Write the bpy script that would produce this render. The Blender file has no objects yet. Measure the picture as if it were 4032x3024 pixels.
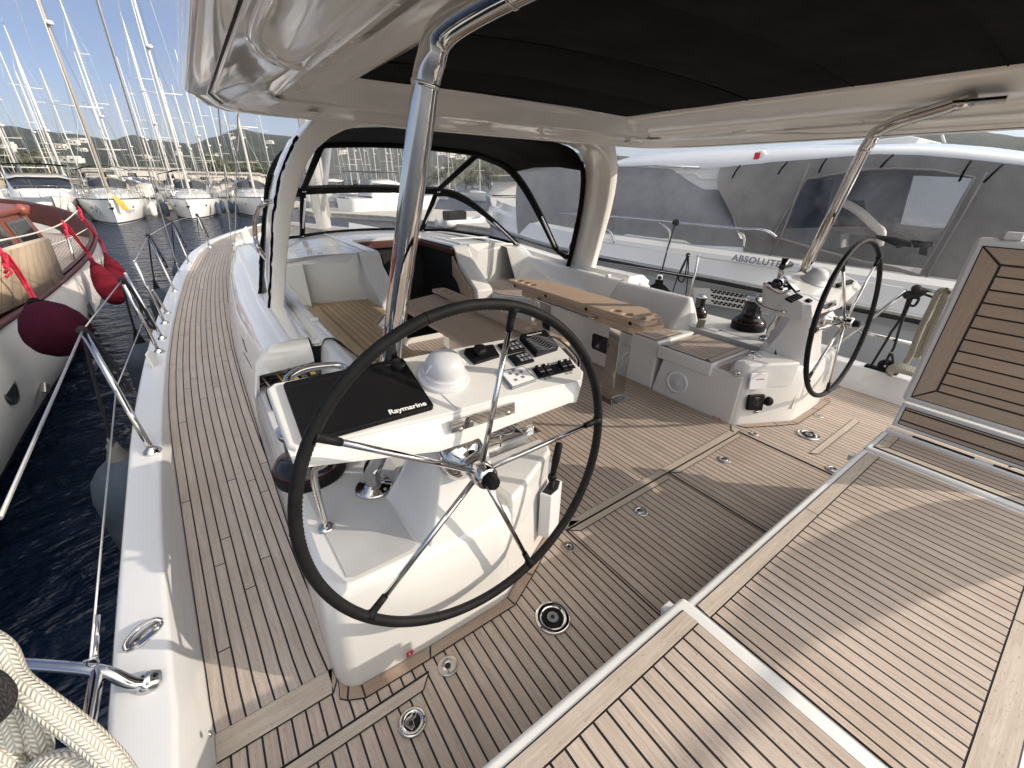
import bpy, bmesh, math, random
from mathutils import Vector, Matrix, noise
random.seed(7)
SC = bpy.context.scene
COL = SC.collection
PI = math.pi
V = Vector
def rad(a): return math.radians(a)
# ------------------------------------------------------------------ camera model (boat frame: x starboard, y forward, z up; cockpit sole z=0)
CAMR = [V((0.8147934293695235, -0.579532873950693, 0.01591588724203827)),
        V((-0.24070214392595637, -0.36313479816643435, -0.9001086580352792)),
        V((0.5274221699603643, 0.7295716321041226, -0.4353746527569417))]
CF = 1644.02
CC = V((0, 0, 1.7))
CX = 2.14          # boat centreline
WZ = -0.9          # water level
def ray(p):
    return CAMR[0]*((p[0]-2016)/CF) + CAMR[1]*((p[1]-1512)/CF) + CAMR[2]
def PZ(p, z):
    d = ray(p); return CC + d*((z-CC.z)/d.z)
def PX(p, x):
    d = ray(p); return CC + d*((x-CC.x)/d.x)
def PY(p, y):
    d = ray(p); return CC + d*((y-CC.y)/d.y)
def PP(p, o, n):
    d = ray(p); return CC + d*((V(o)-CC).dot(V(n))/d.dot(V(n)))
def proj(P):
    v=V(P)-CC; z=v.dot(CAMR[2]); return (CF*v.dot(CAMR[0])/z+2016, CF*v.dot(CAMR[1])/z+1512)
def inside(p,poly):
    c=False; n=len(poly)
    for i in range(n):
        (x0,y0),(x1,y1)=poly[i],poly[i-1]
        if (y0>p[1])!=(y1>p[1]) and p[0]<(x1-x0)*(p[1]-y0)/(y1-y0)+x0: c=not c
    return c
# survey sheets: each maps a reading off one sheet to the common survey frame
def sheet(x0, y0, k): return lambda a, b: (x0+a/k, y0+b/k)
c1 = sheet(0, 0, 2028/1100); c2 = sheet(650, 0, 2212/1350); c4 = sheet(1000, 400, 1.58); c5 = sheet(2300, 350, 2212/1732)
c6 = sheet(1000, 1050, 1.4747); c7 = sheet(1000, 1800, 1.3553); c8 = sheet(2400, 950, 2212/1632); c3 = sheet(0, 1800, 1.3553)
r2 = sheet(0, 800, 1.508); z7 = sheet(1000, 800, 2.37); z5 = sheet(1900, 1050, 2.212); z4 = sheet(500, 400, 1961/650); z3 = sheet(0, 400, 3.318)
d0 = sheet(0, 0, 2212/4032)
def mx(v): return V((2*CX-v[0], v[1], v[2]))      # mirror to the other side of the boat
# ------------------------------------------------------------------ mesh collector
class Geo:
    def __init__(s): s.v=[]; s.f=[]; s.uv=[]; s.mi=[]; s.sm=[]
    def face(s, pts, uv=None, mi=0, sm=False):
        n=len(s.v); s.v += [V(p) for p in pts]; s.f.append(tuple(range(n, n+len(pts)))); s.uv.append(uv); s.mi.append(mi); s.sm.append(sm)
    def mesh(s, vs, fs, mi=0, sm=False, uvs=None):
        n=len(s.v); s.v += [V(p) for p in vs]
        for k, f in enumerate(fs):
            s.f.append(tuple(n+i for i in f)); s.uv.append(None if uvs is None else [uvs[i] for i in f]); s.mi.append(mi); s.sm.append(sm)
    def box(s, x, y, z, mi=0):
        vs=[(a,b,c) for c in z for b in y for a in x]
        s.mesh(vs, [(0,2,3,1),(4,5,7,6),(0,1,5,4),(2,6,7,3),(0,4,6,2),(1,3,7,5)], mi)
    def obox(s, o, ux, uy, uz, mi=0):   # box from a corner and three edge vectors
        o,ux,uy,uz=V(o),V(ux),V(uy),V(uz)
        vs=[o+ux*a+uy*b+uz*c for c in (0,1) for b in (0,1) for a in (0,1)]
        s.mesh(vs, [(0,2,3,1),(4,5,7,6),(0,1,5,4),(2,6,7,3),(0,4,6,2),(1,3,7,5)], mi)
    def prism(s, pts, vec, mi=0, sm=False, cap=True):
        pts=[V(p) for p in pts]; vec=V(vec); n=len(pts)
        vs=pts+[p+vec for p in pts]
        fs=[(i,(i+1)%n,n+(i+1)%n,n+i) for i in range(n)]
        s.mesh(vs, fs, mi, sm)
        if cap: s.mesh(vs, [tuple(reversed(range(n))), tuple(range(n,2*n))], mi, False)
    def grid(s, rows, mi=0, sm=True, close=False, uvs=None, capa=False, capb=False):
        n=len(rows[0]); vs=[p for r in rows for p in r]; fs=[]
        for i in range(len(rows)-1):
            for j in range(n if close else n-1):
                k=(j+1)%n; fs.append((i*n+j, i*n+k, (i+1)*n+k, (i+1)*n+j))
        s.mesh(vs, fs, mi, sm, None if uvs is None else [u for r in uvs for u in r])
        if capa: s.mesh(rows[0], [tuple(reversed(range(n)))], mi)
        if capb: s.mesh(rows[-1], [tuple(range(n))], mi)
    def tube(s, pts, r, n=10, mi=0, close=False, smooth=True, caps=True):
        pts=[V(p) for p in pts]; m=len(pts); rs=r if isinstance(r,(list,tuple)) else [r]*m
        rows=[]; prev=None
        for i,p in enumerate(pts):
            if close: t=(pts[(i+1)%m]-pts[i-1])
            else: t=(pts[min(i+1,m-1)]-pts[max(i-1,0)])
            t.normalize()
            if prev is None:
                a=V((0,0,1)) if abs(t.z)<.9 else V((1,0,0)); u=t.cross(a).normalized()
            else:
                u=prev-t*prev.dot(t)
                u = u.normalized() if u.length>1e-6 else t.orthogonal().normalized()
            prev=u; w=t.cross(u)
            rows.append([p+(u*math.cos(2*PI*k/n)+w*math.sin(2*PI*k/n))*rs[i] for k in range(n)])
        if close: rows.append(rows[0])
        s.grid(rows, mi, True, True, capa=caps and not close, capb=caps and not close)
    def lathe(s, prof, o, axis=(0,0,1), n=24, mi=0, sm=True, xdir=None):
        ax=V(axis).normalized(); u=V(xdir) if xdir else ax.orthogonal(); u=(u-ax*u.dot(ax)).normalized(); w=ax.cross(u); o=V(o)
        rows=[[o+ax*z+(u*math.cos(2*PI*k/n)+w*math.sin(2*PI*k/n))*max(r,1e-5) for k in range(n)] for r,z in prof]
        s.grid(rows, mi, sm, True)
    def ball(s, o, r, n=10, mi=0, sc=(1,1,1)):
        o=V(o); rows=[]
        for i in range(n+1):
            th=PI*i/n; rr=max(math.sin(th),1e-4)
            rows.append([o+V((r*sc[0]*rr*math.cos(2*PI*k/(2*n)), r*sc[1]*rr*math.sin(2*PI*k/(2*n)), -r*sc[2]*math.cos(th))) for k in range(2*n)])
        s.grid(rows, mi, True, True)
    def build(s, name, mats, parent=None, bevel=0, seg=2, ang=35, sub=0, solid=0, weld=True, fixn=True):
        me=bpy.data.meshes.new(name); me.from_pydata([tuple(v) for v in s.v], [], s.f)
        if mats is None: mats=[]
        if not isinstance(mats,(list,tuple)): mats=[mats]
        for m in mats: me.materials.append(m)
        if any(u is not None for u in s.uv):
            L=me.uv_layers.new(name='UVMap').data; i=0
            for f,u in zip(s.f, s.uv):
                for k in range(len(f)):
                    L[i].uv = u[k] if u is not None else (0,0)
                    i+=1
        for p,mi,sm in zip(me.polygons, s.mi, s.sm): p.material_index=mi; p.use_smooth=sm
        bm=bmesh.new(); bm.from_mesh(me)
        if weld: bmesh.ops.remove_doubles(bm, verts=bm.verts, dist=1e-5)
        if fixn: bmesh.ops.recalc_face_normals(bm, faces=bm.faces)
        bm.to_mesh(me); bm.free(); me.update()
        o=bpy.data.objects.new(name, me); COL.objects.link(o)
        if parent is not None: o.parent=parent
        if solid:
            md=o.modifiers.new('solid','SOLIDIFY'); md.thickness=solid; md.offset=-1
        if bevel:
            md=o.modifiers.new('bevel','BEVEL'); md.width=bevel; md.segments=seg; md.limit_method='ANGLE'; md.angle_limit=rad(ang); md.harden_normals=False
            for p in me.polygons: p.use_smooth=True
            md2=o.modifiers.new('wn','WEIGHTED_NORMAL'); md2.keep_sharp=True
        if sub:
            md=o.modifiers.new('sub','SUBSURF'); md.levels=sub; md.render_levels=sub
            for p in me.polygons: p.use_smooth=True
        return o
def tag(o, label=None, cat=None, group=None, kind=None):
    if label: o['label']=label
    if cat: o['category']=cat
    if group: o['group']=group
    if kind: o['kind']=kind
    return o
def thing(name, label, cat, group=None):
    o=bpy.data.objects.new(name, None); COL.objects.link(o); o.empty_display_size=.1
    return tag(o, label, cat, group)
def settle(t, loc):
    """give a thing's empty its base point without moving its parts"""
    loc=V(loc); t.location=loc
    for c in COL.objects:
        if c.parent is t: c.matrix_parent_inverse=Matrix.Translation(-loc)
    return t
def kids(o): return [c for c in COL.objects if c.parent is o]
def copy_tree(o, parent=None):
    c=o.copy(); COL.objects.link(c)
    if parent is not None: c.parent=parent
    for k in kids(o): copy_tree(k, c)
    return c
def smooth_path(pts, n=6, close=False):
    pts=[V(p) for p in pts]; m=len(pts); out=[]
    for i in range(m if close else m-1):
        p0=pts[(i-1)%m] if (close or i>0) else pts[0]*2-pts[1]
        p1=pts[i]; p2=pts[(i+1)%m]
        p3=pts[(i+2)%m] if (close or i+2<m) else pts[-1]*2-pts[-2]
        for k in range(n):
            t=k/n; out.append(.5*((2*p1)+(p2-p0)*t+(2*p0-5*p1+4*p2-p3)*t*t+(3*p1-p0-3*p2+p3)*t**3))
    if not close: out.append(pts[-1])
    return out
def text(name, body, o, xdir, up, size, m, parent, depth=.0008, shear=0, bold=0, spacing=1, align='LEFT', fit=None):
    cu=bpy.data.curves.new(name,'FONT'); cu.body=body; cu.size=size; cu.extrude=depth; cu.shear=shear; cu.offset=bold; cu.space_character=spacing
    cu.align_x=align
    tmp=bpy.data.objects.new('tmp', cu); COL.objects.link(tmp)
    bpy.context.view_layer.update()
    me=bpy.data.meshes.new_from_object(tmp.evaluated_get(bpy.context.evaluated_depsgraph_get()))
    bpy.data.objects.remove(tmp); me.name=name
    if fit:
        w=max(v.co.x for v in me.vertices)-min(v.co.x for v in me.vertices)
        h=max(v.co.y for v in me.vertices)-min(v.co.y for v in me.vertices)
        for v in me.vertices:
            v.co.x*=fit[0]/w
            if len(fit)>1: v.co.y*=fit[1]/h
    xd=V(xdir).normalized(); u=V(up); u=(u-xd*u.dot(xd)).normalized(); nz=xd.cross(u)
    for v in me.vertices: v.co=V(o)+xd*v.co.x+u*v.co.y+nz*v.co.z
    me.materials.clear(); me.materials.append(m)
    ob=bpy.data.objects.new(name, me); COL.objects.link(ob)
    if parent is not None: ob.parent=parent
    return ob
# ------------------------------------------------------------------ materials
class NT:
    def __init__(s, name):
        s.m=bpy.data.materials.new(name); s.m.use_nodes=True; s.t=s.m.node_tree; s.b=s.t.nodes['Principled BSDF']; s.out=s.t.nodes['Material Output']
    def n(s, ty, **k):
        d=s.t.nodes.new(ty)
        for a,b in k.items():
            if a in d.inputs.keys(): s.put(d.inputs[a], b)
            else: setattr(d,a,b)
        return d
    def put(s, sock, v):
        if isinstance(v, bpy.types.NodeSocket): s.t.links.new(v, sock)
        else: sock.default_value=v
    def math(s, op, a, b=0.0, c=0.0):
        d=s.t.nodes.new('ShaderNodeMath'); d.operation=op; s.put(d.inputs[0],a); s.put(d.inputs[1],b)
        if op in('MULTIPLY_ADD','SMOOTH_MIN','COMPARE'): s.put(d.inputs[2],c)
        return d.outputs[0]
    def mix(s, f, a, b, mode='MIX'):
        d=s.t.nodes.new('ShaderNodeMix'); d.data_type='RGBA'; d.blend_type=mode
        s.put(d.inputs[0],f); s.put(d.inputs[6],a); s.put(d.inputs[7],b); return d.outputs[2]
    def ramp(s, f, stops):
        d=s.t.nodes.new('ShaderNodeValToRGB'); s.put(d.inputs[0],f); e=d.color_ramp.elements
        while len(e)<len(stops): e.new(.5)
        for x,(p,c) in zip(e,stops): x.position=p; x.color=c if len(c)==4 else (*c,1)
        return d.outputs[0]
    def noise(s, vec, scale, detail=4, rough=.55, dist=0):
        d=s.t.nodes.new('ShaderNodeTexNoise'); d.inputs['Scale'].default_value=scale; d.inputs['Detail'].default_value=detail; d.inputs['Roughness'].default_value=rough; d.inputs['Distortion'].default_value=dist
        if vec is not None: s.put(d.inputs['Vector'],vec)
        return d.outputs[0]
    def obj(s): return s.n('ShaderNodeTexCoord').outputs['Object']
    def uv(s): return s.n('ShaderNodeTexCoord').outputs['UV']
    def map(s, vec, sc=(1,1,1), loc=(0,0,0)):
        d=s.n('ShaderNodeMapping'); d.inputs['Scale'].default_value=sc; d.inputs['Location'].default_value=loc; s.put(d.inputs['Vector'],vec); return d.outputs[0]
    def bump(s, h, strength=.3, dist=.01):
        d=s.n('ShaderNodeBump'); d.inputs['Strength'].default_value=strength; d.inputs['Distance'].default_value=dist; s.put(d.inputs['Height'],h); s.t.links.new(d.outputs[0], s.b.inputs['Normal']); return d
def rgb(c): return (*c,1) if len(c)==3 else c
def plain(name, col, rough=.5, metal=0, var=.06, vs=14, bump=0, bs=60, spec=.5, coat=0, ani=None):
    t=NT(name); o=t.obj()
    nz=t.noise(o, vs, 5)
    a=tuple(max(0,c*(1-var)) for c in col); b=tuple(min(1,c*(1+var)) for c in col)
    t.put(t.b.inputs['Base Color'], t.ramp(nz, [(.3,a),(.7,b)]))
    t.put(t.b.inputs['Roughness'], t.math('MULTIPLY_ADD', nz, rough*.35, rough*.82)); t.b.inputs['Metallic'].default_value=metal
    t.b.inputs['Specular IOR Level'].default_value=spec
    if coat: t.b.inputs['Coat Weight'].default_value=coat; t.b.inputs['Coat Roughness'].default_value=.04
    if bump: t.bump(t.noise(o, bs, 3), bump, .004)
    return t.m
def gelcoat(name, col=(.68,.672,.65), rough=.22, wave=0.0, dirt=.05):
    t=NT(name); o=t.obj()
    big=t.noise(o, 1.7, 5, .6); fine=t.noise(t.map(o,(1,1,.35)), 22, 6, .7)
    c=t.mix(t.math('MULTIPLY', t.ramp(fine,[(.52,(0,0,0)),(.8,(1,1,1))]), dirt*3), rgb(col), rgb((col[0]*.80,col[1]*.78,col[2]*.72)))
    c=t.mix(t.math('MULTIPLY', big, dirt*2), c, rgb((col[0]*.93,col[1]*.92,col[2]*.88)))
    t.put(t.b.inputs['Base Color'], c)
    t.put(t.b.inputs['Roughness'], t.math('MULTIPLY_ADD', fine, .16, rough-.08))
    t.b.inputs['Coat Weight'].default_value=.35; t.b.inputs['Coat Roughness'].default_value=.05
    if wave: t.bump(t.noise(o, 2.2, 2, .4), wave, .03)
    return t.m
def teak(name, ca, cb, pitch=.0453, seam=.0066, butt=0, off=0.0, wear=(.20,.13,.08), wearamt=.25):
    t=NT(name); uv=t.uv(); sp=t.n('ShaderNodeSeparateXYZ', Vector=uv); u=t.math('ADD', sp.outputs[0], off); v=sp.outputs[1]
    q=t.math('DIVIDE',u,pitch); idx=t.math('FLOOR',q); fr=t.math('FRACT',q)
    edge=t.math('MINIMUM', fr, t.math('SUBTRACT',1.0,fr))
    w=t.n('ShaderNodeTexWhiteNoise'); w.noise_dimensions='1D'; t.put(w.inputs['W'], idx); rnd=w.outputs['Value']
    half=seam/2/pitch
    sm=t.math('LESS_THAN', edge, half)
    if butt:
        vb=t.math('FRACT', t.math('ADD', t.math('DIVIDE', v, butt), rnd)); sm=t.math('MAXIMUM', sm, t.math('LESS_THAN', vb, seam*.8/butt))
        w2=t.n('ShaderNodeTexWhiteNoise'); w2.noise_dimensions='2D'
        cb2=t.n('ShaderNodeCombineXYZ', X=idx, Y=t.math('FLOOR', t.math('ADD', t.math('DIVIDE', v, butt), rnd))); t.put(w2.inputs['Vector'], cb2.outputs[0]); rnd=w2.outputs['Value']
    cv=t.n('ShaderNodeCombineXYZ', X=u, Y=t.math('ADD', v, t.math('MULTIPLY', rnd, 9.0)), Z=rnd)
    g1=t.noise(t.map(cv.outputs[0],(120,4.5,1)), 1, 6, .72, .4)
    g2=t.noise(t.map(cv.outputs[0],(60,9,1)), 1, 5, .7)
    g3=t.noise(t.map(cv.outputs[0],(700,30,1)), 1, 2, .5)
    blot=t.noise(uv, 3.1, 5, .6); spk=t.noise(t.map(cv.outputs[0],(240,60,1)), 1, 2, .5)
    c=t.mix(t.ramp(g1,[(.30,(0,0,0)),(.72,(1,1,1))]), rgb(ca), rgb(cb))
    c=t.mix(t.math('MULTIPLY', rnd, .34), c, rgb(tuple(x*.72 for x in ca)))
    c=t.mix(t.math('MULTIPLY', t.ramp(blot,[(.50,(0,0,0)),(.75,(1,1,1))]), wearamt), c, rgb(wear))
    c=t.mix(t.math('MULTIPLY', t.ramp(g2,[(.55,(0,0,0)),(.8,(1,1,1))]), .30), c, rgb(tuple(min(1,x*1.35) for x in cb)))
    c=t.mix(t.math('MULTIPLY', t.ramp(spk,[(.66,(0,0,0)),(.72,(1,1,1))]), .55), c, rgb(tuple(x*.42 for x in ca)))
    c=t.mix(t.math('MULTIPLY', t.ramp(g3,[(.2,(1,1,1)),(.42,(0,0,0))]), .35), c, rgb(tuple(x*.55 for x in ca)))
    c=t.mix(sm, c, rgb((.007,.0065,.0065)))
    t.put(t.b.inputs['Base Color'], c)
    t.put(t.b.inputs['Roughness'], t.math('MULTIPLY_ADD', sm, -.15, .68)); t.b.inputs['Specular IOR Level'].default_value=.35
    h=t.math('SUBTRACT', t.math('MULTIPLY', g1, .5), t.math('MULTIPLY', sm, .9)); t.bump(h, .35, .002)
    return t.m
M={}
M['gel']=gelcoat('white_gelcoat'); M['gel_gloss']=gelcoat('glossy_white_gelcoat', (.87,.85,.80), .06, .10, .04)
M['gel_rail']=gelcoat('bulwark_white',(.66,.665,.67),.14,.04,.05); M['gel_hull']=gelcoat('hull_white', (.72,.72,.71), .16, .03, .06)
M['gel_warm']=gelcoat('cream_gelcoat', (.86,.83,.77), .16, .03, .05)
def nonskid():
    t=NT('grey_nonskid'); o=t.obj(); vo=t.n('ShaderNodeTexVoronoi', Scale=520.0); t.put(vo.inputs['Vector'],o)
    nz=t.noise(o,5,5); t.put(t.b.inputs['Base Color'], t.ramp(nz,[(.3,(.43,.43,.43)),(.7,(.51,.51,.505))])); t.b.inputs['Roughness'].default_value=.6
    t.bump(vo.outputs[0], .35, .0015); return t.m
M['nonskid']=nonskid()
M['teak']=teak('weathered_teak_planks',(.36,.287,.235),(.56,.472,.40), off=-.4035+.0453*20)
M['teak_plain']=teak('weathered_teak_board',(.39,.325,.265),(.58,.505,.425), pitch=5, seam=0, off=2.0)
M['teak_stain']=teak('stained_teak_board',(.30,.22,.165),(.43,.34,.265), pitch=5, seam=0, off=2.0, wear=(.16,.085,.045), wearamt=.9)
M['teak_side']=teak('side_deck_teak',(.345,.29,.245),(.52,.455,.40), pitch=.0453, seam=.0066, butt=1.75)
M['teak_warm']=teak('golden_teak_planks',(.44,.30,.165),(.60,.44,.26), pitch=.052, seam=.0058, wearamt=.15)
M['teak_warm_plain']=teak('golden_teak_board',(.50,.36,.20),(.64,.48,.29), pitch=5, seam=0, off=2.0, wearamt=.1)
M['teak_brown']=teak('brown_teak_planks',(.40,.29,.205),(.52,.40,.30), pitch=.062, seam=.0085, wearamt=.15)
M['teak_brown_plain']=teak('brown_teak_board',(.40,.30,.215),(.51,.40,.30), pitch=5, seam=0, off=2.0, wearamt=.1)
M['table_wood']=teak('table_teak',(.44,.315,.22),(.57,.435,.32), pitch=5, seam=0, off=2.0, wear=(.36,.22,.13), wearamt=.3)
M['caulk']=plain('black_caulk',(.014,.013,.013),.55)
def steel():
    t=NT('polished_steel'); o=t.obj(); n1=t.noise(o,9,4); t.b.inputs['Metallic'].default_value=1
    t.put(t.b.inputs['Base Color'], t.ramp(n1,[(.3,(.54,.53,.515)),(.7,(.64,.63,.61))])); t.put(t.b.inputs['Roughness'], t.math('MULTIPLY_ADD', t.noise(o,40,4), .05, .012))
    return t.m
M['steel']=steel()
M['steel_dull']=plain('dull_steel',(.50,.48,.44),.32,1)
def leather():
    t=NT('black_leather'); o=t.obj(); vo=t.n('ShaderNodeTexVoronoi', Scale=420.0); t.put(vo.inputs['Vector'],o)
    nz=t.noise(o,20,5); t.put(t.b.inputs['Base Color'], t.ramp(nz,[(.3,(.006,.006,.0063)),(.75,(.014,.014,.0145))])); t.b.inputs['Roughness'].default_value=.6; t.b.inputs['Specular IOR Level'].default_value=.16
    t.bump(vo.outputs[0], .25, .001); return t.m
M['leather']=leather()
M['black']=plain('black_plastic',(.008,.008,.0085),.5, bump=.1, bs=300, spec=.14)
M['black_gloss']=plain('gloss_black_plastic',(.010,.010,.011),.14)
M['fender_cap']=plain('fender_cap_rubber',(.13,.125,.115),.6)
M['grey_plastic']=plain('grey_plastic',(.30,.30,.30),.4)
M['ltgrey_plastic']=plain('light_grey_plastic',(.56,.57,.58),.4)
M['white_plastic']=plain('white_plastic',(.72,.72,.73),.32, var=.02)
M['white_print']=plain('white_print',(.82,.82,.80),.5, var=.01)
M['grey_print']=plain('grey_print',(.20,.21,.23),.35, var=.05)
M['red_print']=plain('red_print',(.55,.03,.04),.4)
M['yellow']=plain('yellow_print',(.70,.47,.06),.45)
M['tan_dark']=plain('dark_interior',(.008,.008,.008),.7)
def fabric(name, col, rough=.85, var=.15, wr=.25, ws=5, weave=700, spec=.3):
    t=NT(name); o=t.obj(); nz=t.noise(o,4,6,.65); a=tuple(c*(1-var) for c in col); b=tuple(c*(1+var) for c in col)
    t.put(t.b.inputs['Base Color'], t.ramp(nz,[(.3,a),(.7,b)])); t.b.inputs['Roughness'].default_value=rough; t.b.inputs['Specular IOR Level'].default_value=spec
    w=t.math('ADD', t.math('MULTIPLY', t.noise(o,ws,4,.55), 1.0), t.math('MULTIPLY', t.noise(o,weave,1), .02)); t.bump(w, wr, .03); return t.m
M['canvas_black']=fabric('black_canvas',(.007,.007,.007),spec=.08)
M['canvas_grey']=fabric('grey_canvas',(.185,.18,.172),.85,.12,.5,4)
M['mesh_grey']=fabric('grey_screen_cloth',(.235,.238,.245),.7,.12,.5,6)
M['navy']=fabric('navy_fender_cloth',(.050,.068,.095),.9,.25,.3,9)
M['red_cloth']=fabric('red_fender_cloth',(.115,.008,.016),.95,.3,.3,9,spec=.1)
M['maroon_cloth']=fabric('maroon_fender_cloth',(.034,.004,.012),.95,.25,.3,9,spec=.1)
def rope(name, a, b, sc=90):
    t=NT(name); uv=t.uv(); w=t.n('ShaderNodeTexWave', Scale=1.0, Distortion=0.0); w.wave_type='BANDS'; w.bands_direction='DIAGONAL'
    t.put(w.inputs['Vector'], t.map(uv,(sc,sc*.6,1))); nz=t.noise(t.obj(),60,4)
    t.put(t.b.inputs['Base Color'], t.mix(t.math('MULTIPLY', t.math('ADD', w.outputs[1], nz), .5), rgb(a), rgb(b))); t.b.inputs['Roughness'].default_value=.9
    t.bump(w.outputs[1], .5, .004); return t.m
M['rope_white']=plain('white_rope',(.60,.575,.49),.9, var=.2, vs=120, bump=.7, bs=260)
M['rope_tan']=plain('tan_rope',(.36,.335,.26),.9, var=.2, vs=120, bump=.7, bs=260)
M['rope_black']=plain('black_rope',(.014,.014,.016),.85, var=.2, vs=150, bump=.7, bs=300)
M['rope_red']=plain('red_rope',(.52,.02,.05),.85, var=.15, bump=.5, bs=200)
M['wire']=plain('steel_wire',(.52,.52,.50),.35,.8)
def vinyl(name, tint=(.93,.94,.95), haze=.16, dirt=.25):
    t=NT(name); n=t.t.nodes; tr=n.new('ShaderNodeBsdfTransparent'); tr.inputs[0].default_value=rgb(tint)
    gl=n.new('ShaderNodeBsdfGlossy'); gl.inputs['Roughness'].default_value=.06; gl.inputs[0].default_value=(.9,.9,.9,1)
    df=n.new('ShaderNodeBsdfDiffuse'); df.inputs[0].default_value=(.72,.73,.75,1)
    o=t.obj(); nz=t.noise(t.map(o,(1,1,.5)),3.5,6,.65)
    m1=n.new('ShaderNodeMixShader'); t.put(m1.inputs[0], t.math('MULTIPLY_ADD', t.ramp(nz,[(.4,(0,0,0)),(.75,(1,1,1))]), dirt, haze)); t.t.links.new(tr.outputs[0],m1.inputs[1]); t.t.links.new(df.outputs[0],m1.inputs[2])
    lw=n.new('ShaderNodeLayerWeight'); lw.inputs[0].default_value=.5; fac_=t.math('MULTIPLY_ADD', t.math('POWER', lw.outputs['Facing'], 4.0), .75, .035)
    bp=n.new('ShaderNodeBump'); bp.inputs['Strength'].default_value=.25; bp.inputs['Distance'].default_value=.02; t.put(bp.inputs['Height'], t.noise(o,6,3)); t.t.links.new(bp.outputs[0], gl.inputs['Normal'])
    m2=n.new('ShaderNodeMixShader'); t.t.links.new(fac_,m2.inputs[0]); t.t.links.new(m1.outputs[0],m2.inputs[1]); t.t.links.new(gl.outputs[0],m2.inputs[2])
    t.t.links.new(m2.outputs[0], t.out.inputs['Surface']); return t.m
M['vinyl']=vinyl('clear_vinyl',(.90,.91,.92),.012,.05)
M['vinyl_dusty']=vinyl('dusty_vinyl',(.86,.87,.88),.012,.12)
M['dark_glass']=plain('dark_window',(.018,.020,.024),.06, spec=.8)
M['hull_white']=plain('white_hull_paint',(.76,.76,.73),.22, var=.05, vs=1.2, coat=.3)
M['hull_blue']=plain('navy_hull_paint',(.02,.03,.06),.2, coat=.3)
M['antifoul']=plain('dark_bootstripe',(.016,.018,.024),.6)
M['mast_white']=plain('white_mast_paint',(.72,.70,.65),.35)
M['mast_alu']=plain('aluminium_mast',(.52,.52,.52),.35,.6)
M['mast_tan']=plain('tan_mast_paint',(.40,.355,.295),.45, var=.15)
M['mahogany']=plain('varnished_mahogany',(.085,.026,.018),.5, var=.3, vs=9)
M['hull_cream']=plain('cream_hull_paint',(.84,.82,.76),.35, var=.06, vs=2.5, bump=.15, bs=3)
M['red_dark']=plain('dark_red_ring',(.20,.012,.02),.4)
M['white_dome']=plain('dome_plastic',(.57,.575,.59),.35, var=.03)
M['mahog_red']=plain('red_brown_cabin_paint',(.22,.06,.036),.42, var=.18, vs=5)
M['ply']=teak('tan_plywood_boards',(.36,.265,.175),(.52,.41,.29), pitch=.30, seam=.010, wear=(.20,.13,.08), wearamt=.6)
M['stone']=plain('tan_stone',(.46,.385,.29),.85, var=.18, vs=2, bump=.4, bs=6)
M['concrete']=plain('pale_concrete',(.42,.39,.34),.85, var=.15, vs=3, bump=.3, bs=20)
M['plaster']=plain('white_plaster',(.66,.62,.55),.8)
M['roof_tile']=plain('terracotta_tiles',(.33,.15,.09),.8, var=.2)
M['bark']=plain('bark',(.11,.085,.06),.9)
M['leaf']=plain('olive_foliage',(.060,.066,.028),.7, var=.5, vs=1.5)
M['dodger_tan']=plain('taupe_sprayhood',(.30,.26,.22),.85)
# ------------------------------------------------------------------ camera, light, sky
cam=bpy.data.cameras.new('camera'); cam.sensor_width=36; cam.lens=CF/4032*36; cam.clip_start=.05; cam.clip_end=6000
co=bpy.data.objects.new('camera', cam); COL.objects.link(co); SC.camera=co
r,d,f=CAMR
co.matrix_world=Matrix(((r.x,-d.x,-f.x,CC.x),(r.y,-d.y,-f.y,CC.y),(r.z,-d.z,-f.z,CC.z),(0,0,0,1)))
SUN_AZ=rad(48.3); SUN_EL=rad(22.8)      # from astern towards starboard
sdir=V((math.sin(SUN_AZ)*math.cos(SUN_EL), -math.cos(SUN_AZ)*math.cos(SUN_EL), math.sin(SUN_EL)))
sun=bpy.data.lights.new('sun','SUN'); sun.energy=2.8; sun.angle=rad(.55); sun.color=(1,.88,.74)
so=bpy.data.objects.new('sun',sun); COL.objects.link(so); so.rotation_euler=sdir.to_track_quat('Z','Y').to_euler()
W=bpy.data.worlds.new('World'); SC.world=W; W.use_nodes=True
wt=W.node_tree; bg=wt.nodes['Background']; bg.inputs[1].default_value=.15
sky=wt.nodes.new('ShaderNodeTexSky'); sky.sky_type='NISHITA'; sky.sun_disc=False; sky.sun_elevation=SUN_EL
sky.sun_rotation=math.atan2(sdir.x, sdir.y); sky.air_density=1.0; sky.dust_density=.35; sky.ozone_density=2.2
L=wt.links.new
def wnode(ty,**k):
    d_=wt.nodes.new(ty)
    for a,b in k.items(): setattr(d_,a,b)
    return d_
def wmath(op,a,b=0.0,c=0.0):
    d_=wnode('ShaderNodeMath',operation=op)
    for s_,v in zip(d_.inputs,(a,b,c)):
        if isinstance(v,bpy.types.NodeSocket): L(v,s_)
        else: s_.default_value=v
    return d_.outputs[0]
def wmix(f_,a,b,mode='MIX'):
    d_=wnode('ShaderNodeMix',data_type='RGBA',blend_type=mode)
    for s_,v in ((d_.inputs[0],f_),(d_.inputs[6],a),(d_.inputs[7],b)):
        if isinstance(v,bpy.types.NodeSocket): L(v,s_)
        else: s_.default_value=v if not isinstance(v,tuple) else (*v,1)
    return d_.outputs[2]
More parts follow.
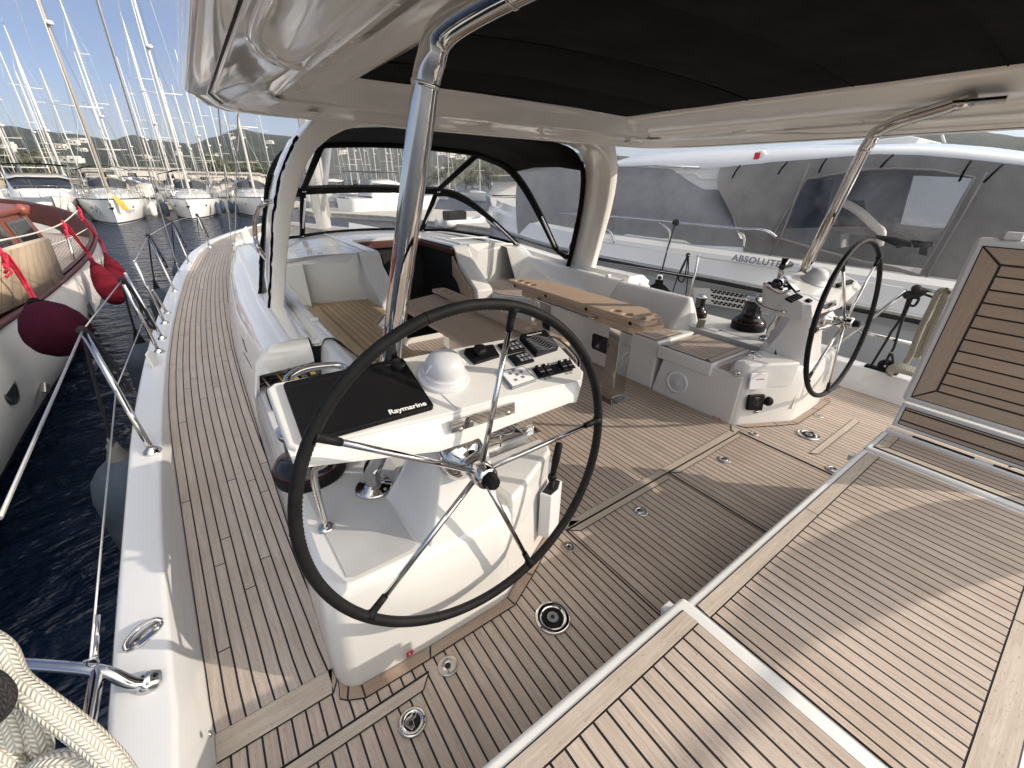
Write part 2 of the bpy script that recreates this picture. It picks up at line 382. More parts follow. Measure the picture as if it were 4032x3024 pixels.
# thin cloud; an unseen glow overhead and sunward is added as fill, sky dimmed opposite
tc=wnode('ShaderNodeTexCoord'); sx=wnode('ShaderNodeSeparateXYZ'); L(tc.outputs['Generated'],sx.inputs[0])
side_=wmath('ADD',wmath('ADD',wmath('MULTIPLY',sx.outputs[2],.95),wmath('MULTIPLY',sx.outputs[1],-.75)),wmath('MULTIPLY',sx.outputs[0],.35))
sm_=wnode('ShaderNodeMapRange',interpolation_type='SMOOTHSTEP'); L(side_,sm_.inputs['Value']); sm_.inputs['From Min'].default_value=.02; sm_.inputs['From Max'].default_value=1.15; fill_veil=sm_.outputs[0]
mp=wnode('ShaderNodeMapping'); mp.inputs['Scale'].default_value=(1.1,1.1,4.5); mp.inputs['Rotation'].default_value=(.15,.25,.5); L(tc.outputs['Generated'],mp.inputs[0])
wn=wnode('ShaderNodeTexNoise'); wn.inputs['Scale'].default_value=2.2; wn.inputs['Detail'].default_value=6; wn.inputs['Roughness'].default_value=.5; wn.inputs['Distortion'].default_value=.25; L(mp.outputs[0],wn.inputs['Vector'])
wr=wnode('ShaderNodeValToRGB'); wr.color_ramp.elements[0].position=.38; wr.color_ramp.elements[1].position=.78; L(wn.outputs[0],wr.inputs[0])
base_=wmix(1.0,sky.outputs[0],wmix(fill_veil,(.40,.41,.52),(1.0,1.0,1.0)),'MULTIPLY')
cl=wmix(fill_veil,(1.75,1.95,2.5),(11.5,11.0,10.2))
fac=wmath('MAXIMUM',wmath('MULTIPLY',wr.outputs[0],.75),wmath('MULTIPLY',fill_veil,.85))
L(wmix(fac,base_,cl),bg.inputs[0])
SC.view_settings.view_transform='Standard'; SC.view_settings.look='None'; SC.view_settings.exposure=0.70; SC.view_settings.gamma=1
SC.cycles.max_bounces=10; SC.cycles.transparent_max_bounces=12; SC.cycles.diffuse_bounces=4; SC.cycles.use_denoising=True
# ------------------------------------------------------------------ water
def water_mat():
    t=NT('harbour_water'); o=t.obj(); t.b.inputs['Base Color'].default_value=(.003,.009,.026,1); t.b.inputs['Roughness'].default_value=.13; t.b.inputs['IOR'].default_value=1.33
    a=t.noise(t.map(o,(.55,1.0,1)),2.4,4,.55,.4); b=t.noise(t.map(o,(.7,1.4,1)),9,3,.6); c=t.noise(o,.25,3)
    t.bump(t.math('ADD', t.math('MULTIPLY',a,t.math('MULTIPLY_ADD',c,1.0,.4)), t.math('MULTIPLY',b,.10)), 1.0, .32); return t.m
g=Geo(); g.face([(-3000,-3000,WZ),(3000,-3000,WZ),(3000,3000,WZ),(-3000,3000,WZ)])
tag(g.build('water',water_mat()),kind='structure')
# ------------------------------------------------------------------ hills
ELV=[(-75,2.6),(-40,2.9),(-20,3.2),(-10.7,3.2),(-8.8,3.05),(-6.5,2.95),(-4.2,2.75),(-2.9,3.15),(-1,2.85),(1.8,2.75),(3.6,3.4),(6.1,4.2),(8,3.9),(14,3.6),(22,3.9),(30,3.6),(40,3.2),(52,2.6),(66,3.3),(76,4.3),(79,4.15),(82,3.7),(95,3.2),(115,2.5)]
def ridge(a):
    for (a0,e0),(a1,e1) in zip(ELV,ELV[1:]):
        if a0<=a<=a1:
            t=(a-a0)/(a1-a0); t=t*t*(3-2*t); return e0+(e1-e0)*t
    return 2.5
R0,R1=300.,1150.
def hillz(a,r):
    s=min(max((r-R0)/(R1-R0),0),1.25); H=R1*math.tan(rad(ridge(a)))+2.5
    x=math.sin(rad(a))*r; y=math.cos(rad(a))*r
    nz=noise.fractal(V((x*.006,y*.006,3.1)),1.0,2.0,5)
    nf=noise.fractal(V((x*.035,y*.035,7.7)),.9,2.0,4)
    z=H*(1-(1-min(s,1))**1.5 if s<1 else 1-(s-1)*1.6)
    return WZ-1+ z*(1+.10*nz*math.sin(PI*min(s,1))) + nf*2.2*min(s*3,1)
def hill_mat():
    t=NT('maquis_hillside'); o=t.obj(); n1=t.noise(o,.035,8,.72); n2=t.noise(o,.16,6,.7); n3=t.noise(t.map(o,(1,1,1.6)),.011,6,.65); n4=t.noise(o,.5,3,.6)
    c=t.mix(t.ramp(n2,[(.40,(0,0,0)),(.62,(1,1,1))]), rgb((.022,.032,.022)), rgb((.070,.078,.048)))
    c=t.mix(t.math('MULTIPLY',t.ramp(n4,[(.42,(0,0,0)),(.6,(1,1,1))]),.5), c, rgb((.032,.040,.028)))
    c=t.mix(t.math('MULTIPLY', t.ramp(n3,[(.55,(0,0,0)),(.68,(1,1,1))]), t.ramp(n1,[(.48,(0,0,0)),(.64,(1,1,1))])), c, rgb((.22,.185,.135)))
    t.put(t.b.inputs['Base Color'], c); t.b.inputs['Roughness'].default_value=.95; t.b.inputs['Specular IOR Level'].default_value=.1
    t.bump(n2,.9,9.0); return t.m
g=Geo(); rows=[]; na=420; nr=46
for i in range(nr+1):
    r_=R0+(R1*1.22-R0)*(i/nr)**.9
    rows.append([V((math.sin(rad(a))*r_, math.cos(rad(a))*r_, hillz(a,r_))) for a in [-75+190*k/na for k in range(na+1)]])
g.grid(rows); tag(g.build('hills',hill_mat(),weld=False),kind='structure')
def on_hill(p):
    d=ray(p); h=math.hypot(d.x,d.y); a=math.degrees(math.atan2(d.x,d.y)); r_=R0
    while r_<R1*1.1:
        if CC.z+d.z/h*r_ <= hillz(a,r_): break
        r_+=3
    return V((math.sin(rad(a))*r_, math.cos(rad(a))*r_, hillz(a,r_)))
# houses on the slope: wall > window, roof
def house(p, w, h, kind, label):
    o=on_hill(p); t=thing('hill_house', label, 'house', 'white houses scattered over the hillside')
    a=random.uniform(-.5,.5); ux=V((math.cos(a),math.sin(a),0)); uy=V((-math.sin(a),math.cos(a),0)); dp=w*.6
    b=o-ux*w/2-V((0,0,3)); g=Geo(); g.obox(b,ux*w,uy*dp,V((0,0,h+3))); g.obox(b+ux*w*.55+uy*dp*.2+V((0,0,h+3)),ux*w*.4,uy*dp*.6,V((0,0,h*.45))); wl=g.build('wall',M['plaster'],t)
    for q in range(3):
        g=Geo(); g.obox(b+ux*w*(.12+.3*q)-uy*.12+V((0,0,3+h*.3)),ux*w*.14,uy*.1,V((0,0,h*.42))); g.build('window',M['dark_glass'],wl)
    g=Geo(); g.obox(b-ux*.6-uy*.6+V((0,0,h+3.02)),ux*(w*.53),uy*(dp+1.2),V((0,0,.7))); g.build('roof',M['roof_tile' if kind else 'concrete'],t)
    settle(t,o)
HL=[(570,1030,26,6,0,'long white villa high on the hill left of the tan mast'),(520,1045,16,5,0,'white house stepping down beside the long villa'),(455,1080,14,5,1,'small villa with tiled roof left of the terraces'),(40,1075,14,6,1,'tiled villa on the hill at far left edge'),(30,1100,18,6,0,'white terrace house low on the hill at far left'),
(600,1100,10,4,0,'white hut under the tan cleared slope'),(1290,1120,9,4,0,'white cottage halfway up the hill behind the masts'),(1690,1010,12,4,1,'stone house on the rocky summit'),(1950,1040,16,5,0,'white house near the right hand summit'),(1560,1135,9,4,1,'small tiled cottage low on the green slope'),(480,1180,22,6,0,'low white building at the foot of the hill'),(1060,1150,8,4,0,'tiny white shed in the scrub')]
for a,b,w,h,k,l in HL: house(c1(a,b),w*.55,h*.42,k,l)
for a,b,w,h,k,l in [(1180,335,24,7,1,'villa with tiled roof seen through the upper windscreen'),(1240,345,20,8,0,'white block seen through the upper windscreen'),(1290,360,22,7,1,'tiled house right of the white block in the windscreen'),(1170,440,26,7,0,'low white house above the yacht masts in the windscreen'),(560,330,18,6,0,'white house in the left part of the windscreen')]: house(c4(a,b),w*.5,h*.45,k,l)
# trees at the foot of the hill
def leaf_crown(g, c, rx, rz, n, s):
    cl=[c+V((random.gauss(0,.42)*rx, random.gauss(0,.42)*rx, random.gauss(0,.38)*rz)) for _ in range(max(6,n//60))]
    for _ in range(n):
        q=random.choice(cl)+V((random.gauss(0,.17)*rx,random.gauss(0,.17)*rx,random.gauss(0,.15)*rz))
        a=V((random.gauss(0,1),random.gauss(0,1),random.gauss(0,1))).normalized(); b=a.orthogonal().normalized(); e=s*random.uniform(.6,1.4)
        g.face([q-a*e,q+b*e*.45,q+a*e,q-b*e*.45])
def tree(p, Y, h, w, label, n=1300):
    d=ray(p); o=CC+d*(Y/d.y); o.z=-.3; h*=.62; w*=.75; t=thing('olive_tree',label,'tree','trees along the waterfront')
    g=Geo(); g.tube([o,o+V((.1,0,h*.3)),o+V((-.2,.1,h*.55))],[.35,.28,.16],8)
    for k in range(4):
        a=k*1.6; g.tube([o+V((.05,0,h*.33)),o+V((math.cos(a)*w*.2,math.sin(a)*w*.2,h*.58)),o+V((math.cos(a)*w*.33,math.sin(a)*w*.33,h*.72))],[.18,.12,.05],6)
    g.build('trunk',M['bark'],t)
    g=Geo(); leaf_crown(g,o+V((0,0,h*.66)),w*.5,h*.42,n,.42); g.build('crown',M['leaf'],t,weld=False,fixn=False); settle(t,o)
for a,b,Y,h,w,l in [(60,1230,125,11,12,'large olive tree at far left above the sea wall'),(170,1240,118,8,11,'rounded olive tree right of the large one at the left edge'),(310,1250,122,6,10,'low dark tree at the end of the sea wall'),(700,1260,135,6,11,'dark tree behind the tan mast'),(1200,1280,140,6,9,'dark bushy tree behind the white waterfront building'),(1600,1280,120,9,8,'tall dark tree right of the twin white masts'),(1760,1290,125,7,9,'dark tree behind the masts near the hardtop'),(1860,1300,118,8,7,'dark tree beside the thick tan mast')]: tree(c1(a,b),Y,h,w,l)
for a,b,Y,h,w,l in [(1230,470,90,9,12,'leafy tree in the middle of the windscreen'),(1320,470,95,10,11,'tall leafy tree right of the windscreen diagonal'),(1460,450,100,11,14,'broad tree behind the large motor yacht')]: tree(c4(a,b),Y,h,w,l)
# sea wall, quays
g=Geo(); g.box((-62,8),(92,96),(WZ-1,.95)); g.box((-62.2,8.2),(91.8,96.2),(.954,1.15)); tag(g.build('sea_wall',M['stone'],bevel=.06),'long tan stone sea wall behind the moored boats','wall')
g=Geo(); Q=[(14.2,12),(12.9,21.9),(11.2,30.4),(8.9,34.6),(7.4,35.4),(7.4,41),(15,41),(21,30),(24,12)]
g.prism([(a,b,WZ-2) for a,b in Q],(0,0,.21+2)); g.prism([(a-.05 if a<20 else a,b,-.686) for a,b in Q],(0,0,.13)); tag(g.build('quay',M['concrete'],bevel=.03),kind='structure')
g=Geo(); g.box((-26,9),(47.4,49.6),(WZ+.05,-.35)); tag(g.build('pontoon',M['concrete'],bevel=.03),kind='structure')
def building(p,Y,w,h,label,mat):
    h*=.62
    d=ray(p); o=CC+d*(Y/d.y); o.z=0; t=thing('waterfront_building',label,'building','low buildings behind the marina')
    g=Geo(); g.box((o.x-w/2,o.x+w/2),(o.y,o.y+6),(-.5,h)); wl=g.build('wall',mat,t)
    n=2
    for k in range(n):
        x0=o.x-w/2+w*(k+.3)/n; g=Geo(); g.box((x0,x0+w*.22/n),(o.y-.06,o.y-.01),(.9,h*.75)); g.build('window',M['dark_glass'],wl)
    g=Geo(); g.box((o.x-w/2-.4,o.x+w/2+.4),(o.y-.5,o.y+6.4),(h+.01,h+.35)); g.build('roof',M['concrete'],t); settle(t,o)
for a,b,Y,w,h,l in [(1130,1290,120,12,4.6,'square white building between the masts'),(960,1290,125,14,3.6,'low white building left of the square one'),(1640,1290,105,12,3.6,'cream building with flat roof near the hardtop'),(1330,1290,130,10,3.4,'small white building between the twin masts'),(1750,1300,112,9,3.2,'small cream kiosk right of the flat roofed building'),(830,1290,128,9,3.2,'long low shed right of the tan mast')]: building(c1(a,b),Y,w,h,l,M['plaster'])
# ------------------------------------------------------------------ the sailing yacht we stand on
Y=thing('sailing_yacht','white sailing yacht with teak decks, twin helms and hardtop filling the foreground','sailing yacht')
def planar(g, pts, mi=0, u=(1,0,0), v=(0,1,0)):
    pts=[V(p) for p in pts]; g.face(pts, [(p.dot(V(u)), p.dot(V(v))) for p in pts], mi)
def board(g, pts, mi=1):
    """a plain board: grain runs along its longest edge"""
    pts=[V(p) for p in pts]; e=max(((pts[(i+1)%len(pts)]-pts[i]) for i in range(len(pts))), key=lambda q:q.length).normalized()
    n=(pts[1]-pts[0]).cross(pts[2]-pts[0]).normalized(); w=n.cross(e); r=random.uniform(0,1)
    g.face(pts, [(p.dot(w)+r, p.dot(e)) for p in pts], mi)
def rng(a,b,n): return [a+(b-a)*i/(n-1) for i in range(n)]
def lerp_tab(T, y, k):
    if y<=T[0][0]: return T[0][k]
    for p,q in zip(T,T[1:]):
        if p[0]<=y<=q[0]:
            t=(y-p[0])/(q[0]-p[0]); return p[k]+(q[k]-p[k])*t
    return T[-1][k]
# y, outer teak edge x, deck z, inner edge x, bulwark top z, bulwark width
ST=[(-1.6,-.33,0,.02,.21,.205),(1.18,-.358,0,.02,.22,.195),(1.55,-.385,.004,.02,.225,.185),(1.9,-.405,.02,.018,.235,.175),(2.3,-.424,.06,.015,.245,.168),(2.7,-.44,.115,.012,.26,.162),(3.15,-.455,.20,.012,.285,.155),(3.6,-.457,.255,.012,.31,.148),(4.27,-.452,.29,.014,.33,.142),(5.24,-.428,.312,.055,.347,.138),(6.26,-.384,.33,.14,.36,.135),(7.96,-.285,.345,.30,.375,.13),(10.3,-.065,.36,.56,.39,.125),(12,.28,.38,.9,.41,.12),(13.3,.76,.40,1.35,.43,.11),(14.75,1.42,.42,1.85,.45,.09),(16.2,2.10,.45,2.139,.47,.03)]
YS=[-1.6,.2,1.18]+rng(1.3,6.2,40)+rng(6.4,16.2,34)
def st(y): return [lerp_tab(ST,y,k) for k in range(1,6)]
# smooth the stations a little
def sst(y): 
    a=[st(y+e) for e in (-.25,0,.25)]
    if y<1.25: return st(y)
    return [(p+2*q+r)/4 for p,q,r in zip(*a)]
for side in (0,1):
    fl=(lambda v:v) if side==0 else mx
    rows=[]; uvs=[]; hull=[]
    for y in YS:
        xo,z,xi,zb,w=sst(y)
        rows.append([fl((xo+(xi-xo)*t,y,z)) for t in (0,.5,1)]); uvs.append([((xi-xo)*t,y+(40 if side else 0)) for t in (0,.5,1)])
    if True:
        g=Geo(); k0=2
        g.grid(rows[k0:],uvs=uvs[k0:]); dk=g.build('side_deck',M['teak_side'],Y)
    brow=[];hrow=[]
    for y in YS:
        xo,z,xi,zb,w=sst(y); dz=zb-z; ix=.05*min(1,dz/.2)
        P=[(xo,y,z-.02),(xo-ix*.06,y,z+dz*.05),(xo-ix*.88,y,zb-.016),(xo-ix*.9-.001,y,zb-.011),(xo-ix*.9-.006,y,zb-.003),(xo-ix-.011,y,zb-.0005),(xo-ix-.018,y,zb),(xo-w+.004,y,zb+.001),(xo-w-.006,y,zb-.001),(xo-w-.014,y,zb-.006),(xo-w-.024,y,zb-.024),(xo-w-.018,y,zb-.05),(xo-w-.008,y,zb-.058)]
        brow.append([fl(p) for p in P])
        b=min(1,max(0,(y-8)/9)); 
        hrow.append([fl((xo-w-.008,y,zb-.056)),fl((xo-w-.005+.02,y,zb-.4)),fl((xo-w+.03+.25*b,y,-.45)),fl((xo-w+.12+.6*b,y,WZ+.02)),fl((xo-w+.35+1.1*b,y,WZ-.5))])
    g=Geo(); g.grid(brow); g.build('bulwark',M['gel_rail'],Y)
    g=Geo(); g.grid(hrow); g.build('hull_side',M['gel_hull'],Y)
# cockpit sole
g=Geo(); planar(g,[(-.37,-1.55,0),(4.65,-1.55,0),(4.65,1.19,0),(-.37,1.19,0)]); planar(g,[(.9,1.19,0),(3.4,1.19,0),(3.4,4.5,0),(.9,4.5,0)])
sole=g.build('cockpit_sole',M['teak'],Y)
FP=[(.02,1.178),(.027,1.125),(.054,1.078),(.094,1.055),(.20,1.046),(.368,1.042),(.747,1.043),(.888,1.12),(1.186,1.262),(1.206,1.30)]
FO=[(.001,1.079),(.014,1.05),(.036,1.028),(.093,.999),(.345,.992),(.358,.99),(.755,.990),(.915,1.068),(1.16,1.196),(1.29,1.205)]
def bquad(g,a,b,c,d,z=.006,mi=1,gap=.0035):
    """board with its black seam showing round it"""
    P=[V((p[0],p[1],z)) for p in (a,b,c,d)]; cen=sum(P,V((0,0,0)))/4; Q=[]
    n=4
    for i in range(n):
        p=P[i]; e1=(P[i-1]-p).normalized(); e2=(P[(i+1)%n]-p).normalized(); s=abs(e1.cross(e2).z) or 1
        Q.append(p+(e1+e2)*(gap/s))
    g.face([V((p.x,p.y,z-.003)) for p in P],None,2); board(g,Q,mi)
def boards_obj(name, quads, mats, parent):
    g=Geo()
    for q in quads:
        mi=q[4] if len(q)>4 else 1; z=q[5] if len(q)>5 else .006
        bquad(g,*q[:4],z=z,mi=mi)
    return g.build(name,mats,parent,weld=False)
TM=[M['teak'],M['teak_plain'],M['caulk'],M['teak_stain']]
def mq(q): 
    a=[(2*CX-p[0],p[1]) for p in (q[1],q[0],q[3],q[2])]; return tuple(a)+tuple(q[4:])
cross=[((-.362,1.083),(.0,1.083),(.024,1.18),(-.362,1.182))]
bord=[(FO[0],FP[1],FP[0],(.0,1.18),3),(FO[1],FO[2],FP[2],FP[1],3),(FO[2],FO[3],FP[3],FP[2],3),(FO[3],FO[4],FP[5],FP[3],3),(FO[4],FO[6],FP[6],FP[5],3),(FO[6],FO[7],FP[7],FP[6],3),(FO[7],FO[8],FP[8],FP[7],3)]
hat1=[((-.60,.903),(.276,.903),(.32,.951),(-.6,.951))]
brd=[((1.24,1.193),(2.125,1.193),(2.125,1.243),(1.315,1.24)),((2.125,1.193),(3.0,1.19),(2.962,1.248),(2.125,1.243))]
brd2=[((1.309,1.146),(2.085,1.146),(2.125,1.188),(1.25,1.188)),((2.20,1.146),(2.966,1.15),(3.0,1.186),(2.14,1.188))]
oth=[((1.19,1.20),(1.30,1.205),(1.365,1.20),(1.225,1.294)),((2.98,1.20),(3.045,1.195),(3.075,1.29),(2.99,1.24))]
hat2=[((3.154,.762),(3.20,.716),(3.992,.721),(4.03,.77)),((.0,.762),(.0,.716),(.0,.716),(.0,.762))][:1]
edge=[((.276,.903),(.32,.45),(.362,.45),(.32,.951))]
boards_obj('sole_margin_board',cross+bord,TM,Y); boards_obj('sole_margin_board',[mq(q) for q in cross+bord],TM,Y)
boards_obj('sole_margin_board',brd,TM,Y)
for q in hat1+brd2+oth+hat2: boards_obj('hatch_margin_board',[q],TM,Y)
# hatch seams: a slim rubber joint lying in the planking
for bx in [((x0-.0024,x0+.0024),(.30,1.188),(.001,.0065)) for x0 in (1.247,2.139,3.018)]+[((-.34,.32),(.9525,.956),(.001,.0066)),((1.25,3.0),(1.189,1.192),(.001,.0067))]:
    g=Geo(); g.box(*bx); g.build('hatch_joint',M['caulk'],Y)
# ------------------------------------------------------------------ plinths under the helms
def ringz(pts,z): return [V((p[0],p[1],z)) for p in pts]
def plinth(side):
    fl=(lambda v:V(v)) if side==0 else mx
    foot=[(.02,1.178),(.022,1.14),(.03,1.11),(.045,1.085),(.065,1.066),(.094,1.055),(.368,1.042),(.70,1.040),(.747,1.046),(.888,1.118),(1.165,1.255),(1.195,1.275),(1.208,1.31)]
    def top(z,o): 
        k=[]
        for (x,y) in foot:
            dx=.62-x; dy=1.6-y; l=math.hypot(dx,dy); k.append(fl((x+dx/l*o*(1.2 if x<.1 else 1),y+dy/l*o,z)))
        return k
    tail=lambda z,o:[fl((1.208-o,1.41,z)),fl((.625,1.41,z)),fl((.615,2.14,z)),fl((.5,2.9,z)),fl((.02+o,2.9,z))]
    g=Geo(); L=[(-.01,0),(.10,.004),(.30,.014),(.43,.026),(.462,.040),(.475,.062)]
    rows=[top(z,o)+tail(z,o) for z,o in L]
    g.grid(rows,close=True,capb=True)
    return g.build('helm_plinth',M['gel'],Y)
for s in (0,1):
    pl=plinth(s); fl=(lambda v:V(v)) if s==0 else mx
    # tread of rough non-slip let into the top
    g=Geo(); P=[(.135,1.125),(.16,1.112),(.36,1.112),(.385,1.125),(.385,1.40),(.50,1.62),(.50,2.0),(.13,2.0),(.112,1.60)]; g.face([fl((a,b,.479)) for a,b in P]); g.build('nonskid_panel',M['nonskid'],pl)
# pedestal that carries the wheel and console
def pedestal(side):
    fl=(lambda v:V(v)) if side==0 else mx
    g=Geo(); R=[ # z, xl, xr, ya, yf
     (.12,.30,.80,1.052,1.60),(.25,.33,.785,1.062,1.56),(.40,.38,.765,1.075,1.52),(.50,.415,.755,1.09,1.48),(.62,.455,.745,1.108,1.43),(.74,.485,.735,1.125,1.39),(.86,.505,.728,1.142,1.36),(.97,.52,.72,1.16,1.34)]
    rows=[]
    for z,xl,xr,ya,yf in R:
        c=.022; w=xr-xl
        rows.append([fl(p) for p in ((xl,ya+c+.02,z),(xl+c,ya+.004,z),(xl+w*.35,ya-.004,z),(xl+w*.65,ya-.004,z),(xr-c,ya+.004,z),(xr,ya+c+.02,z),(xr+.03*(1-z),yf-.1,z),(xl+w*.5,yf,z),(xl-.05*(1-z),yf-.05,z),(xl-.03*(1-z),1.375 if yf>1.45 else yf-.06,z))])
    g.grid(rows,close=True,capb=True); return g.build('helm_pedestal',M['gel'],Y,bevel=.008,ang=28)
for s in (0,1): pedestal(s)
# raised tray inboard of the pedestal with teak inlays
for s in (0,1):
    fl=(lambda v:V(v)) if s==0 else mx
    g=Geo(); P=[(.80,1.09),(.90,1.135),(1.165,1.275),(1.19,1.32),(1.19,1.38),(1.185,1.40),(.78,1.40)]
    g.prism([fl((a,b,.3)) for a,b in P],(0,0,.213)); tr=g.build('helm_tray',M['gel'],Y,bevel=.02,seg=3)
    g=Geo(); Q=[(.66,1.425),(1.185,1.425),(1.185,1.515),(.66,1.515)]; planar(g,[fl((a,b,.409)) for a,b in Q]); g.build('teak_inlay',M['teak'],pl if s else Y)
# ------------------------------------------------------------------ coamings, seats, cabin
for s in (0,1):
    fl=(lambda v:V(v)) if s==0 else mx
    nm='port' if s==0 else 'starboard'
    dyw=.24*s
    # long coaming with its moulded side, top trough and inner wall
    rows=[]
    for y in rng(2.86+dyw,12.0,44):
        xo,z,xi,zb,w=sst(y); k=max(0,(y-4.6)/7.4); t=0
        zt=.775+.10*min(1,max(0,(y-4.2)/1.3))-(0 if y<7.05 else min(.42,.16*(y-7.05))); sh=max(0,xi-.014)*1.0
        P=[(xi+.002,z-.03),(xi+.006,z+.02),(xi+.025,z+.16),(xi+.065,z+.30),(xi+.115,zt-.085),(xi+.16,zt-.035),(xi+.215,zt-.012),(.34+sh,zt),(.425+sh,zt-.004),(.435+sh,zt-.02)]
        if y<4.9: P+=[(.445+sh,zt-.07),(.49+sh,zt-.075),(.515+sh,zt-.035),(.535+sh,zt-.03),(.575+sh,zt-.035),(.60+sh,zt-.055),(.78+sh*.3,.50),(.80+sh*.3,.44)]
        else: P+=[(.445+sh,zt+.002),(.49+sh,zt+.004),(.515+sh,zt+.006),(.535+sh,zt+.01),(.575+sh,zt+.02),(.60+sh,zt+.03),(.78+sh,zt+.05),(.80+sh,zt+.052)]
        rows.append([fl((a,y,b)) for a,b in P])
    g=Geo(); g.grid(rows)
    # aft face of the raised wing, open below for the clutches
    a=[(.035,2.80,.40),(.08,2.80,.62),(.145,2.82,.715),(.425,2.985,.772)]
    g.face([fl((p[0],p[1]+dyw,p[2])) for p in ((.145,2.80,.70),(.43,2.84,.655),(.43,2.90,.755),(.42,2.86+.02,.776),(.215,2.86,.763))])
    g.face([fl((p[0],p[1]+dyw,p[2])) for p in ((.145,2.80,.70),(.43,2.84,.655),(.43,2.85,.60),(.16,2.81,.60))])
    g.face([fl((p[0],p[1]+dyw,p[2])) for p in ((.145,2.80,.70),(.215,2.86,.763),(.16,2.86,.74),(.10,2.86,.66),(.05,2.86,.45),(.05,2.80,.45),(.09,2.80,.60),(.16,2.81,.60))])
    co_=g.build('coaming',M['gel_gloss'],Y,bevel=.004)
    # lower part of the coaming aft of the wing: shelf, then inner wall
    rows=[]
    for y in rng(1.9,2.90+dyw,34):
        xo,z,xi,zb,w=sst(y); e=min(1,max(0,(y-2.15)/.08)); e=e*e*(3-2*e); zt=.49+.235*e
        P=[(xi+.004,z-.03),(xi+.008,z+.03),(xi+.03,.36),(.055,.44),(.085,.468),(.12,.474),(.44,.474),(.465,.478),(.50,max(.48,zt-.03)),(.53,zt),(.575,zt-.004),(.595+.005*e,max(.47,zt-.03)),(.612+.168*e,.455+.045*e),(.62+.18*e,.41+.03*e)]
        rows.append([fl((a,y,b)) for a,b in P])
    g=Geo(); g.grid(rows); g.build('coaming_shelf',M['gel'],Y)
    # settee base, with its teak top
    g=Geo(); SB=[(.66,2.06),(1.21,2.06),(1.21,3.85),(1.45,4.20),(1.45,5.02),(.66,5.06)]
    g.prism([fl((a,b,-.005)) for a,b in SB],(0,0,.455)); sb=g.build('settee_base',M['gel'],Y,bevel=.018,seg=3)
    g=Geo(); TP=[(.80,2.10),(1.19,2.10),(1.19,3.86),(1.43,4.23),(1.43,4.86),(.83,4.97),(.80,4.6)]
    tm=[M['teak_warm'],M['teak_warm_plain'],M['caulk']] if s==0 else [M['teak'],M['teak_plain'],M['caulk']]
    g.face([fl((a,b,.4545)) for a,b in TP],None,2)
    planar(g,[fl((a,b,.458)) for a,b in [(.875,2.155),(1.14,2.155),(1.14,3.88),(1.39,4.25),(1.39,4.81),(.90,4.90),(.872,4.6)]])
    for q in [((.803,2.105),(.868,2.155),(.866,4.6),(.803,4.6)),((.803,4.603),(.866,4.603),(.895,4.90),(.833,4.96)),((.803,2.105),(1.187,2.105),(1.14,2.15),(.87,2.15)),((1.187,2.105),(1.187,3.86),(1.143,3.88),(1.143,2.15)),((1.187,3.863),(1.427,4.235),(1.393,4.25),(1.145,3.885)),((1.427,4.238),(1.427,4.855),(1.394,4.81),(1.394,4.252)),((1.427,4.858),(.837,4.965),(.90,4.905),(1.39,4.815))]:
        board(g,[fl((a,b,.458)) for a,b in q])
    if s==0:
        g.box((.80,1.19),(2.745,2.79),(.459,.4605),1)
    g.build('seat_slats',tm,sb,weld=False)
    # oval opening with a dark pane low in the settee front
    for (ya,za) in ((2.69,.235),) if s else ((2.62,.235),(3.4,.235)):
        g=Geo(); W_,H_=.155,.085
        def rr(w,h,x): return [fl((x,ya+px,za+pz)) for px,pz in [(w*sx+.035*(math.cos(t)-sgx),h*sz+.035*(math.sin(t)-sgz)) for sx,sz,t0,sgx,sgz in ((1,1,0,1,1),(-1,1,PI/2,-1,1),(-1,-1,PI,-1,-1),(1,-1,3*PI/2,1,-1)) for t in (t0,t0+PI/8,t0+PI/4,t0+3*PI/8,t0+PI/2)]]
        g.grid([rr(W_+.022,H_+.022,1.2112),rr(W_+.018,H_+.018,1.219),rr(W_+.004,H_+.004,1.219),rr(W_,H_,1.2125)],close=True); fr=g.build('opening_frame',M['gel'],sb)
        g=Geo(); g.face(rr(W_,H_,1.2127)); g.build('opening_pane',M['dark_glass'],fr)
    # jump seat box between settee and helm
    g=Geo(); g.prism([fl((1.2085,y,z)) for y,z in ((1.30,-.005),(1.30,.405),(1.99,.405),(1.99,.31),(2.045,.03),(2.045,-.005))],fl((-.58,0,0))-fl((0,0,0))); jb=g.build('jump_seat_box',M['gel'],Y,bevel=.006)
    g=Geo(); g.prism([fl((a,b,.325)) for a,b in ((1.235,1.535),(1.235,2.048),(.635,2.048),(.635,1.535))],(0,0,.11)); ld=g.build('jump_seat_lid',M['gel'],Y,bevel=.014,seg=3)
    g=Geo(); g.face([fl((a,b,.436)) for a,b in ((1.215,1.56),(1.215,2.03),(.655,2.03),(.655,1.56))],None,2)
    planar(g,[fl((a,b,.4395)) for a,b in ((1.207,1.618),(1.207,1.972),(.66,1.972),(.66,1.618))])
    for q in [((1.212,1.563),(1.165,1.612),(.66,1.612),(.66,1.563)),((1.212,2.027),(1.165,1.978),(.66,1.978),(.66,2.027))]: board(g,[fl((a,b,.4398)) for a,b in q])
    g.build('lid_slats',[M['teak'],M['teak_plain'],M['caulk']],ld,weld=False)
    # bulkhead ahead of the seat, with chamfered top, and the box beside the companionway
    g=Geo()
    A=(.62,5.10,.42);B=(1.45,4.87,.42);C_=(1.416,4.99,.955);D_=(.58,5.16,.90);E_=(1.29,4.95,.86);F_=(.60,5.13,.865)
    g.face([fl(p) for p in (A,B,C_,E_,F_)]); g.face([fl(p) for p in (F_,E_,C_,(1.0,5.02,.955),D_)])
    g.build('seat_bulkhead',M['gel'],Y)
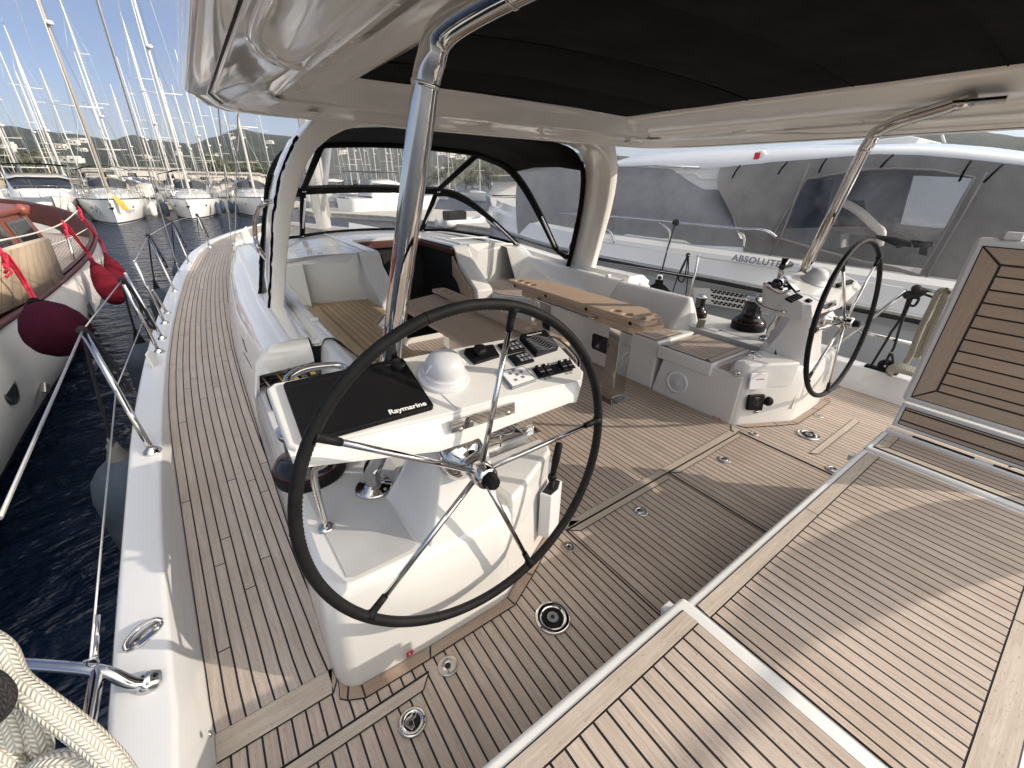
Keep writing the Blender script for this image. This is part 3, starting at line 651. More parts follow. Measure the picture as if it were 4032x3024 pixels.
    g=Geo(); g.prism([fl((1.43,y,z)) for y,z in ((5.95,-.3),(5.95,.962),(5.0,.962),(4.93,.93),(4.86,.80),(4.385,.50),(4.33,-.005),(4.4,-.3))],fl((.235,0,0))-fl((0,0,0))); g.build('companionway_side',M['gel'],Y,bevel=.025,seg=3)
def cdrop(y): return 0 if y<7.05 else .165*(y-7.05)+.03 if y<9 else .352+.06*(y-9)
# cabin top in pieces round the open hatch
g=Geo(); rows=[]
for x in rng(.56,1.45,12): 
    cr=.955-.09*((2.14-x)/1.6)**2
    rows.append([V((x,y,cr+ .012-cdrop(y))) for y in (5.0+.13*(1.45-x),5.5,6.0,6.5,7.04,7.2,8,9,10.5,12)])
g.grid(rows); g.grid([[mx(p) for p in r] for r in rows])
rows=[]
for x in rng(1.43,2.85,10):
    rows.append([V((x,y,.955-.09*((2.14-x)/1.6)**2+.014-cdrop(y))) for y in (5.93,6.1,6.5,7.04,7.2,8,9,10.5,12)])
g.grid(rows); cabin=g.build('cabin_top',M['gel'],Y,weld=False)
for x in (1.52,2.76):
    g=Geo(); g.box((x-.012,x+.012),(5.0,6.85),(.966,.976)); g.build('hatch_rail',M['gel_warm'],cabin)
for a in (0,1):
    fl=(lambda v:V(v)) if a==0 else mx
    g=Geo(); g.prism([fl(p) for p in ((.75,5.55,.948),(1.40,5.52,.964),(1.40,5.56,.964),(.75,5.59,.948))],(0,0,.014)); g.build('deck_step',M['gel_warm'],cabin)
for s in (0,1):
    fl=(lambda v:V(v)) if s==0 else mx
    for p in ((1.05,5.12,.95),(.47,2.9,.71),(.555,3.3,.745)):
        g=Geo(); g.prism([fl((p[0]+a,p[1]+b,p[2])) for a,b in ((-.028,-.014),(.028,-.014),(.028,.014),(-.028,.014))],(0,0,.022)); g.build('cushion_clip',M['white_plastic'],Y,bevel=.004)
# companionway: dark stairwell, wooden trim, door leaf, hatch frame
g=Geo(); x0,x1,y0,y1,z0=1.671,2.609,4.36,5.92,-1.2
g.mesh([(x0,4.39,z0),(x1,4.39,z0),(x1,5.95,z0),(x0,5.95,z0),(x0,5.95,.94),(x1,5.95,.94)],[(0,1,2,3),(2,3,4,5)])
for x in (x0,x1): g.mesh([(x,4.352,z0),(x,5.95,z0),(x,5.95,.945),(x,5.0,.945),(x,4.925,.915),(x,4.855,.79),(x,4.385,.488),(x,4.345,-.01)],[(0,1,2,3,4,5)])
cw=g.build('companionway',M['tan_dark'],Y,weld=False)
g=Geo(); g.box((1.668,2.612),(5.88,5.925),(.86,.945)); g.box((1.668,1.70),(4.95,5.878),(.86,.925)); g.box((2.58,2.612),(4.95,5.878),(.86,.925)); g.build('wooden_trim',M['mahogany'],cw,bevel=.004)
g=Geo(); g.box((1.66,2.62),(5.93,6.00),(.945,.985)); g.build('hatch_edge',M['gel'],cw,bevel=.006)
g=Geo(); g.prism([(2.575,y,z) for y,z in ((4.93,.84),(4.80,.70),(4.45,.48),(4.43,-.02),(4.66,-.02),(4.66,.30),(4.80,.52),(4.93,.60))],(.028,0,0)); dr=g.build('door',M['table_wood'],cw,bevel=.004)
g=Geo(); g.tube(smooth_path([(2.572,4.62,.30),(2.545,4.62,.31),(2.535,4.63,.36),(2.545,4.64,.41),(2.572,4.64,.42)],4),.008,8); g.build('handle',M['steel'],dr)
g=Geo(); g.box((1.668,2.612),(4.372,4.40),(-.004,.06)); g.build('sill',M['gel'],cw,bevel=.006)
# ------------------------------------------------------------------ arch
def ap(z): return 3.72-.4*(z-.76)
OUT=[(.29,.66),(.33,.777),(.372,1.0),(.41,1.20),(.45,1.41),(.50,1.60),(.545,1.72),(.60,1.83),(.67,1.935),(.77,2.04),(.90,2.115),(1.08,2.16),(1.4,2.19),(1.8,2.205),(2.14,2.21)]
INN=[(.42,.66),(.435,.81),(.475,1.03),(.519,1.254),(.565,1.45),(.615,1.60),(.665,1.72),(.715,1.81),(.775,1.88),(.86,1.945),(.96,1.995),(1.10,2.032),(1.4,2.06),(1.8,2.074),(2.14,2.078)]
rows=[]
pairs=list(zip(OUT,INN)); full=[(o,i,0) for o,i in pairs]+[(o,i,1) for o,i in reversed(pairs[:-1])]
for o,i,m in full:
    fl=(lambda v:V(v)) if m==0 else mx
    zo,zi=o[1],i[1]; d_=.42-.10*min(1,max(0,(zo-1.6)/.5)); c=.018
    ox=V((o[0],ap(zo),zo)); ix=V((i[0],ap(zi),zi)); e=(ix-ox).normalized()
    F=V((0,d_,0)); q=V((0,c,0))
    sec=[ox+q,ox+e*c*.3+q*.3,ox+e*c,ix-e*c,ix-e*c*.3+q*.3,ix+q,ix+F-q,ix+F-e*c,ox+F+e*c,ox+F-q]
    rows.append([fl(p) for p in sec])
g=Geo(); g.grid(rows,close=True); arch=g.build('arch',M['gel_warm'],Y)
# dodger side panel and rubber welts on the outside of the arch legs
for s in (0,1):
    fl=(lambda v:V(v)) if s==0 else mx
    rows=[]
    for k,(x,z) in enumerate(OUT[1:9]):
        y=ap(z); rows.append([fl(p) for p in ((x-.004,y+.025,z),(x-.012,y+.12,z),(x-.010,y+.30,z),(x+.004,y+.55-.2*k/7,z))])
    g=Geo(); g.grid(rows); g.build('arch_side_panel',M['gel_gloss'],Y,solid=.008)
    random.seed(3)
    for off,r,wob in ((.03,.011,.010),(.56,.016,.008)):
        pts=[]
        for k,(x,z) in enumerate(smooth_path([(a,b,0) for a,b in OUT[1:9 if off<.1 else 7]],5) and [(p.x,p.y) for p in smooth_path([(a,b,0) for a,b in OUT[1:9 if off<.1 else 7]],5)]):
            y=ap(z)+off-(.2*(z-.77)/1.2 if off>.1 else 0); pts.append(fl((x-.006+random.uniform(-wob,wob)*.5,y+random.uniform(-wob,wob),z)))
        g=Geo(); g.tube(pts,r,7); g.build('rubber_welt',M['canvas_black'],Y)
g=Geo(); q=PP(c4(1610,185),(0,3.45,2.09),(0,0,1)); g.lathe([(0,-.008),(.03,-.008),(.034,-.003),(.036,.0)],(2.35,3.33,2.066),(0,0,1)); g.build('arch_lamp',M['steel'],Y)
# ------------------------------------------------------------------ hardtop
HA=.12
def rectloop(x0,y0,y1,z): return [(x0,y0),(x0,y1),(2*CX-x0,y1),(2*CX-x0,y0)],z
def outloop(e,z):
    h=[(.20-e,HA-e*.6),(.20-e,2.45),(.20-e,2.62+e*.2),(.27-e*.9,2.93+e*.65),(.36-e*.9,3.08+e*1.0),(.50-e*.5,3.14+e*.8),(.745,3.17+e),(1.3,3.20+e),(2.14,3.215+e)]
    return h+[(2*CX-a,b) for a,b in reversed(h[:-1])],z
LP=[rectloop(.97,HA+.15,2.94,2.222),rectloop(.962,HA+.145,2.945,2.205),rectloop(.93,HA+.13,2.955,2.192),rectloop(.86,HA+.12,2.968,2.172),rectloop(.66,HA+.08,2.985,2.138),rectloop(.575,HA+.06,2.995,2.118),rectloop(.57,HA+.055,2.998,2.106),rectloop(.50,HA+.05,3.005,2.094),rectloop(.495,HA+.05,3.01,2.104),outloop(-.17,2.088),outloop(-.12,2.082),outloop(-.05,2.055),outloop(-.012,2.038),outloop(0,2.035),outloop(.004,2.040),outloop(.010,2.040),outloop(.014,2.030),outloop(.020,2.027),outloop(.078,2.029),outloop(.088,2.033),outloop(.094,2.045),outloop(.098,2.09),outloop(.085,2.17),outloop(.03,2.25),outloop(-.1,2.31),rectloop(.7,HA+.1,2.95,2.35)]
cen=(2.14,1.75)
def hit(poly,th):
    dx,dy=math.cos(th),math.sin(th); best=None; n=len(poly)
    for i in range(n):
        ax,ay=poly[i][0]-cen[0],poly[i][1]-cen[1]; bx,by=poly[(i+1)%n][0]-cen[0],poly[(i+1)%n][1]-cen[1]
        ex,ey=bx-ax,by-ay; den=dx*ey-dy*ex
        if abs(den)<1e-9: continue
        t=(ax*ey-ay*ex)/den; u=(ax*dy-ay*dx)/den
        if t>0 and -1e-6<=u<=1+1e-6 and (best is None or t>best): best=t
    return (cen[0]+dx*best,cen[1]+dy*best)
ths=sorted(set([round(2*PI*k/260,5) for k in range(260)]+[round(math.atan2(p[1]-cen[1],p[0]-cen[0])%(2*PI),5) for l,z in LP for p in l]))
rows=[[V((*hit(l,th),z+.02*(1-((hit(l,th)[0]-2.14)/2)**2)*(1 if z>2.15 else 0))) for th in ths] for l,z in LP]
g=Geo(); g.grid(rows,close=True,capb=True); ht=g.build('hardtop',M['gel_gloss'],Y)
for s in (0,1):
    fl=(lambda v:V(v)) if s==0 else mx
    g=Geo(); C_=smooth_path([(.235,.3,2.052),(.24,1.2,2.052),(.25,1.55,2.056),(.285,1.78,2.068),(.345,1.98,2.085),(.42,2.12,2.094),(.50,2.2,2.10)],6)
    rws=[]
    for a,b in zip(C_,C_[1:]+[C_[-1]*2-C_[-2]]):
        t_=(b-a).normalized(); n_=V((t_.y,-t_.x,0)); rws.append([fl(a+n_*w_+V((0,0,h_))) for w_,h_ in ((-.024,.004),(-.020,-.008),(.020,-.010),(.024,.006))])
    g.grid(rws); g.build('curved_stiffener',M['gel_gloss'],ht)
def quilt():
    t=NT('black_quilted_canvas'); o=t.obj(); nz=t.noise(o,3,6,.65); t.put(t.b.inputs['Base Color'],t.ramp(nz,[(.3,(.009,.0086,.0084)),(.75,(.017,.0162,.0155))])); t.b.inputs['Roughness'].default_value=.9; t.b.inputs['Specular IOR Level'].default_value=.06
    t.bump(t.math('ADD',t.noise(t.map(o,(1,2.2,1)),1.6,4,.5),t.math('MULTIPLY',t.noise(o,600,1),.015)),.6,.05); return t.m
g=Geo(); rows=[]
for y in rng(HA+.15,2.94,90):
    rows.append([V((x,y,2.232+.05*(1-((x-2.14)/1.2)**2)-.034*abs(math.sin(y*PI/.62))**.5*(1-((x-2.14)/1.2)**4)+.004*noise.noise(V((x*3,y*3,1))))) for x in rng(.965,3.315,40)])
g.grid(rows); cv=g.build('canopy_fabric',quilt(),ht)
for y in (.62,1.24,1.86,2.48):
    g=Geo(); g.tube([V((x,y+.004,2.229+.05*(1-((x-2.14)/1.2)**2))) for x in rng(.98,3.3,24)],.006,6); g.build('canopy_seam',M['canvas_black'],cv)
for s in (0,1):
    fl=(lambda v:V(v)) if s==0 else mx
    g=Geo(); g.tube([fl(p) for p in ((.193,.2,2.037),(.193,2.45,2.037),(.193,2.62,2.037),(.225,2.78,2.037),(.262,2.93,2.037))],.005,6); g.build('drip_seal',M['caulk'],ht)
for s in (0,1):
    fl=(lambda v:V(v)) if s==0 else mx
    for y in (.5,.9,1.3,1.7,2.1,2.5,2.9):
        for x in (.45,.56): g=Geo(); g.lathe([(0,-.003),(.006,-.0025),(.008,0)],fl((.512 if x<.5 else .558,y,2.0955 if x<.5 else 2.1035)),n=10); g.build('screw_cap',M['gel_warm'],ht)
    g=Geo(); g.lathe([(0,-.004),(.030,-.004),(.034,-.001),(.035,.002)],fl((.745,3.08,2.052)),(0,0,1),n=20); g.build('round_cap',M['gel_warm'],ht)
# ------------------------------------------------------------------ dodger: canvas, tubes and clear panes
D={}
D['U']=V((3.052,4.99,2.017)); D['L']=V((3.067,6.232,1.564)); D['B']=V((3.063,6.885,.952))
bowA=[D['U']]+[PX(c4(a,b),x) for a,b,x in ((1480,352,3.28),(1590,405,3.47),(1690,525,3.63),(1780,690,3.74),(1850,840,3.82),(1895,935,3.86))]
bowB=[D['L']]+[PX(c4(a,b),x) for a,b,x in ((1230,563,3.24),(1330,612,3.40),(1430,690,3.56),(1535,785,3.69),(1640,885,3.80))]
base=[D['B'],PX(c4(1180,800),3.3),PX(c4(1340,822),3.5),PX(c4(1500,850),3.66),PX(c4(1640,890),3.80)]
bowA=smooth_path(bowA,4); bowB=smooth_path(bowB,5); baseS=smooth_path(base,6)
def resample(P,n):
    L=[0]
    for a,b in zip(P,P[1:]): L.append(L[-1]+(b-a).length)
    out=[]
    for k in range(n):
        t=L[-1]*k/(n-1); i=max(j for j in range(len(L)) if L[j]<=t+1e-9); i=min(i,len(P)-2); u=(t-L[i])/max(1e-9,L[i+1]-L[i]); out.append(P[i].lerp(P[i+1],u))
    return out
N=25; bowA,bowB,baseS=resample(bowA,N),resample(bowB,N),resample(baseS,N)
arF=[V((2*CX-i[0]-.03,ap(i[1])+.36,i[1]+.01)) for i in INN]   # inside forward edge of the arch, starboard from foot to crown
dg=Geo(); 
frt=M['canvas_black']
def strip(g,P,Q): g.grid([[p,q] for p,q in zip(P,Q)])
UU=[V((x,4.99+.10*(1-((x-2.14)/.92)**2),2.017+.045*(1-((x-2.14)/.92)**2))) for x in rng(1.228,3.052,13)]
LLn=[V((x,6.232+.16*(1-((x-2.14)/.93)**2),1.564+.02*(1-((x-2.14)/.93)**2))) for x in rng(1.213,3.067,13)]
BB=[V((x,6.885+.22*(1-((x-2.14)/.93)**2),.955+.022*(1-((x-2.14)/.93)**2))) for x in rng(1.217,3.063,13)]
dod=thing('dodger','black canvas spray dodger with clear windscreen panes ahead of the white arch','spray dodger')
def pane(name,P,Q):
    g=Geo(); strip(g,P,Q); return g.build(name,M['vinyl'],dod,weld=False)
def band(name,P,w,dirs=None,m=None,r=.018):
    g=Geo(); g.tube(P,r if isinstance(r,list) else [r]*len(P),8); return g.build(name,m or frt,dod)
pane('window_pane',UU,LLn); pane('window_pane',LLn,BB)
# roof canvas between upper front edge and arch crown
arc_full=[(mx(p)) for p in arF]+list(reversed(arF[:-1]))
IA=min(range(N),key=lambda k:abs(bowA[k].z-1.80))
front=[mx(p) for p in reversed(bowA[:IA+1])]+UU[1:-1]+bowA[:IA+1]
back=resample([V((p.x,p.y-.02,p.z)) for p in arc_full[7:-7]],len(front))
g=Geo(); rows=[]
for t in (0,.33,.66,1): rows.append([a.lerp(b,t)+V((0,0,.05*math.sin(PI*t))) for a,b in zip(front,back)])
g.grid(rows); g.build('roof_canvas',frt,dod,solid=.004)
for s in (0,1):
    fl=(lambda v:V(v)) if s==0 else mx
    A=[fl(mx(p)) for p in bowA]; Bq=[fl(mx(p)) for p in bowB]; Cq=[fl(mx(p)) for p in baseS]
    pane('side_pane',A,Bq); pane('side_pane',Bq,Cq)
    low=resample([fl(mx(p)) for p in bowA[IA:]],14); fw=resample([fl(mx(p)) for p in reversed(arF[:8])],14)
    pane('side_pane',low,fw)
    band('frame_bow',A,.04,r=.028); band('frame_bow',Bq,.04,r=.033)
    g=Geo(); strip(g,[a.lerp(b,-.00) +V((0,0,.0)) for a,b in zip(A,Bq)],[a.lerp(b,.09) for a,b in zip(A,Bq)]); strip(g,[b.lerp(c,0) for b,c in zip(Bq,Cq)],[b.lerp(c,.12) for b,c in zip(Bq,Cq)]); g.build('frame_hem',frt,dod,solid=.006,weld=False)
    band('frame_seam',[A[0],A[0].lerp(Bq[0],.5),Bq[0]],.03,r=.034); band('frame_seam',[Bq[0],Cq[0]],.03,r=.036); band('frame_seam',Cq,.03,r=.020); band('frame_seam',resample([fl(mx(p)) for p in (bowA[-1],V((3.80,4.12,.84)),arF[1],arF[3])],8),.03,r=.03)
    band('frame_seam',resample([fl(mx(p)) for p in reversed(arF[:9])],14),.03,r=.028)
    g=Geo(); g.tube([Bq[0]+V((.0,-.035,-.10)),Cq[0]+V((0,-.04,.03))],.012,10); g.lathe([(.0,0),(.02,0),(.02,.015),(.012,.03),(0,.04)],Cq[0]+V((0,-.04,0)),n=10); g.box((Bq[0].x-.022,Bq[0].x+.022),(Bq[0].y-.055,Bq[0].y-.02),(Bq[0].z-.02,Bq[0].z+.025)); g.build('strut',M['white_plastic'],dod)
    for P,Q in ((A,8),(Bq,9)):
        g=Geo(); sg=P[N-Q:N-1 if P is A else N]; g.tube([p+V((-.030 if s else .030,-.030,.0)) for p in sg],.011,8); g.build('bow_tube',M['steel'],dod)
        g=Geo(); e=P[-1]; g.lathe([(0,-.03),(.022,-.03),(.022,-.01),(.014,.01),(.014,.03)],e+V((0,-.02,-.01)),n=10); g.build('foot_fitting',M['steel'],dod)
band('frame_band',UU,.03,r=.046); band('frame_band',LLn,.03,r=.052); band('frame_band',BB,.03,r=.024)
g=Geo(); strip(g,UU,[a.lerp(b,.05) for a,b in zip(UU,LLn)]); strip(g,[a.lerp(b,.95) for a,b in zip(UU,LLn)],LLn); strip(g,LLn,[a.lerp(b,.07) for a,b in zip(LLn,BB)]); g.build('frame_hem',frt,dod,solid=.006,weld=False)
settle(dod,(2.14,6.9,.95))
# ------------------------------------------------------------------ aft bench / sunbed with its raised backrest
def PD(p,depth): return CC+ray(p)*depth
BN=thing('aft_bench','aft teak slatted bench in white frame with raised backrest at lower right','bench')
def seat(x0,x1,y0,y1,z,h,name='seat_panel',ends=(1,1),bw=.052,rim=.032,rl=None,rr_=None):
    g=Geo(); g.box((x0,x1),(y0,y1),(z-h,z-.004)); sp_=g.build(name,M['gel'],BN,bevel=.016,seg=4)
    a,b,c,d_=x0+(rl or rim),x1-(rr_ or rim),y0+rim,y1-rim
    g=Geo(); g.face([(a,c,z-.002),(b,c,z-.002),(b,d_,z-.002),(a,d_,z-.002)],None,2)
    s=.0045; la=bw if ends[0] else 0; lb=bw if ends[1] else 0
    planar(g,[(a+la+s,c+bw*1.5+s,z+.002),(b-lb-s,c+bw*1.5+s,z+.002),(b-lb-s,d_-bw-s,z+.002),(a+la+s,d_-bw-s,z+.002)])
    xm=a+(b-a)*.52
    for u,v in ((a,xm-s/2),(xm+s/2,b)):
        e=bw if u==a else 0; e2=bw if v==b else 0
        board(g,[(u+(s if e else 0),d_-s,z+.002),(v-(s if e2 else 0),d_-s,z+.002),(v-e2*(1 if ends[1] else 0),d_-bw,z+.002),(u+e*(1 if ends[0] else 0),d_-bw,z+.002)])
        board(g,[(u+s,c+s,z+.002),(v-s,c+s,z+.002),(v-e2*(1 if ends[1] else 0),c+bw*1.5,z+.002),(u+e*(1 if ends[0] else 0),c+bw*1.5,z+.002)])
    if ends[0]: board(g,[(a+s,c+s*2,z+.002),(a+s,d_-s*2,z+.002),(a+bw-s,d_-bw-s,z+.002),(a+bw-s,c+bw*1.5,z+.002)])
    if ends[1]: board(g,[(b-s,c+s*2,z+.002),(b-s,d_-s*2,z+.002),(b-bw+s,d_-bw-s,z+.002),(b-bw+s,c+bw*1.5,z+.002)])
    g.build('slats',[M['teak'],M['teak_plain'],M['caulk']],sp_,weld=False); return sp_
s1=seat(-.62,.985,-.36,.412,.528,.075,ends=(0,0),rr_=.048); s2=seat(1.004,2.655,-.345,.425,.44,.07,ends=(0,0),rl=.05); s3=seat(2.672,2.975,-.345,.425,.442,.07,ends=(1,0))
g=Geo(); g.box((-.60,2.97),(-.33,.39),(-.004,.37)); g.build('bench_base',M['gel'],BN,bevel=.01)
g=Geo(); g.prism([(.93,.415,.47),(.975,.415,.47),(.975,.415,.41),(.945,.415,.41)],(0,.03,0)); g.build('latch',M['white_plastic'],BN,bevel=.004); g=Geo(); g.prism([(2.56,.427,.415),(2.60,.427,.415),(2.60,.427,.375),(2.57,.427,.375)],(0,.025,0)); g.build('latch',M['white_plastic'],BN,bevel=.004)
g=Geo(); g.box((2.978,3.03),(-.345,.415),(.40,.448)); hb=g.build('hinge_bar',M['gel'],BN,bevel=.008)
for y0,y1 in ((.05,.30),(-.26,-.02)):
    g=Geo(); g.box((2.99,3.012),(y0,y1),(.4482,.452)); g.build('hinge',M['black'],hb)
# footrest strip and backrest: one upright board each
def upright(name,o,ux,uy,w,h,mat,rim,mit,th=.045,border=.085):
    o,ux,uy=V(o),V(ux).normalized(),V(uy).normalized(); n=ux.cross(uy).normalized()
    g=Geo(); g.obox(o-n*th,ux*w,uy*h,n*th); sh=g.build(name,M['gel'],BN,bevel=.03 if h>.3 else .012,seg=4)
    P=lambda a,b,e=.003: o+ux*a+uy*b+n*e
    g=Geo(); g.face([P(rim,rim,.001),P(w-rim,rim,.001),P(w-rim,h-rim,.001),P(rim,h-rim,.001)],None,2); s=.005
    def pl(a0,b0,a1,b1): 
        pts=[P(a0,b0),P(a1,b0),P(a1,b1),P(a0,b1)]; g.face(pts,[(p.dot(uy),p.dot(ux)) for p in pts],0)
    if mit:
        pl(rim+border+s,rim+.075+s,w-rim-s,h-rim-.075-s)
        board(g,[P(rim+s,rim+s*2),P(rim+s,h-rim-s*2),P(rim+border-s,h-rim-.075-s),P(rim+border-s,rim+.075+s)])
        board(g,[P(rim+s*2,rim+s),P(rim+border,rim+.075-s),P(w-rim,rim+.075-s),P(w-rim,rim+s)])
        board(g,[P(rim+s*2,h-rim-s),P(rim+border,h-rim-.075+s),P(w-rim,h-rim-.075+s),P(w-rim,h-rim-s)])
    else: pl(rim+s,rim+s,w-rim-s,h-rim-s)
    g.build('slats',[M['teak_brown'],M['teak_brown_plain'],M['caulk']],sh,weld=False); return sh
upright('footboard',(3.02,.408,.462),(0,-1,0),(.12,0,1),.76,.15,None,.022,False)
upright('backrest',(3.0,.415,.63),(0,-1,0),(-.055,0,1),.77,.875,None,.034,True)
g=Geo(); g.box((2.95,3.0),(.27,.33),(1.502,1.535)); g.build('latch',M['gel'],BN,bevel=.006); g=Geo(); g.box((2.95,3.0),(-.1,-.02),(1.502,1.52)); g.build('latch',M['gel'],BN,bevel=.006)
settle(BN,(1.2,0,0))
# ------------------------------------------------------------------ cockpit tables
def cut(o,cyl):
    g=Geo()
    for c_,r_,z0,z1 in cyl:
        n=24; g.prism([(c_[0]+r_*math.cos(2*PI*k/n),c_[1]+r_*math.sin(2*PI*k/n),z0) for k in range(n)],(0,0,z1-z0))
    k=g.build('cutter',M['table_wood'])
    md=o.modifiers.new('b','BOOLEAN'); md.object=k; md.operation='DIFFERENCE'; md.solver='EXACT'
    bpy.context.view_layer.update(); dg_=bpy.context.evaluated_depsgraph_get()
    me=bpy.data.meshes.new_from_object(o.evaluated_get(dg_)); o.modifiers.clear(); o.data=me; bpy.data.objects.remove(k)
def wood_uv(o,vec=(0,1,0),uvec=(1,0,0)):
    me=o.data; L=(me.uv_layers.new(name='UVMap') if not me.uv_layers else me.uv_layers[0]).data
    for p in me.polygons:
        for li in p.loop_indices:
            c=me.vertices[me.loops[li].vertex_index].co; n=p.normal
            L[li].uv=(c.x+c.z*1.0, c.y) if abs(n.y)<.8 else (c.x,c.z*3)
def leg(t,x,y,ztop,plate=True):
    g=Geo(); g.box((x-.078,x+.078),(y-.062,y+.062),(.03,ztop)); lg=g.build('leg',M['steel'],t,bevel=.006)
    g=Geo(); g.box((x-.084,x+.084),(y-.068,y+.068),(.008,.055)); g.box((x-.12,x+.12),(y-.115,y+.115),(.001,.008)); g.build('leg_foot',M['steel'],lg,bevel=.002)
    g=Geo()
    for a in (-.1,.1):
        for b in (-.095,.095): g.lathe([(0,.011),(.008,.0105),(.011,.008)],(x+a,y+b,0),n=10)
    g.build('bolt',M['steel_dull'],lg)
def slab(name,pts,z0,z1,t,cups=(),bev=.006):
    g=Geo(); g.prism([(a,b,z0) for a,b in pts],(0,0,z1-z0)); o=g.build(name,M['table_wood'],t)
    if cups: cut(o,[(c_,.040,z1-.026,z1+.02) for c_ in cups])
    md=o.modifiers.new('bevel','BEVEL'); md.width=bev; md.segments=3; md.limit_method='ANGLE'; md.angle_limit=rad(40)
    for p in o.data.polygons: p.use_smooth=False
    wood_uv(o); return o
T1=thing('cockpit_table','folded teak cockpit table on steel legs by the starboard settee','table','teak cockpit tables')
cups=[(2.575,y) for y in (3.47,3.36,3.25,2.16,2.04,1.92)]
slab('table_top',[(2.50,3.58),(2.50,1.86),(2.52,1.83),(2.60,1.815),(2.66,1.83),(2.845,2.06),(2.845,3.35),(2.66,3.58)],.755,.79,T1,cups,.008)
slab('folded_leaf',[(2.535,3.50),(2.535,1.84),(2.60,1.80),(2.70,1.79),(2.885,1.96),(2.885,3.42),(2.70,3.56)],.716,.752,T1)
slab('table_frame',[(2.545,3.38),(2.545,1.99),(2.57,1.955),(2.72,1.955),(2.72,3.42),(2.58,3.42)],.655,.714,T1,(),.014)
for y in (2.13,3.16): leg(T1,2.632,y,.655)
g=Geo(); g.tube(smooth_path([(2.545,3.08,.695),(2.50,3.075,.695),(2.485,3.03,.695),(2.485,2.70,.695),(2.485,2.37,.695),(2.50,2.325,.695),(2.545,2.32,.695)],4),.011,9); g.build('hand_rail',M['steel'],T1)
for y in (3.44,2.95,2.42,1.95):
    g=Geo(); g.box((2.4975,2.504),(y-.012,y+.012),(.74,.766)); g.box((2.496,2.498),(y-.016,y+.016),(.75,.756)); g.build('hinge',M['black'],T1)
settle(T1,(2.63,2.65,0))
T2=thing('cockpit_table','teak cockpit table with one leaf open on the port side','table','teak cockpit tables')
cups=[(1.72,y) for y in (3.47,3.36,3.25,2.16,2.04,1.92)]
slab('table_top',[(1.66,3.60),(1.66,1.86),(1.70,1.82),(1.78,1.83),(1.79,1.86),(1.79,3.56),(1.76,3.60)],.757,.792,T2,cups,.008)
slab('open_leaf',[(1.235,3.22),(1.235,2.14),(1.30,2.02),(1.656,1.87),(1.656,3.54),(1.32,3.44)],.724,.757,T2)
slab('table_frame',[(1.56,3.38),(1.56,1.99),(1.59,1.955),(1.74,1.955),(1.74,3.42),(1.59,3.42)],.655,.722,T2,(),.014)
for y in (2.16,3.16): leg(T2,1.64,y,.655)
settle(T2,(1.65,2.65,0))
# ------------------------------------------------------------------ steering wheels
def wheel(cx,label,sp):
    t=thing('steering_wheel',label,'steering wheel','twin steering wheels'); C0=V((cx,.981,.818)); th=.0833; R=.5625
    n=V((0,-math.cos(th),math.sin(th))); u=V((1,0,0)); v=n.cross(u); v=v if v.z>0 else -v
    P=lambda a,r: C0+(u*math.cos(a)+v*math.sin(a))*r
    g=Geo(); g.tube([P(2*PI*k/120,R) for k in range(120)],.0172,16,close=True); rim=g.build('rim',M['leather'],t)
    g=Geo(); 
    for k in range(260):
        a=2*PI*k/260; q=P(a,R-.0172)+n*.003; e=(P(a+.01,R)-P(a,R)).normalized()
        g.tube([q-e*.0032,q+e*.0032+n*.002],.0009,4)
    g.build('stitching',M['black_gloss'],rim)
    for k in range(5): a=.55+2*PI*k/5; g=Geo(); g.tube([P(a-.004,R),P(a+.004,R)],.0182,16); g.build('leather_joint',M['leather'],rim)
    for a in sp:
        g=Geo(); g.tube([P(a,.03),P(a,R-.075)],.0098,12); s_=g.build('spoke',M['steel'],t)
        g=Geo(); g.tube([P(a,R-.078),P(a,R-.05),P(a,R-.018),P(a,R-.006)],[.0115,.012,.013,.024],12); g.build('spoke_boot',M['leather'],s_)
    g=Geo(); g.lathe([(.0,.055),(.034,.055),(.041,.045),(.042,.0),(.042,-.03),(.036,-.04),(.036,-.06),(.050,-.075),(.066,-.085),(.080,-.10),(.088,-.115),(.089,-.14)],C0,n,28); hb=g.build('hub',M['steel'],t)
    g=Geo(); g.lathe([(0,.092),(.019,.092),(.025,.084),(.026,.056),(.031,.055)],C0,n,8,sm=False); g.build('hub_nut',M['black'],hb)
    settle(t,C0-V((0,0,.0))); return t
C0=V((.584,.981,.818)); NW=V((0,-math.cos(.0833),math.sin(.0833)))
angs=[]
for p in (c6(1500,270),c6(1975,900),c6(420,1000),c7(640,820),c7(1460,545)):
    q=PP(p,C0,NW)-C0; angs.append(math.atan2(q.z,q.x))
wheel(.584,'black leather rimmed steering wheel with steel spokes nearest the camera',angs)
C1=V((3.696,.981,.818)); angs2=[]
for p in (c8(1245,75),c8(1360,235),c8(960,505),c8(985,850),c8(1195,665)):
    q=PP(p,C1,NW)-C1; angs2.append(math.atan2(q.z,q.x))
wheel(3.696,'far steering wheel with black rim at the starboard helm',angs2)
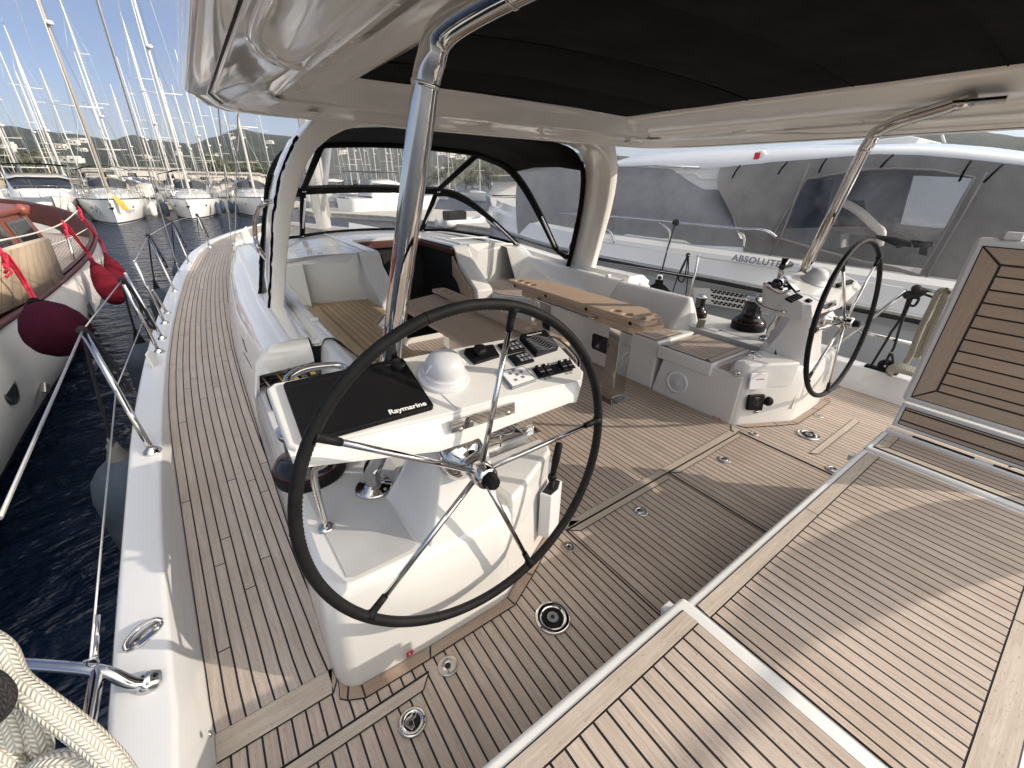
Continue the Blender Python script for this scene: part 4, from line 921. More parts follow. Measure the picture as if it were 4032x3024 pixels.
# ------------------------------------------------------------------ helm consoles
TA=math.tan(rad(18)); PN=V((0,-math.sin(rad(18)),math.cos(rad(18)))); PU=V((0,math.cos(rad(18)),math.sin(rad(18)))); PO=V((.534,1.0927,1.0163))
def pz(y): return PO.z+(y-PO.y)*TA
def pt(x,y,h=0): return V((x,y,pz(y)))+PN*h
def console(s,label):
    t=thing('helm_console',label,'helm console','white helm consoles')
    fl=(lambda v:V(v)) if s==0 else mx
    out=[(.058,1.385),(.060,1.14),(.075,1.122),(.50,1.085),(.62,1.078),(.78,1.072),(1.06,1.045),(1.10,1.045),(1.145,1.085),(1.165,1.34),(1.15,1.362),(.66,1.382),(.55,1.386),(.08,1.402)]
    low=[(.062,1.38,1.0),(.062,1.11,1.0),(.07,1.092,.992),(.48,1.062,.905),(.60,1.056,.905),(.74,1.05,.917),(1.03,1.032,.935),(1.07,1.036,.925),(1.11,1.075,.905),(1.125,1.32,.90),(1.10,1.35,.905),(.66,1.37,.96),(.55,1.372,.985),(.09,1.39,1.0)]
    cx_,cy=.6,1.23
    ins=lambda P,k:[(cx_+(x-cx_)*k,cy+(y-cy)*(1-(1-k)*2.2)) for x,y in P]
    rows=[[fl(pt(x,y,0)) for x,y in ins(out,.985)],[fl(pt(x,y,-.003)) for x,y in ins(out,.993)],[fl(pt(x,y,-.012)) for x,y in out],[fl((x,y,z)) for x,y,z in [(a[0]*.25+b[0]*.75,a[1]*.25+b[1]*.75,pz(a[1])*.25+b[2]*.75) for a,b in zip(out,low)]],[fl((x,y+ .004,z-.012)) for x,y,z in low],[fl((cx_+(x-cx_)*.80,cy+(y-cy)*.72,z+.0)) for x,y,z in low]]
    g=Geo(); g.grid(rows,close=True,capa=True,capb=True,sm=True); sh=g.build('console_shell',M['gel'],t,bevel=.006,ang=25,seg=3)
    return t,fl
t,fl=console(0,'white port helm console behind the nearest wheel, with chartplotter cover and compass dome')
def panel(name,pts,h0,h1,m,parent,bev=.003):
    g=Geo(); lo=[fl(pt(x,y,h0)) for x,y in pts]; g.prism(lo,(fl(PN) if False else PN)*(h1-h0)); return g.build(name,m,parent,bevel=bev)
def quad(x0,x1,y0,y1,c=.0): return [(x0,y0),(x1,y0),(x1,y1),(x0,y1)]
mf=panel('chartplotter_cover',[(.107,1.120),(.486,1.114),(.494,1.122),(.497,1.362),(.489,1.372),(.112,1.374),(.104,1.366),(.100,1.130)],.0005,.020,M['black'],t,.005)
panel('cover_ridge',[(.108,1.345),(.490,1.342),(.490,1.346),(.108,1.349)],.020,.0205,M['black_gloss'],mf,0)
g=Geo(); g.lathe([(.027,.020),(.026,.036),(.023,.040),(.0,.040)],pt(.462,1.328),PN,24); g.build('knob',M['black'],mf)
a=PP(c6(787,858),pt(.3,1.15,.0206),PN); b=PP(c6(1002,803),pt(.3,1.15,.0206),PN); w_=(b-a).length
text('lettering','Raymarine',a,(b-a),PU,.05,M['white_print'],mf,.0003,bold=.0012,fit=(w_,.026))
g=Geo(); pr=[(.094,.0),(.094,.010),(.086,.014),(.079,.015),(.0785,.030),(.075,.0335),(.0715,.034),(.0715,.046),(.068,.062),(.060,.080),(.048,.093),(.032,.101),(.014,.105),(0,.1055)]
g.lathe(pr,pt(.596,1.246),PN,36); cp=g.build('compass_dome',M['white_dome'],t)
g=Geo(); q=pt(.596,1.246)
g.tube([q+PN*(.040+.058*math.sin(a_))+V((1,0,0))*.0755*math.cos(a_)*1.0+PU*(-.012) for a_ in rng(0,PI,22)],.0035,6); g.build('dome_band',M['white_plastic'],cp)
thr=panel('throttle_base',[(.735,1.262),(.855,1.270),(.868,1.340),(.745,1.352),(.728,1.330)],.0005,.014,M['black'],t,.004)
panel('throttle_cover',[(.755,1.278),(.80,1.282),(.812,1.325),(.765,1.332)],.014,.045,M['black'],thr,.012)
for x0,x1,y0,y1 in ((.888,.984,1.272,1.337),(.887,.975,1.200,1.262)):
    ip=panel('keypad',quad(x0,x1,y0,y1),.0005,.012,M['black'],t,.003)
    g=Geo()
    for i in range(3):
        for j in range(2):
            cxx=x0+(x1-x0)*(.42+.22*i); cyy=y0+(y1-y0)*(.30+.36*j)
            g.prism([pt(cxx+a_,cyy+b_,.0122) for a_,b_ in ((-.007,-.008),(.007,-.008),(.007,.008),(-.007,.008))],PN*.0012)
    g.build('key',M['grey_print'],ip)
    g=Geo()
    for i in range(3):
        cxx=x0+(x1-x0)*(.42+.22*i); cyy=y0+(y1-y0)*(.30+.36*(i%2)); g.prism([pt(cxx+a_,cyy+b_,.0136) for a_,b_ in ((-.003,-.004),(.004,-.003),(.0,.004))],PN*.0003)
    g.build('key_icon',M['ltgrey_plastic'],ip)
spk=panel('loudspeaker',[(.995,1.220),(1.118,1.226),(1.128,1.235),(1.140,1.345),(1.010,1.348),(1.0,1.34)],.0005,.026,M['black'],t,.005)
g=Geo()
for k in range(11):
    pts=[]
    for i in range(22):
        x=1.008+.118*i/21; y=1.228+.0095*k+.010*math.sin(i*.42+k*.34)-.0012*i
        if 1.226<y<1.318: pts.append(pt(x,y,.0264))
    if len(pts)>3: g.tube(pts,.0010,4)
g.build('grille_ridge',M['grey_print'],spk)
text('lettering','Raymarine',pt(1.030,1.326,.0265),(1,0,0),PU,.02,M['white_print'],spk,.0002,bold=.0004,fit=(.075,.011))
ap_=panel('autopilot_pad',[(.793,1.099),(.911,1.104),(.908,1.187),(.795,1.194)],.0005,.013,M['grey_print'],t,.003)
panel('pad_face',[(.800,1.105),(.904,1.109),(.901,1.181),(.801,1.187)],.013,.0138,M['white_print'],ap_,0)
g=Geo()
for dx,dy in ((.030,.062),(.052,.048),(.052,.074),(.076,.056),(.066,.030),(.030,.026)):
    g.prism([pt(.800+dx+a_,1.103+dy+b_,.0139) for a_,b_ in ((-.0065,-.0055),(.0065,-.0055),(.0065,.0055),(-.0065,.0055))],PN*.0012)
g.build('pad_key',M['grey_print'],ap_)
sw=panel('switch_frame',[(.930,1.112),(1.098,1.103),(1.128,1.150),(.938,1.168)],.0005,.006,M['black_gloss'],t,.002)
for k,x in enumerate((.946,.979,1.022,1.057,1.088)):
    g=Geo(); y0=1.116-(x-.946)*.055; dx=.028 if k!=2 else .036
    if k==2: continue
    g.prism([pt(x+a_,y0+b_,h) for a_,b_,h in ((0,0,.006),(0,0,.010),(0,.022,.013),(0,.043,.024),(0,.048,.022),(0,.048,.006))],V((dx,-.001,0))); r_=g.build('rocker',M['black'],sw,bevel=.002)
    g=Geo(); g.prism([pt(x+.008+a_,y0+.036+b_,.0222+.002*(b_>0)) for a_,b_ in ((0,0),(.010,0),(.012,.004),(.008,.009),(.003,.009))],PN*.001)
    for i in range(3): g.prism([pt(x+.006+.007*i+a_,y0+.016+b_,.0125) for a_,b_ in ((0,0),(.004,0),(.004,.002),(0,.002))],PN*.001)
    g.build('icon',M['ltgrey_plastic'],r_)
g=Geo()
for x in (.95,.972,1.055,1.075):
    for a_,b_,w,h in ((0,0,.006,.008),(.008,.001,.006,.007),(.0,.010,.014,.0015)): g.prism([pt(x+a_,1.100-(x-.95)*.06+b_,.0005),pt(x+a_+w,1.100-(x-.95)*.06+b_,.0005),pt(x+a_+w,1.100-(x-.95)*.06+b_+h,.0005),pt(x+a_,1.100-(x-.95)*.06+b_+h,.0005)],PN*.0004)
g.build('symbol_label',M['grey_print'],t)
# raised pad and steel plate in the middle of the front lip
g=Geo(); g.prism([pt(.565,1.085,.0),pt(.775,1.078,.0),pt(.755,1.175,.0),pt(.545,1.182,.0)],PN*.0035); g.build('raised_pad',M['gel'],t,bevel=.003)
pa=[PY(c6(a_,b_),1.062) for a_,b_ in ((1145,893),(1510,782),(1512,848),(1140,966))]
g=Geo(); g.prism(pa,(0,-.006,0)); pl_=g.build('steel_plate',M['steel'],t,bevel=.002)
for a_,b_ in ((1195,940),(1470,845)):
    g=Geo(); g.lathe([(0,.012),(.006,.012),(.009,.009),(.010,.006)],PY(c6(a_,b_),1.062),(0,-1,0),12); g.build('bolt',M['steel_dull'],pl_)
g=Geo(); hp=[PP(c6(190,690),(0,1.40,1.1),(0,1,0)),PP(c6(205,640),(0,1.44,1.1),(0,1,0)),PP(c6(300,592),(0,1.46,1.1),(0,1,0)),PP(c6(450,572),(0,1.46,1.1),(0,1,0)),PP(c6(520,582),(0,1.44,1.1),(0,1,0)),PP(c6(545,600),(0,1.40,1.1),(0,1,0))]
g.tube(smooth_path(hp,6),.0125,12); g.build('grab_handle',M['steel'],t)
g=Geo(); g.tube(smooth_path([PZ(c7(385,375),.482),PZ(c7(385,375),.482)+V((0,0,.25)),V((.16,1.22,.90)),V((.16,1.26,1.02))],6),.0135,12); q=PZ(c7(385,375),.481); g.lathe([(0,.010),(.022,.010),(.030,.006),(.032,0)],q,n=18); g.build('support_post',M['steel'],t)
g=Geo(); g.tube(smooth_path([pt(1.150,1.12,-.02),pt(1.182,1.16,-.012),pt(1.190,1.24,-.008),pt(1.182,1.31,-.012),pt(1.155,1.345,-.02)],6),.009,10); g.build('end_handle',M['steel'],t)
settle(t,(.6,1.2,.48))
# starboard console
t,fl=console(1,'white starboard helm console with chrome throttle lever, behind the far wheel')
def P8(a,b,h=0): return PP(c8(a,b),mx(pt(.6,1.2,h)),PN)
g=Geo(); pts=[P8(780,280),P8(790,300),P8(800,322),P8(850,355),P8(900,372),P8(935,376)]
hd=[PX(c8(a,b),3.135-k) for a,b,k in ((790,292,0),(783,312,.035),(795,335,.045),(830,355,.045),(880,372,.045),(925,378,.045),(938,374,.0))]
g.tube(smooth_path(hd,6),.010,10); g.build('end_handle',M['steel'],t)
tq=P8(895,265); g=Geo(); g.obox(tq-V((.07,.06,0))-PN*.02,(.14,0,0),PU*.13,PN*.05); tb=g.build('throttle_base',M['steel'],t,bevel=.022,seg=4)
g=Geo(); g.lathe([(0,-.075),(.034,-.075),(.038,-.06),(.038,.03),(.034,.05)],tq+PN*.05+PU*.02,(-1,-.2,0),20); g.build('throttle_pivot',M['steel'],tb)
g=Geo(); g.lathe([(0,.079),(.026,.079),(.028,.074)],tq+PN*.05+PU*.02,(-1,-.2,0),20); g.build('pivot_cap',M['black_gloss'],tb)
g=Geo(); e=tq+PN*.05+PU*.02; g.tube([e,e+PN*.07+PU*.03,e+PN*.15+PU*.05],[.019,.018,.024],12); lv=g.build('throttle_lever',M['steel'],t)
e2=e+PN*.08+PU*.03; g=Geo(); g.obox(e2-V((.03,0,0))-PU*.015,(.13,0,0),PU*.04,PN*.045); g.build('lever_grip',M['black_gloss'],lv,bevel=.012)
q=P8(965,255,.03); g=Geo(); g.obox(q-V((.035,0,0))-PU*.05,(.07,.0,0),PU*.09+PN*.03,PN*.012); dp=g.build('engine_display',M['black'],t,bevel=.004)
g=Geo(); g.obox(q-V((.029,0,0))-PU*.043+PN*.0135+PN*.002,(.058,0,0),PU*.076+PN*.0253,PN*.001); ds=g.build('display_face',M['white_print'],dp)
g=Geo()
for i in range(3):
    for j in range(3): g.obox(q-V((.024-.018*i,0,0))+PU*(-.036+.025*j)+PN*(.0155+.0012+.0083*j+.0012),(.012,0,0),PU*.012+PN*.004,PN*.0006)
g.build('display_key',M['grey_print'],dp)
q=mx(pt(.62,1.246)); g=Geo(); g.lathe(pr,q,PN,32); g.build('compass_dome',M['ltgrey_plastic'],t)
g=Geo(); g.obox(mx(pt(.52,1.14,.0005)),(.36,0,0),PU*.24,PN*.015); mf=g.build('chartplotter_cover',M['grey_plastic'],t,bevel=.004)
g=Geo(); g.obox(mx(pt(.50,1.12,.0005)),(.28,0,0),PU*.03,PN*.03); g.build('visor_strip',M['black'],t,bevel=.006)
for k in range(5):
    q=P8(958+13*k,322-6*k); g=Geo(); g.obox(q-V((.012,0,0))-PU*.02,(.022,0,0),PU*.05,PN*.016); g.build('rocker',M['black'],t,bevel=.004)
g=Geo(); q=P8(1040,318); g.obox(q-PU*.03,(.045,0,0),PU*.03,PN*.016); g.build('keypad',M['black'],t,bevel=.003)
g=Geo(); q=P8(1110,315); g.obox(q-PU*.02,(.10,0,0),PU*.08,PN*.003); g.build('label_panel',M['white_plastic'],t,bevel=.001)
pa=[PY(c8(a_,b_),1.055) for a_,b_ in ((1120,345),(1205,310),(1205,340),(1122,372))]
g=Geo(); g.prism(pa,(0,-.008,0)); g.build('steel_plate',M['steel'],t,bevel=.002)
settle(t,mx((.6,1.2,.48)))
# ------------------------------------------------------------------ hardtop poles
def pole(s,label):
    fl=(lambda v:V(v)) if s==0 else mx
    t=thing('hardtop_pole',label,'support pole','steel poles holding up the hardtop')
    A=V((.366,1.527,.482)); B=V((.592,1.20,1.995)); Cc=V((.675,1.03,2.075)); E=V((.80,.74,2.13))
    path=[A,A+V((.003,-.002,.10)),A.lerp(B,.12)]+[A.lerp(B,k) for k in (.3,.5,.7,.9,.96)]+[A.lerp(B,.985)+V((.004,-.01,.005)),B+V((.012,-.02,.022)),B.lerp(Cc,.4)+V((0,0,.018)),Cc,Cc.lerp(E,.5),E]
    g=Geo(); g.tube([fl(p) for p in smooth_path(path,3)],.0365,24); pl_=g.build('tube',M['steel'],t)
    g=Geo(); g.lathe([(.0365,.03),(.05,.016),(.074,.012),(.080,.006),(.081,0)],fl(A),n=28)
    g.build('flange',M['steel'],t)
    g=Geo()
    for k in range(4): a_=k*PI/2+.5; g.lathe([(0,.019),(.006,.0185),(.0085,.015)],fl(A+V((math.cos(a_)*.064,math.sin(a_)*.064,0))),n=10)
    g.build('bolt',M['steel_dull'],t)
    g=Geo(); d_=(fl(B)-fl(A)).normalized(); g.lathe([(.0365,-.006),(.0385,-.003),(.0385,.003),(.0365,.006)],fl(A.lerp(B,.955)),d_,28); g.build('weld_ring',M['steel'],t); g=Geo(); d2=(fl(E)-fl(Cc)).normalized(); g.lathe([(.0365,-.006),(.0385,-.003),(.0385,.003),(.0365,.006)],fl(Cc.lerp(E,.15)),d2,28); g.build('weld_ring',M['steel'],t)
    g=Geo(); g.prism([fl((x,y,2.105)) for x,y in ((.73,.62),(.86,.60),(.88,.80),(.75,.82))],(0,0,.02)); g.build('top_plate',M['steel'],t,bevel=.003)
    settle(t,fl(A))
pole(0,'shiny steel hardtop pole rising from the port helm deck'); pole(1,'shiny steel hardtop pole rising behind the far wheel')
# ------------------------------------------------------------------ winches
def winch(o,r,h,label):
    t=thing('winch',label,'winch','black deck winches'); o=V(o)
    g=Geo(); g.lathe([(0,0),(r,0),(r*1.02,h*.04),(r*1.02,h*.20),(r*.97,h*.235)],o,n=36); g.build('base',M['black'],t)
    g=Geo(); g.lathe([(r*.972,h*.236),(r*.978,h*.242),(r*.972,h*.248)],o,n=36); g.build('red_ring',M['red_dark'],t)
    g=Geo(); g.lathe([(r*.965,h*.25),(r*.92,h*.30),(r*.76,h*.36),(r*.60,h*.42),(r*.55,h*.52),(r*.54,h*.74),(r*.64,h*.82),(r*.62,h*.86)],o,n=36); g.build('drum',M['black_gloss'],t)
    g=Geo(); g.lathe([(r*.62,h*.86),(r*.66,h*.88),(r*.66,h*.92),(r*.50,h*.93),(r*.48,h*.99),(r*.2,h*1.0),(0,h*1.0)],o,n=30); g.obox(o+V((r*.3,-r*.15,h*.84)),(r*.55,0,-h*.03),(0,r*.3,0),(0,0,h*.08)); g.build('top_cap',M['steel'],t,bevel=.004)
    settle(t,o)
winch((.165,1.80,.475),.15,.27,'large black winch under the port helm console'); winch((4.06,1.80,.475),.145,.32,'large black winch left of the starboard helm pedestal'); winch((4.02,2.30,.475),.085,.235,'small black winch with chrome top beside the starboard coaming end')
# ------------------------------------------------------------------ rope clutches and lines under the port wing
t=thing('rope_clutch_bank','row of black rope clutches with yellow labels under the port coaming','rope clutches')
for k in range(6):
    x=.105+.052*k; y=2.60+.022*k; z=.485
    g=Geo(); g.prism([(x,y+a,z+b) for a,b in ((-.09,0),(-.09,.035),(-.05,.075),(.03,.08),(.09,.05),(.09,0))],(.044,0,0)); b_=g.build('clutch',M['black'],t,bevel=.006)
    g=Geo(); g.box((x+.004,x+.040),(y-.055,y+.025),(z+.083,z+.098)); g.build('lever',M['black_gloss'],b_,bevel=.005)
    if k in (0,2,3,5):
        g=Geo(); g.box((x+.008,x+.036),(y-.03,y+.015),(z+.0985,z+.0995)); g.build('yellow_label',M['yellow'],b_)
settle(t,(.24,2.65,.48))
for k,(m,lab) in enumerate((('rope_tan','tan line running into the rope clutches under the coaming'),('yellow','yellow line running into the rope clutches'),('rope_white','white line running into the rope clutches'),('rope_black','black flecked line at the inboard rope clutch'))):
    x=.15+.085*k; g=Geo(); g.tube([(x,2.70,.515),(x-.03,2.95,.53),(x-.05,3.3,.55)],.006,7); tag(g.build('halyard',M[m]),lab,'rope','lines under the coaming')
# ------------------------------------------------------------------ fittings let into the deck
def pull(p,r,label,sc=1,rot=0):
    o=V(p); t=thing('hatch_pull',label,'hatch pull','steel hatch pulls in the deck')
    g=Geo(); g.lathe([(r,0),(r,.0035),(r*.90,.006),(r*.62,.006),(r*.60,.003),(0,.003)],o,n=30); g.build('rim',M['steel'],t)
    g=Geo(); g.lathe([(r*.60,.0035),(0,.0035)],o,n=20); g.build('recess',M['black_gloss'],t)
    c,s_=math.cos(rot),math.sin(rot); g=Geo()
    R=lambda a,b:o+V((a*c-b*s_,a*s_+b*c,0))*r
    pts=[R(a,b) for a,b in ((-.55,.12),(-.3,.40),(.05,.42),(.40,.58),(.52,.40),(.36,.12),(.10,.05),(.05,-.42),(-.25,-.52),(-.42,-.2))]
    g.prism([q+V((0,0,.0036)) for q in pts],(0,0,.004)); g.build('latch',M['steel'],t,bevel=.002)
    g=Geo(); g.lathe([(r*.17,.0078),(0,.0078)],R(-.12,-.08),n=14); g.lathe([(r*.10,.0078),(0,.0078)],R(.28,.34),n=12); g.build('keyhole',M['tan_dark'],t); settle(t,o)
pull((.20,.832,.006),.048,'round steel hatch pull at the bottom of the photo near the bench'); pull((1.698,1.057,.003),.040,'steel hatch pull in the middle of the cockpit sole',rot=2.2); pull((2.582,1.06,.003),.040,'steel hatch pull nearer the far wheel',rot=2.2); pull((3.085,.586,.003),.038,'steel hatch pull partly behind the bench edge',rot=2.2)
def drain(p,r,label,kind,big=False):
    o=V(p); t=thing(kind,label,kind.replace('_',' '))
    g=Geo()
    if big: g.lathe([(r,0),(r,.006),(r*.95,.011),(r*.80,.012),(r*.62,.008),(r*.60,.006),(0,.006)],o,n=36); g.build('rim',M['steel'],t); g=Geo(); g.lathe([(r*.60,.0065),(r*.58,.010),(r*.34,.010),(r*.32,.008)],o,n=32); g.build('gasket',M['black'],t); g=Geo(); g.lathe([(r*.32,.0082),(r*.31,.011),(r*.14,.011),(r*.12,.009)],o,n=30); g.build('cap',M['grey_print'],t); g=Geo(); g.lathe([(r*.13,.0095),(0,.0095)],o,n=8); g.build('socket',M['tan_dark'],t)
    else:
        g.lathe([(r,0),(r,.003),(r*.93,.005),(r*.30,.005),(r*.28,.003)],o,n=28); g.build('plate',M['steel_dull'],t); g=Geo(); g.lathe([(r*.29,.004),(0,.004)],o,n=18); g.build('hole',M['tan_dark'],t)
        g=Geo()
        for a in (1.2,1.2+PI): g.lathe([(r*.14,.005),(r*.12,.0068),(0,.0062)],o+V((math.cos(a)*r*.62,math.sin(a)*r*.62,0)),n=10)
        g.build('screw',M['grey_print'],t)
    settle(t,o)
drain((.854,.85,.001),.078,'large round steel deck plate with black centre near the nearest wheel','deck_plate',True); drain((3.42,.869,.001),.075,'large round steel deck plate beside the far wheel','deck_plate',True)
drain((.389,.931,.001),.040,'small round plate with centre hole beside the plinth board','socket_plate'); drain((1.179,1.103,.001),.034,'dark small socket plate at the corner of the helm tray','socket_plate'); drain((3.822,.954,.001),.034,'small socket plate behind the far wheel','socket_plate'); drain((3.09,1.116,.001),.032,'small socket plate by the starboard plinth corner','socket_plate'); drain(tuple(PZ(c6(880,1175),.481)),.030,'brass coloured socket plate on the port helm plinth','socket_plate')
for k,(a,b) in enumerate(((1100,668),(1163,793))):
    yy=(4.3,3.72)[k]; z=st(yy)[1]; q=PZ(r2(a,b),z+.004); g=Geo(); g.lathe([(.036,0),(.036,.004),(.028,.006),(.02,.003),(0,.003)],q,n=24); tag(g.build('filler_cap',M['steel']),('farther','nearer')[k]+' of two oval steel filler caps in the port side deck','filler cap','filler caps on the side deck')
q=PZ(r2(935,1058),.285); g=Geo(); g.lathe([(.022,0),(.022,.003),(.014,.005),(0,.004)],q,n=20); tag(g.build('filler_cap',M['steel']),'small steel cap on the white bulwark rail','filler cap')
# red and white safety pictograms, lettering
g=Geo(); a=PY(c7(813,1050),1.034); b=PY(c7(849,1028),1.040); h=PY(c7(815,1073),1.040)
pc=thing('extinguisher_sign','small red fire extinguisher sign on the nearest helm plinth','sign')
def onpl(p,yy=1.034): return PY(p,yy)
g=Geo(); g.prism([onpl(c7(x,y)) for x,y in ((813,1046),(849,1026),(849,1048),(815,1073))],(0,-.0012,0)); g.build('plate',M['red_print'],pc)
g=Geo(); g.prism([onpl(c7(x,y),1.0325) for x,y in ((828,1049),(831,1043),(835,1044),(835,1054),(828,1058))],(0,-.0006,0)); g.build('symbol',M['white_print'],pc); settle(pc,onpl(c7(830,1050)))
def sideplane(p): return PX(p,3.068)
bl=PX(c8(548,938),3.0668); br_=PX(c8(592,946),3.0668)
tag(text('hull_lettering','B I B',bl,V((0,-1,0)),(0,0,1),.03,M['red_print'],None,.0005,bold=.0006,fit=((br_-bl).length,.017)),'small red letters near the foot of the starboard plinth','lettering')
def corner_cap(p,n,r,label):
    g=Geo(); g.lathe([(r,0),(r,.003),(r*.85,.0045),(r*.8,.003),(0,.003)],p,n,22)
    for k in range(3): a_=k*2.09; u=V(n).orthogonal().normalized(); w=V(n).normalized().cross(u); g.tube([V(p)+V(n).normalized()*.004,V(p)+V(n).normalized()*.004+(u*math.cos(a_)+w*math.sin(a_))*r*.5],.0012,4)
    tag(g.build('inspection_cap',M['white_plastic']),label,'inspection cap')
corner_cap(PX(c7(447,1147),.058)+V((-.0,-.004,0)),(-.75,-.66,0),.024,'white round cap at the foot of the plinth corner')
g=Geo(); g.lathe([(.020,0),(.020,.004),(.010,.006),(0,.006)],PY(c7(1505,400),1.235),(.35,-.8,0),18); g.obox(PY(c7(1505,400),1.227)-V((.012,0,.002)),(.024,.01,0),(0,-.004,0),(0,0,.003)); tag(g.build('drain_screw',M['steel_dull']),'round steel screw plug below the winch handle pocket','screw plug')
# winch handle in its pocket
t=thing('winch_handle_pocket','white plastic pocket on the side of the port helm plinth','pocket')
o=V((1.03,1.185,.10)); ux=V((.125,.062,0)); nrm=V((.44,-.9,0)).normalized()
g=Geo(); g.prism([o,o+ux,o+ux+nrm*.06,o+ux*.5+nrm*.075,o+nrm*.06],(0,0,.27)); g.build('shell',M['white_plastic'],t,bevel=.006)
g=Geo(); g.prism([o+ux*.08+nrm*.008+V((0,0,.2702)),o+ux*.92+nrm*.008+V((0,0,.2702)),o+ux*.92+nrm*.052+V((0,0,.2702)),o+ux*.5+nrm*.065+V((0,0,.2702)),o+ux*.08+nrm*.052+V((0,0,.2702))],(0,0,.002)); g.build('mouth',M['tan_dark'],t); settle(t,o)
t=thing('winch_crank','black winch handle standing in the white pocket','winch crank'); b_=o+ux*.45+nrm*.034
g=Geo(); g.tube([b_+V((0,0,.05)),b_+V((.0,0,.33))],.014,10); g.ball(b_+V((0,0,.335)),.022,8); g.build('arm',M['black'],t)
g=Geo(); e=b_+V((0,0,.34)); q=(V((.05,.02,.16))); g.tube([e,e+q*.2,e+q*.5,e+q*.95,e+q],[.014,.015,.019,.018,.012],12); g.build('grip',M['black'],t); settle(t,b_)
# ring cup holders
def cups2(o,label,s):
    t=thing('cup_holder',label,'cup holder','twin ring cup holders'); 
    for dx,dy in ((0,0),(.085,.03)):
        for dz in ((.075,) if s else (.075,)):
            g=Geo(); g.tube([V(o)+V((dx+.04*math.cos(k*PI/12),dy+.04*math.sin(k*PI/12),dz)) for k in range(24)],.0035,6,close=True); g.build('ring',M['steel'],t)
    g=Geo(); g.tube([V(o)+V((.043,.015,0)),V(o)+V((.043,.015,.075))],.004,6); g.tube([V(o)+V((0,.01,.075)),V(o)+V((.085,.02,.075))],.003,6); g.build('stem',M['steel'],t); settle(t,o)
cups2(PX(c8(770,660),3.2)+V((-.04,0,0)),'steel ring cup holders on the starboard helm tray',1); cups2((.93,1.42,.515),'steel ring cup holders behind the nearest wheel hub',0)
# instruments on the starboard plinth
def onface(p): return PP(p,(3.3,1.16,.3),(-.42,-.9,0))
FN=V((-.42,-.9,0)).normalized(); FX=V((.9,-.42,0)).normalized()
def plate(name,pts,th,m,label,cat,parent=None,bev=.003):
    g=Geo(); g.prism([onface(p)-FN*.002 for p in pts],FN*(th+.002)); o=g.build(name,m,parent,bevel=bev)
    if label: tag(o,label,cat)
    return o
t=thing('engine_panel','white square engine panel on the starboard helm plinth','control panel')
plate('cover',[c8(752,703),c8(842,702),c8(825,788),c8(738,788)],.012,M['white_plastic'],None,None,t)
a=onface(c8(776,737))+FN*.013; b=onface(c8(821,736))+FN*.013; text('lettering','YANMAR',a,FX,(0,0,1),.02,M['red_print'],t,.0003,bold=.0005,fit=((b-a).length,.009)); settle(t,a)
t=thing('plinth_loudspeaker','square black loudspeaker low on the starboard helm plinth','loudspeaker')
bx=plate('case',[c8(738,818),c8(822,814),c8(805,897),c8(724,895)],.022,M['black'],None,None,t,.004)
g=Geo()
for k in range(6):
    p0,p1=onface(c8(742,836+9*k)),onface(c8(802,834+9*k)); g.tube([p0+FN*.0225,p1+FN*.0225],.0018,5)
g.build('grille',M['black_gloss'],bx); a=onface(c8(768,829))+FN*.0226; text('lettering','Raymarine',a,FX,(0,0,1),.01,M['white_print'],bx,.0002,fit=(.035,.006)); settle(t,onface(c8(770,860)))
q=onface(c8(842,851)); g=Geo(); g.lathe([(.0,.035),(.026,.035),(.030,.03),(.030,.022),(.036,.02),(.036,0)],q,FN,20); tag(g.build('power_socket',M['black']),'round black capped socket beside the plinth loudspeaker','socket')
q=onface(c8(785,910)); g=Geo(); g.lathe([(.0,.012),(.010,.012),(.016,.006),(.018,0)],q,FN,16); tag(g.build('drain_fitting',M['steel']),'small round steel fitting below the plinth loudspeaker','fitting')
q=PP(c8(677,708),(3.075,1.29,.35),(-1,-.25,0)); g=Geo(); g.lathe([(0,.006),(.018,.006),(.026,.003),(.027,0)],q,(-1,-.25,0),20); g.ball(q+V((-.008,-.002,.006)),.007,6); g.ball(q+V((-.008,-.002,-.010)),.006,6); tag(g.build('latch_button',M['steel']),'round steel push latch at the starboard plinth corner','latch')
t=thing('deck_loudspeaker','round grey loudspeaker in the jump seat front','loudspeaker'); q=PX(c8(360,752),3.070)
g=Geo(); g.lathe([(.105,0),(.105,.006),(.095,.010),(.082,.010),(.078,.006)],q,(-1,0,0),36); g.build('bezel',M['white_plastic'],t)
g=Geo(); g.lathe([(.079,.006),(.06,.010),(.026,.011),(.024,.013),(.018,.014),(0,.0135)],q,(-1,0,0),36); g.build('grille',M['ltgrey_plastic'],t); settle(t,q)
# handset, its holder and coiled cord on the starboard pedestal
def onped(p): return PP(p,(3.545,1.3,.5),(-1,-.12,.12))
t=thing('radio_handset','black radio handset with coiled cord on the starboard pedestal','radio handset')
a=onped(c8(905,575)); g=Geo(); g.prism([onped(c8(x,y)) for x,y in ((878,600),(890,548),(912,540),(930,552),(925,588),(905,607))],(-.03,-.01,0)); g.build('remote',M['black'],t,bevel=.006)
g=Geo(); g.prism([onped(c8(x,y)) for x,y in ((932,560),(945,505),(965,485),(1005,490),(985,560),(960,575))],(-.03,-.01,0)); g.build('handset',M['black'],t,bevel=.008)
cpts=smooth_path([onped(c8(x,y)) for x,y in ((930,575),(925,625),(935,660),(912,720),(902,790),(925,818),(960,805),(985,760),(985,730))],10)
g=Geo(); hel=[]
for k,p in enumerate(cpts): hel.append(p+V((-.02+.009*math.cos(k*2.2),-.01,.009*math.sin(k*2.2))))
g.tube(hel,.004,6); g.tube([onped(c8(x,y))+V((-.02,0,0)) for x,y in ((945,615),(975,620),(990,660),(980,730))],.0025,5); g.build('cord',M['black'],t); settle(t,a)
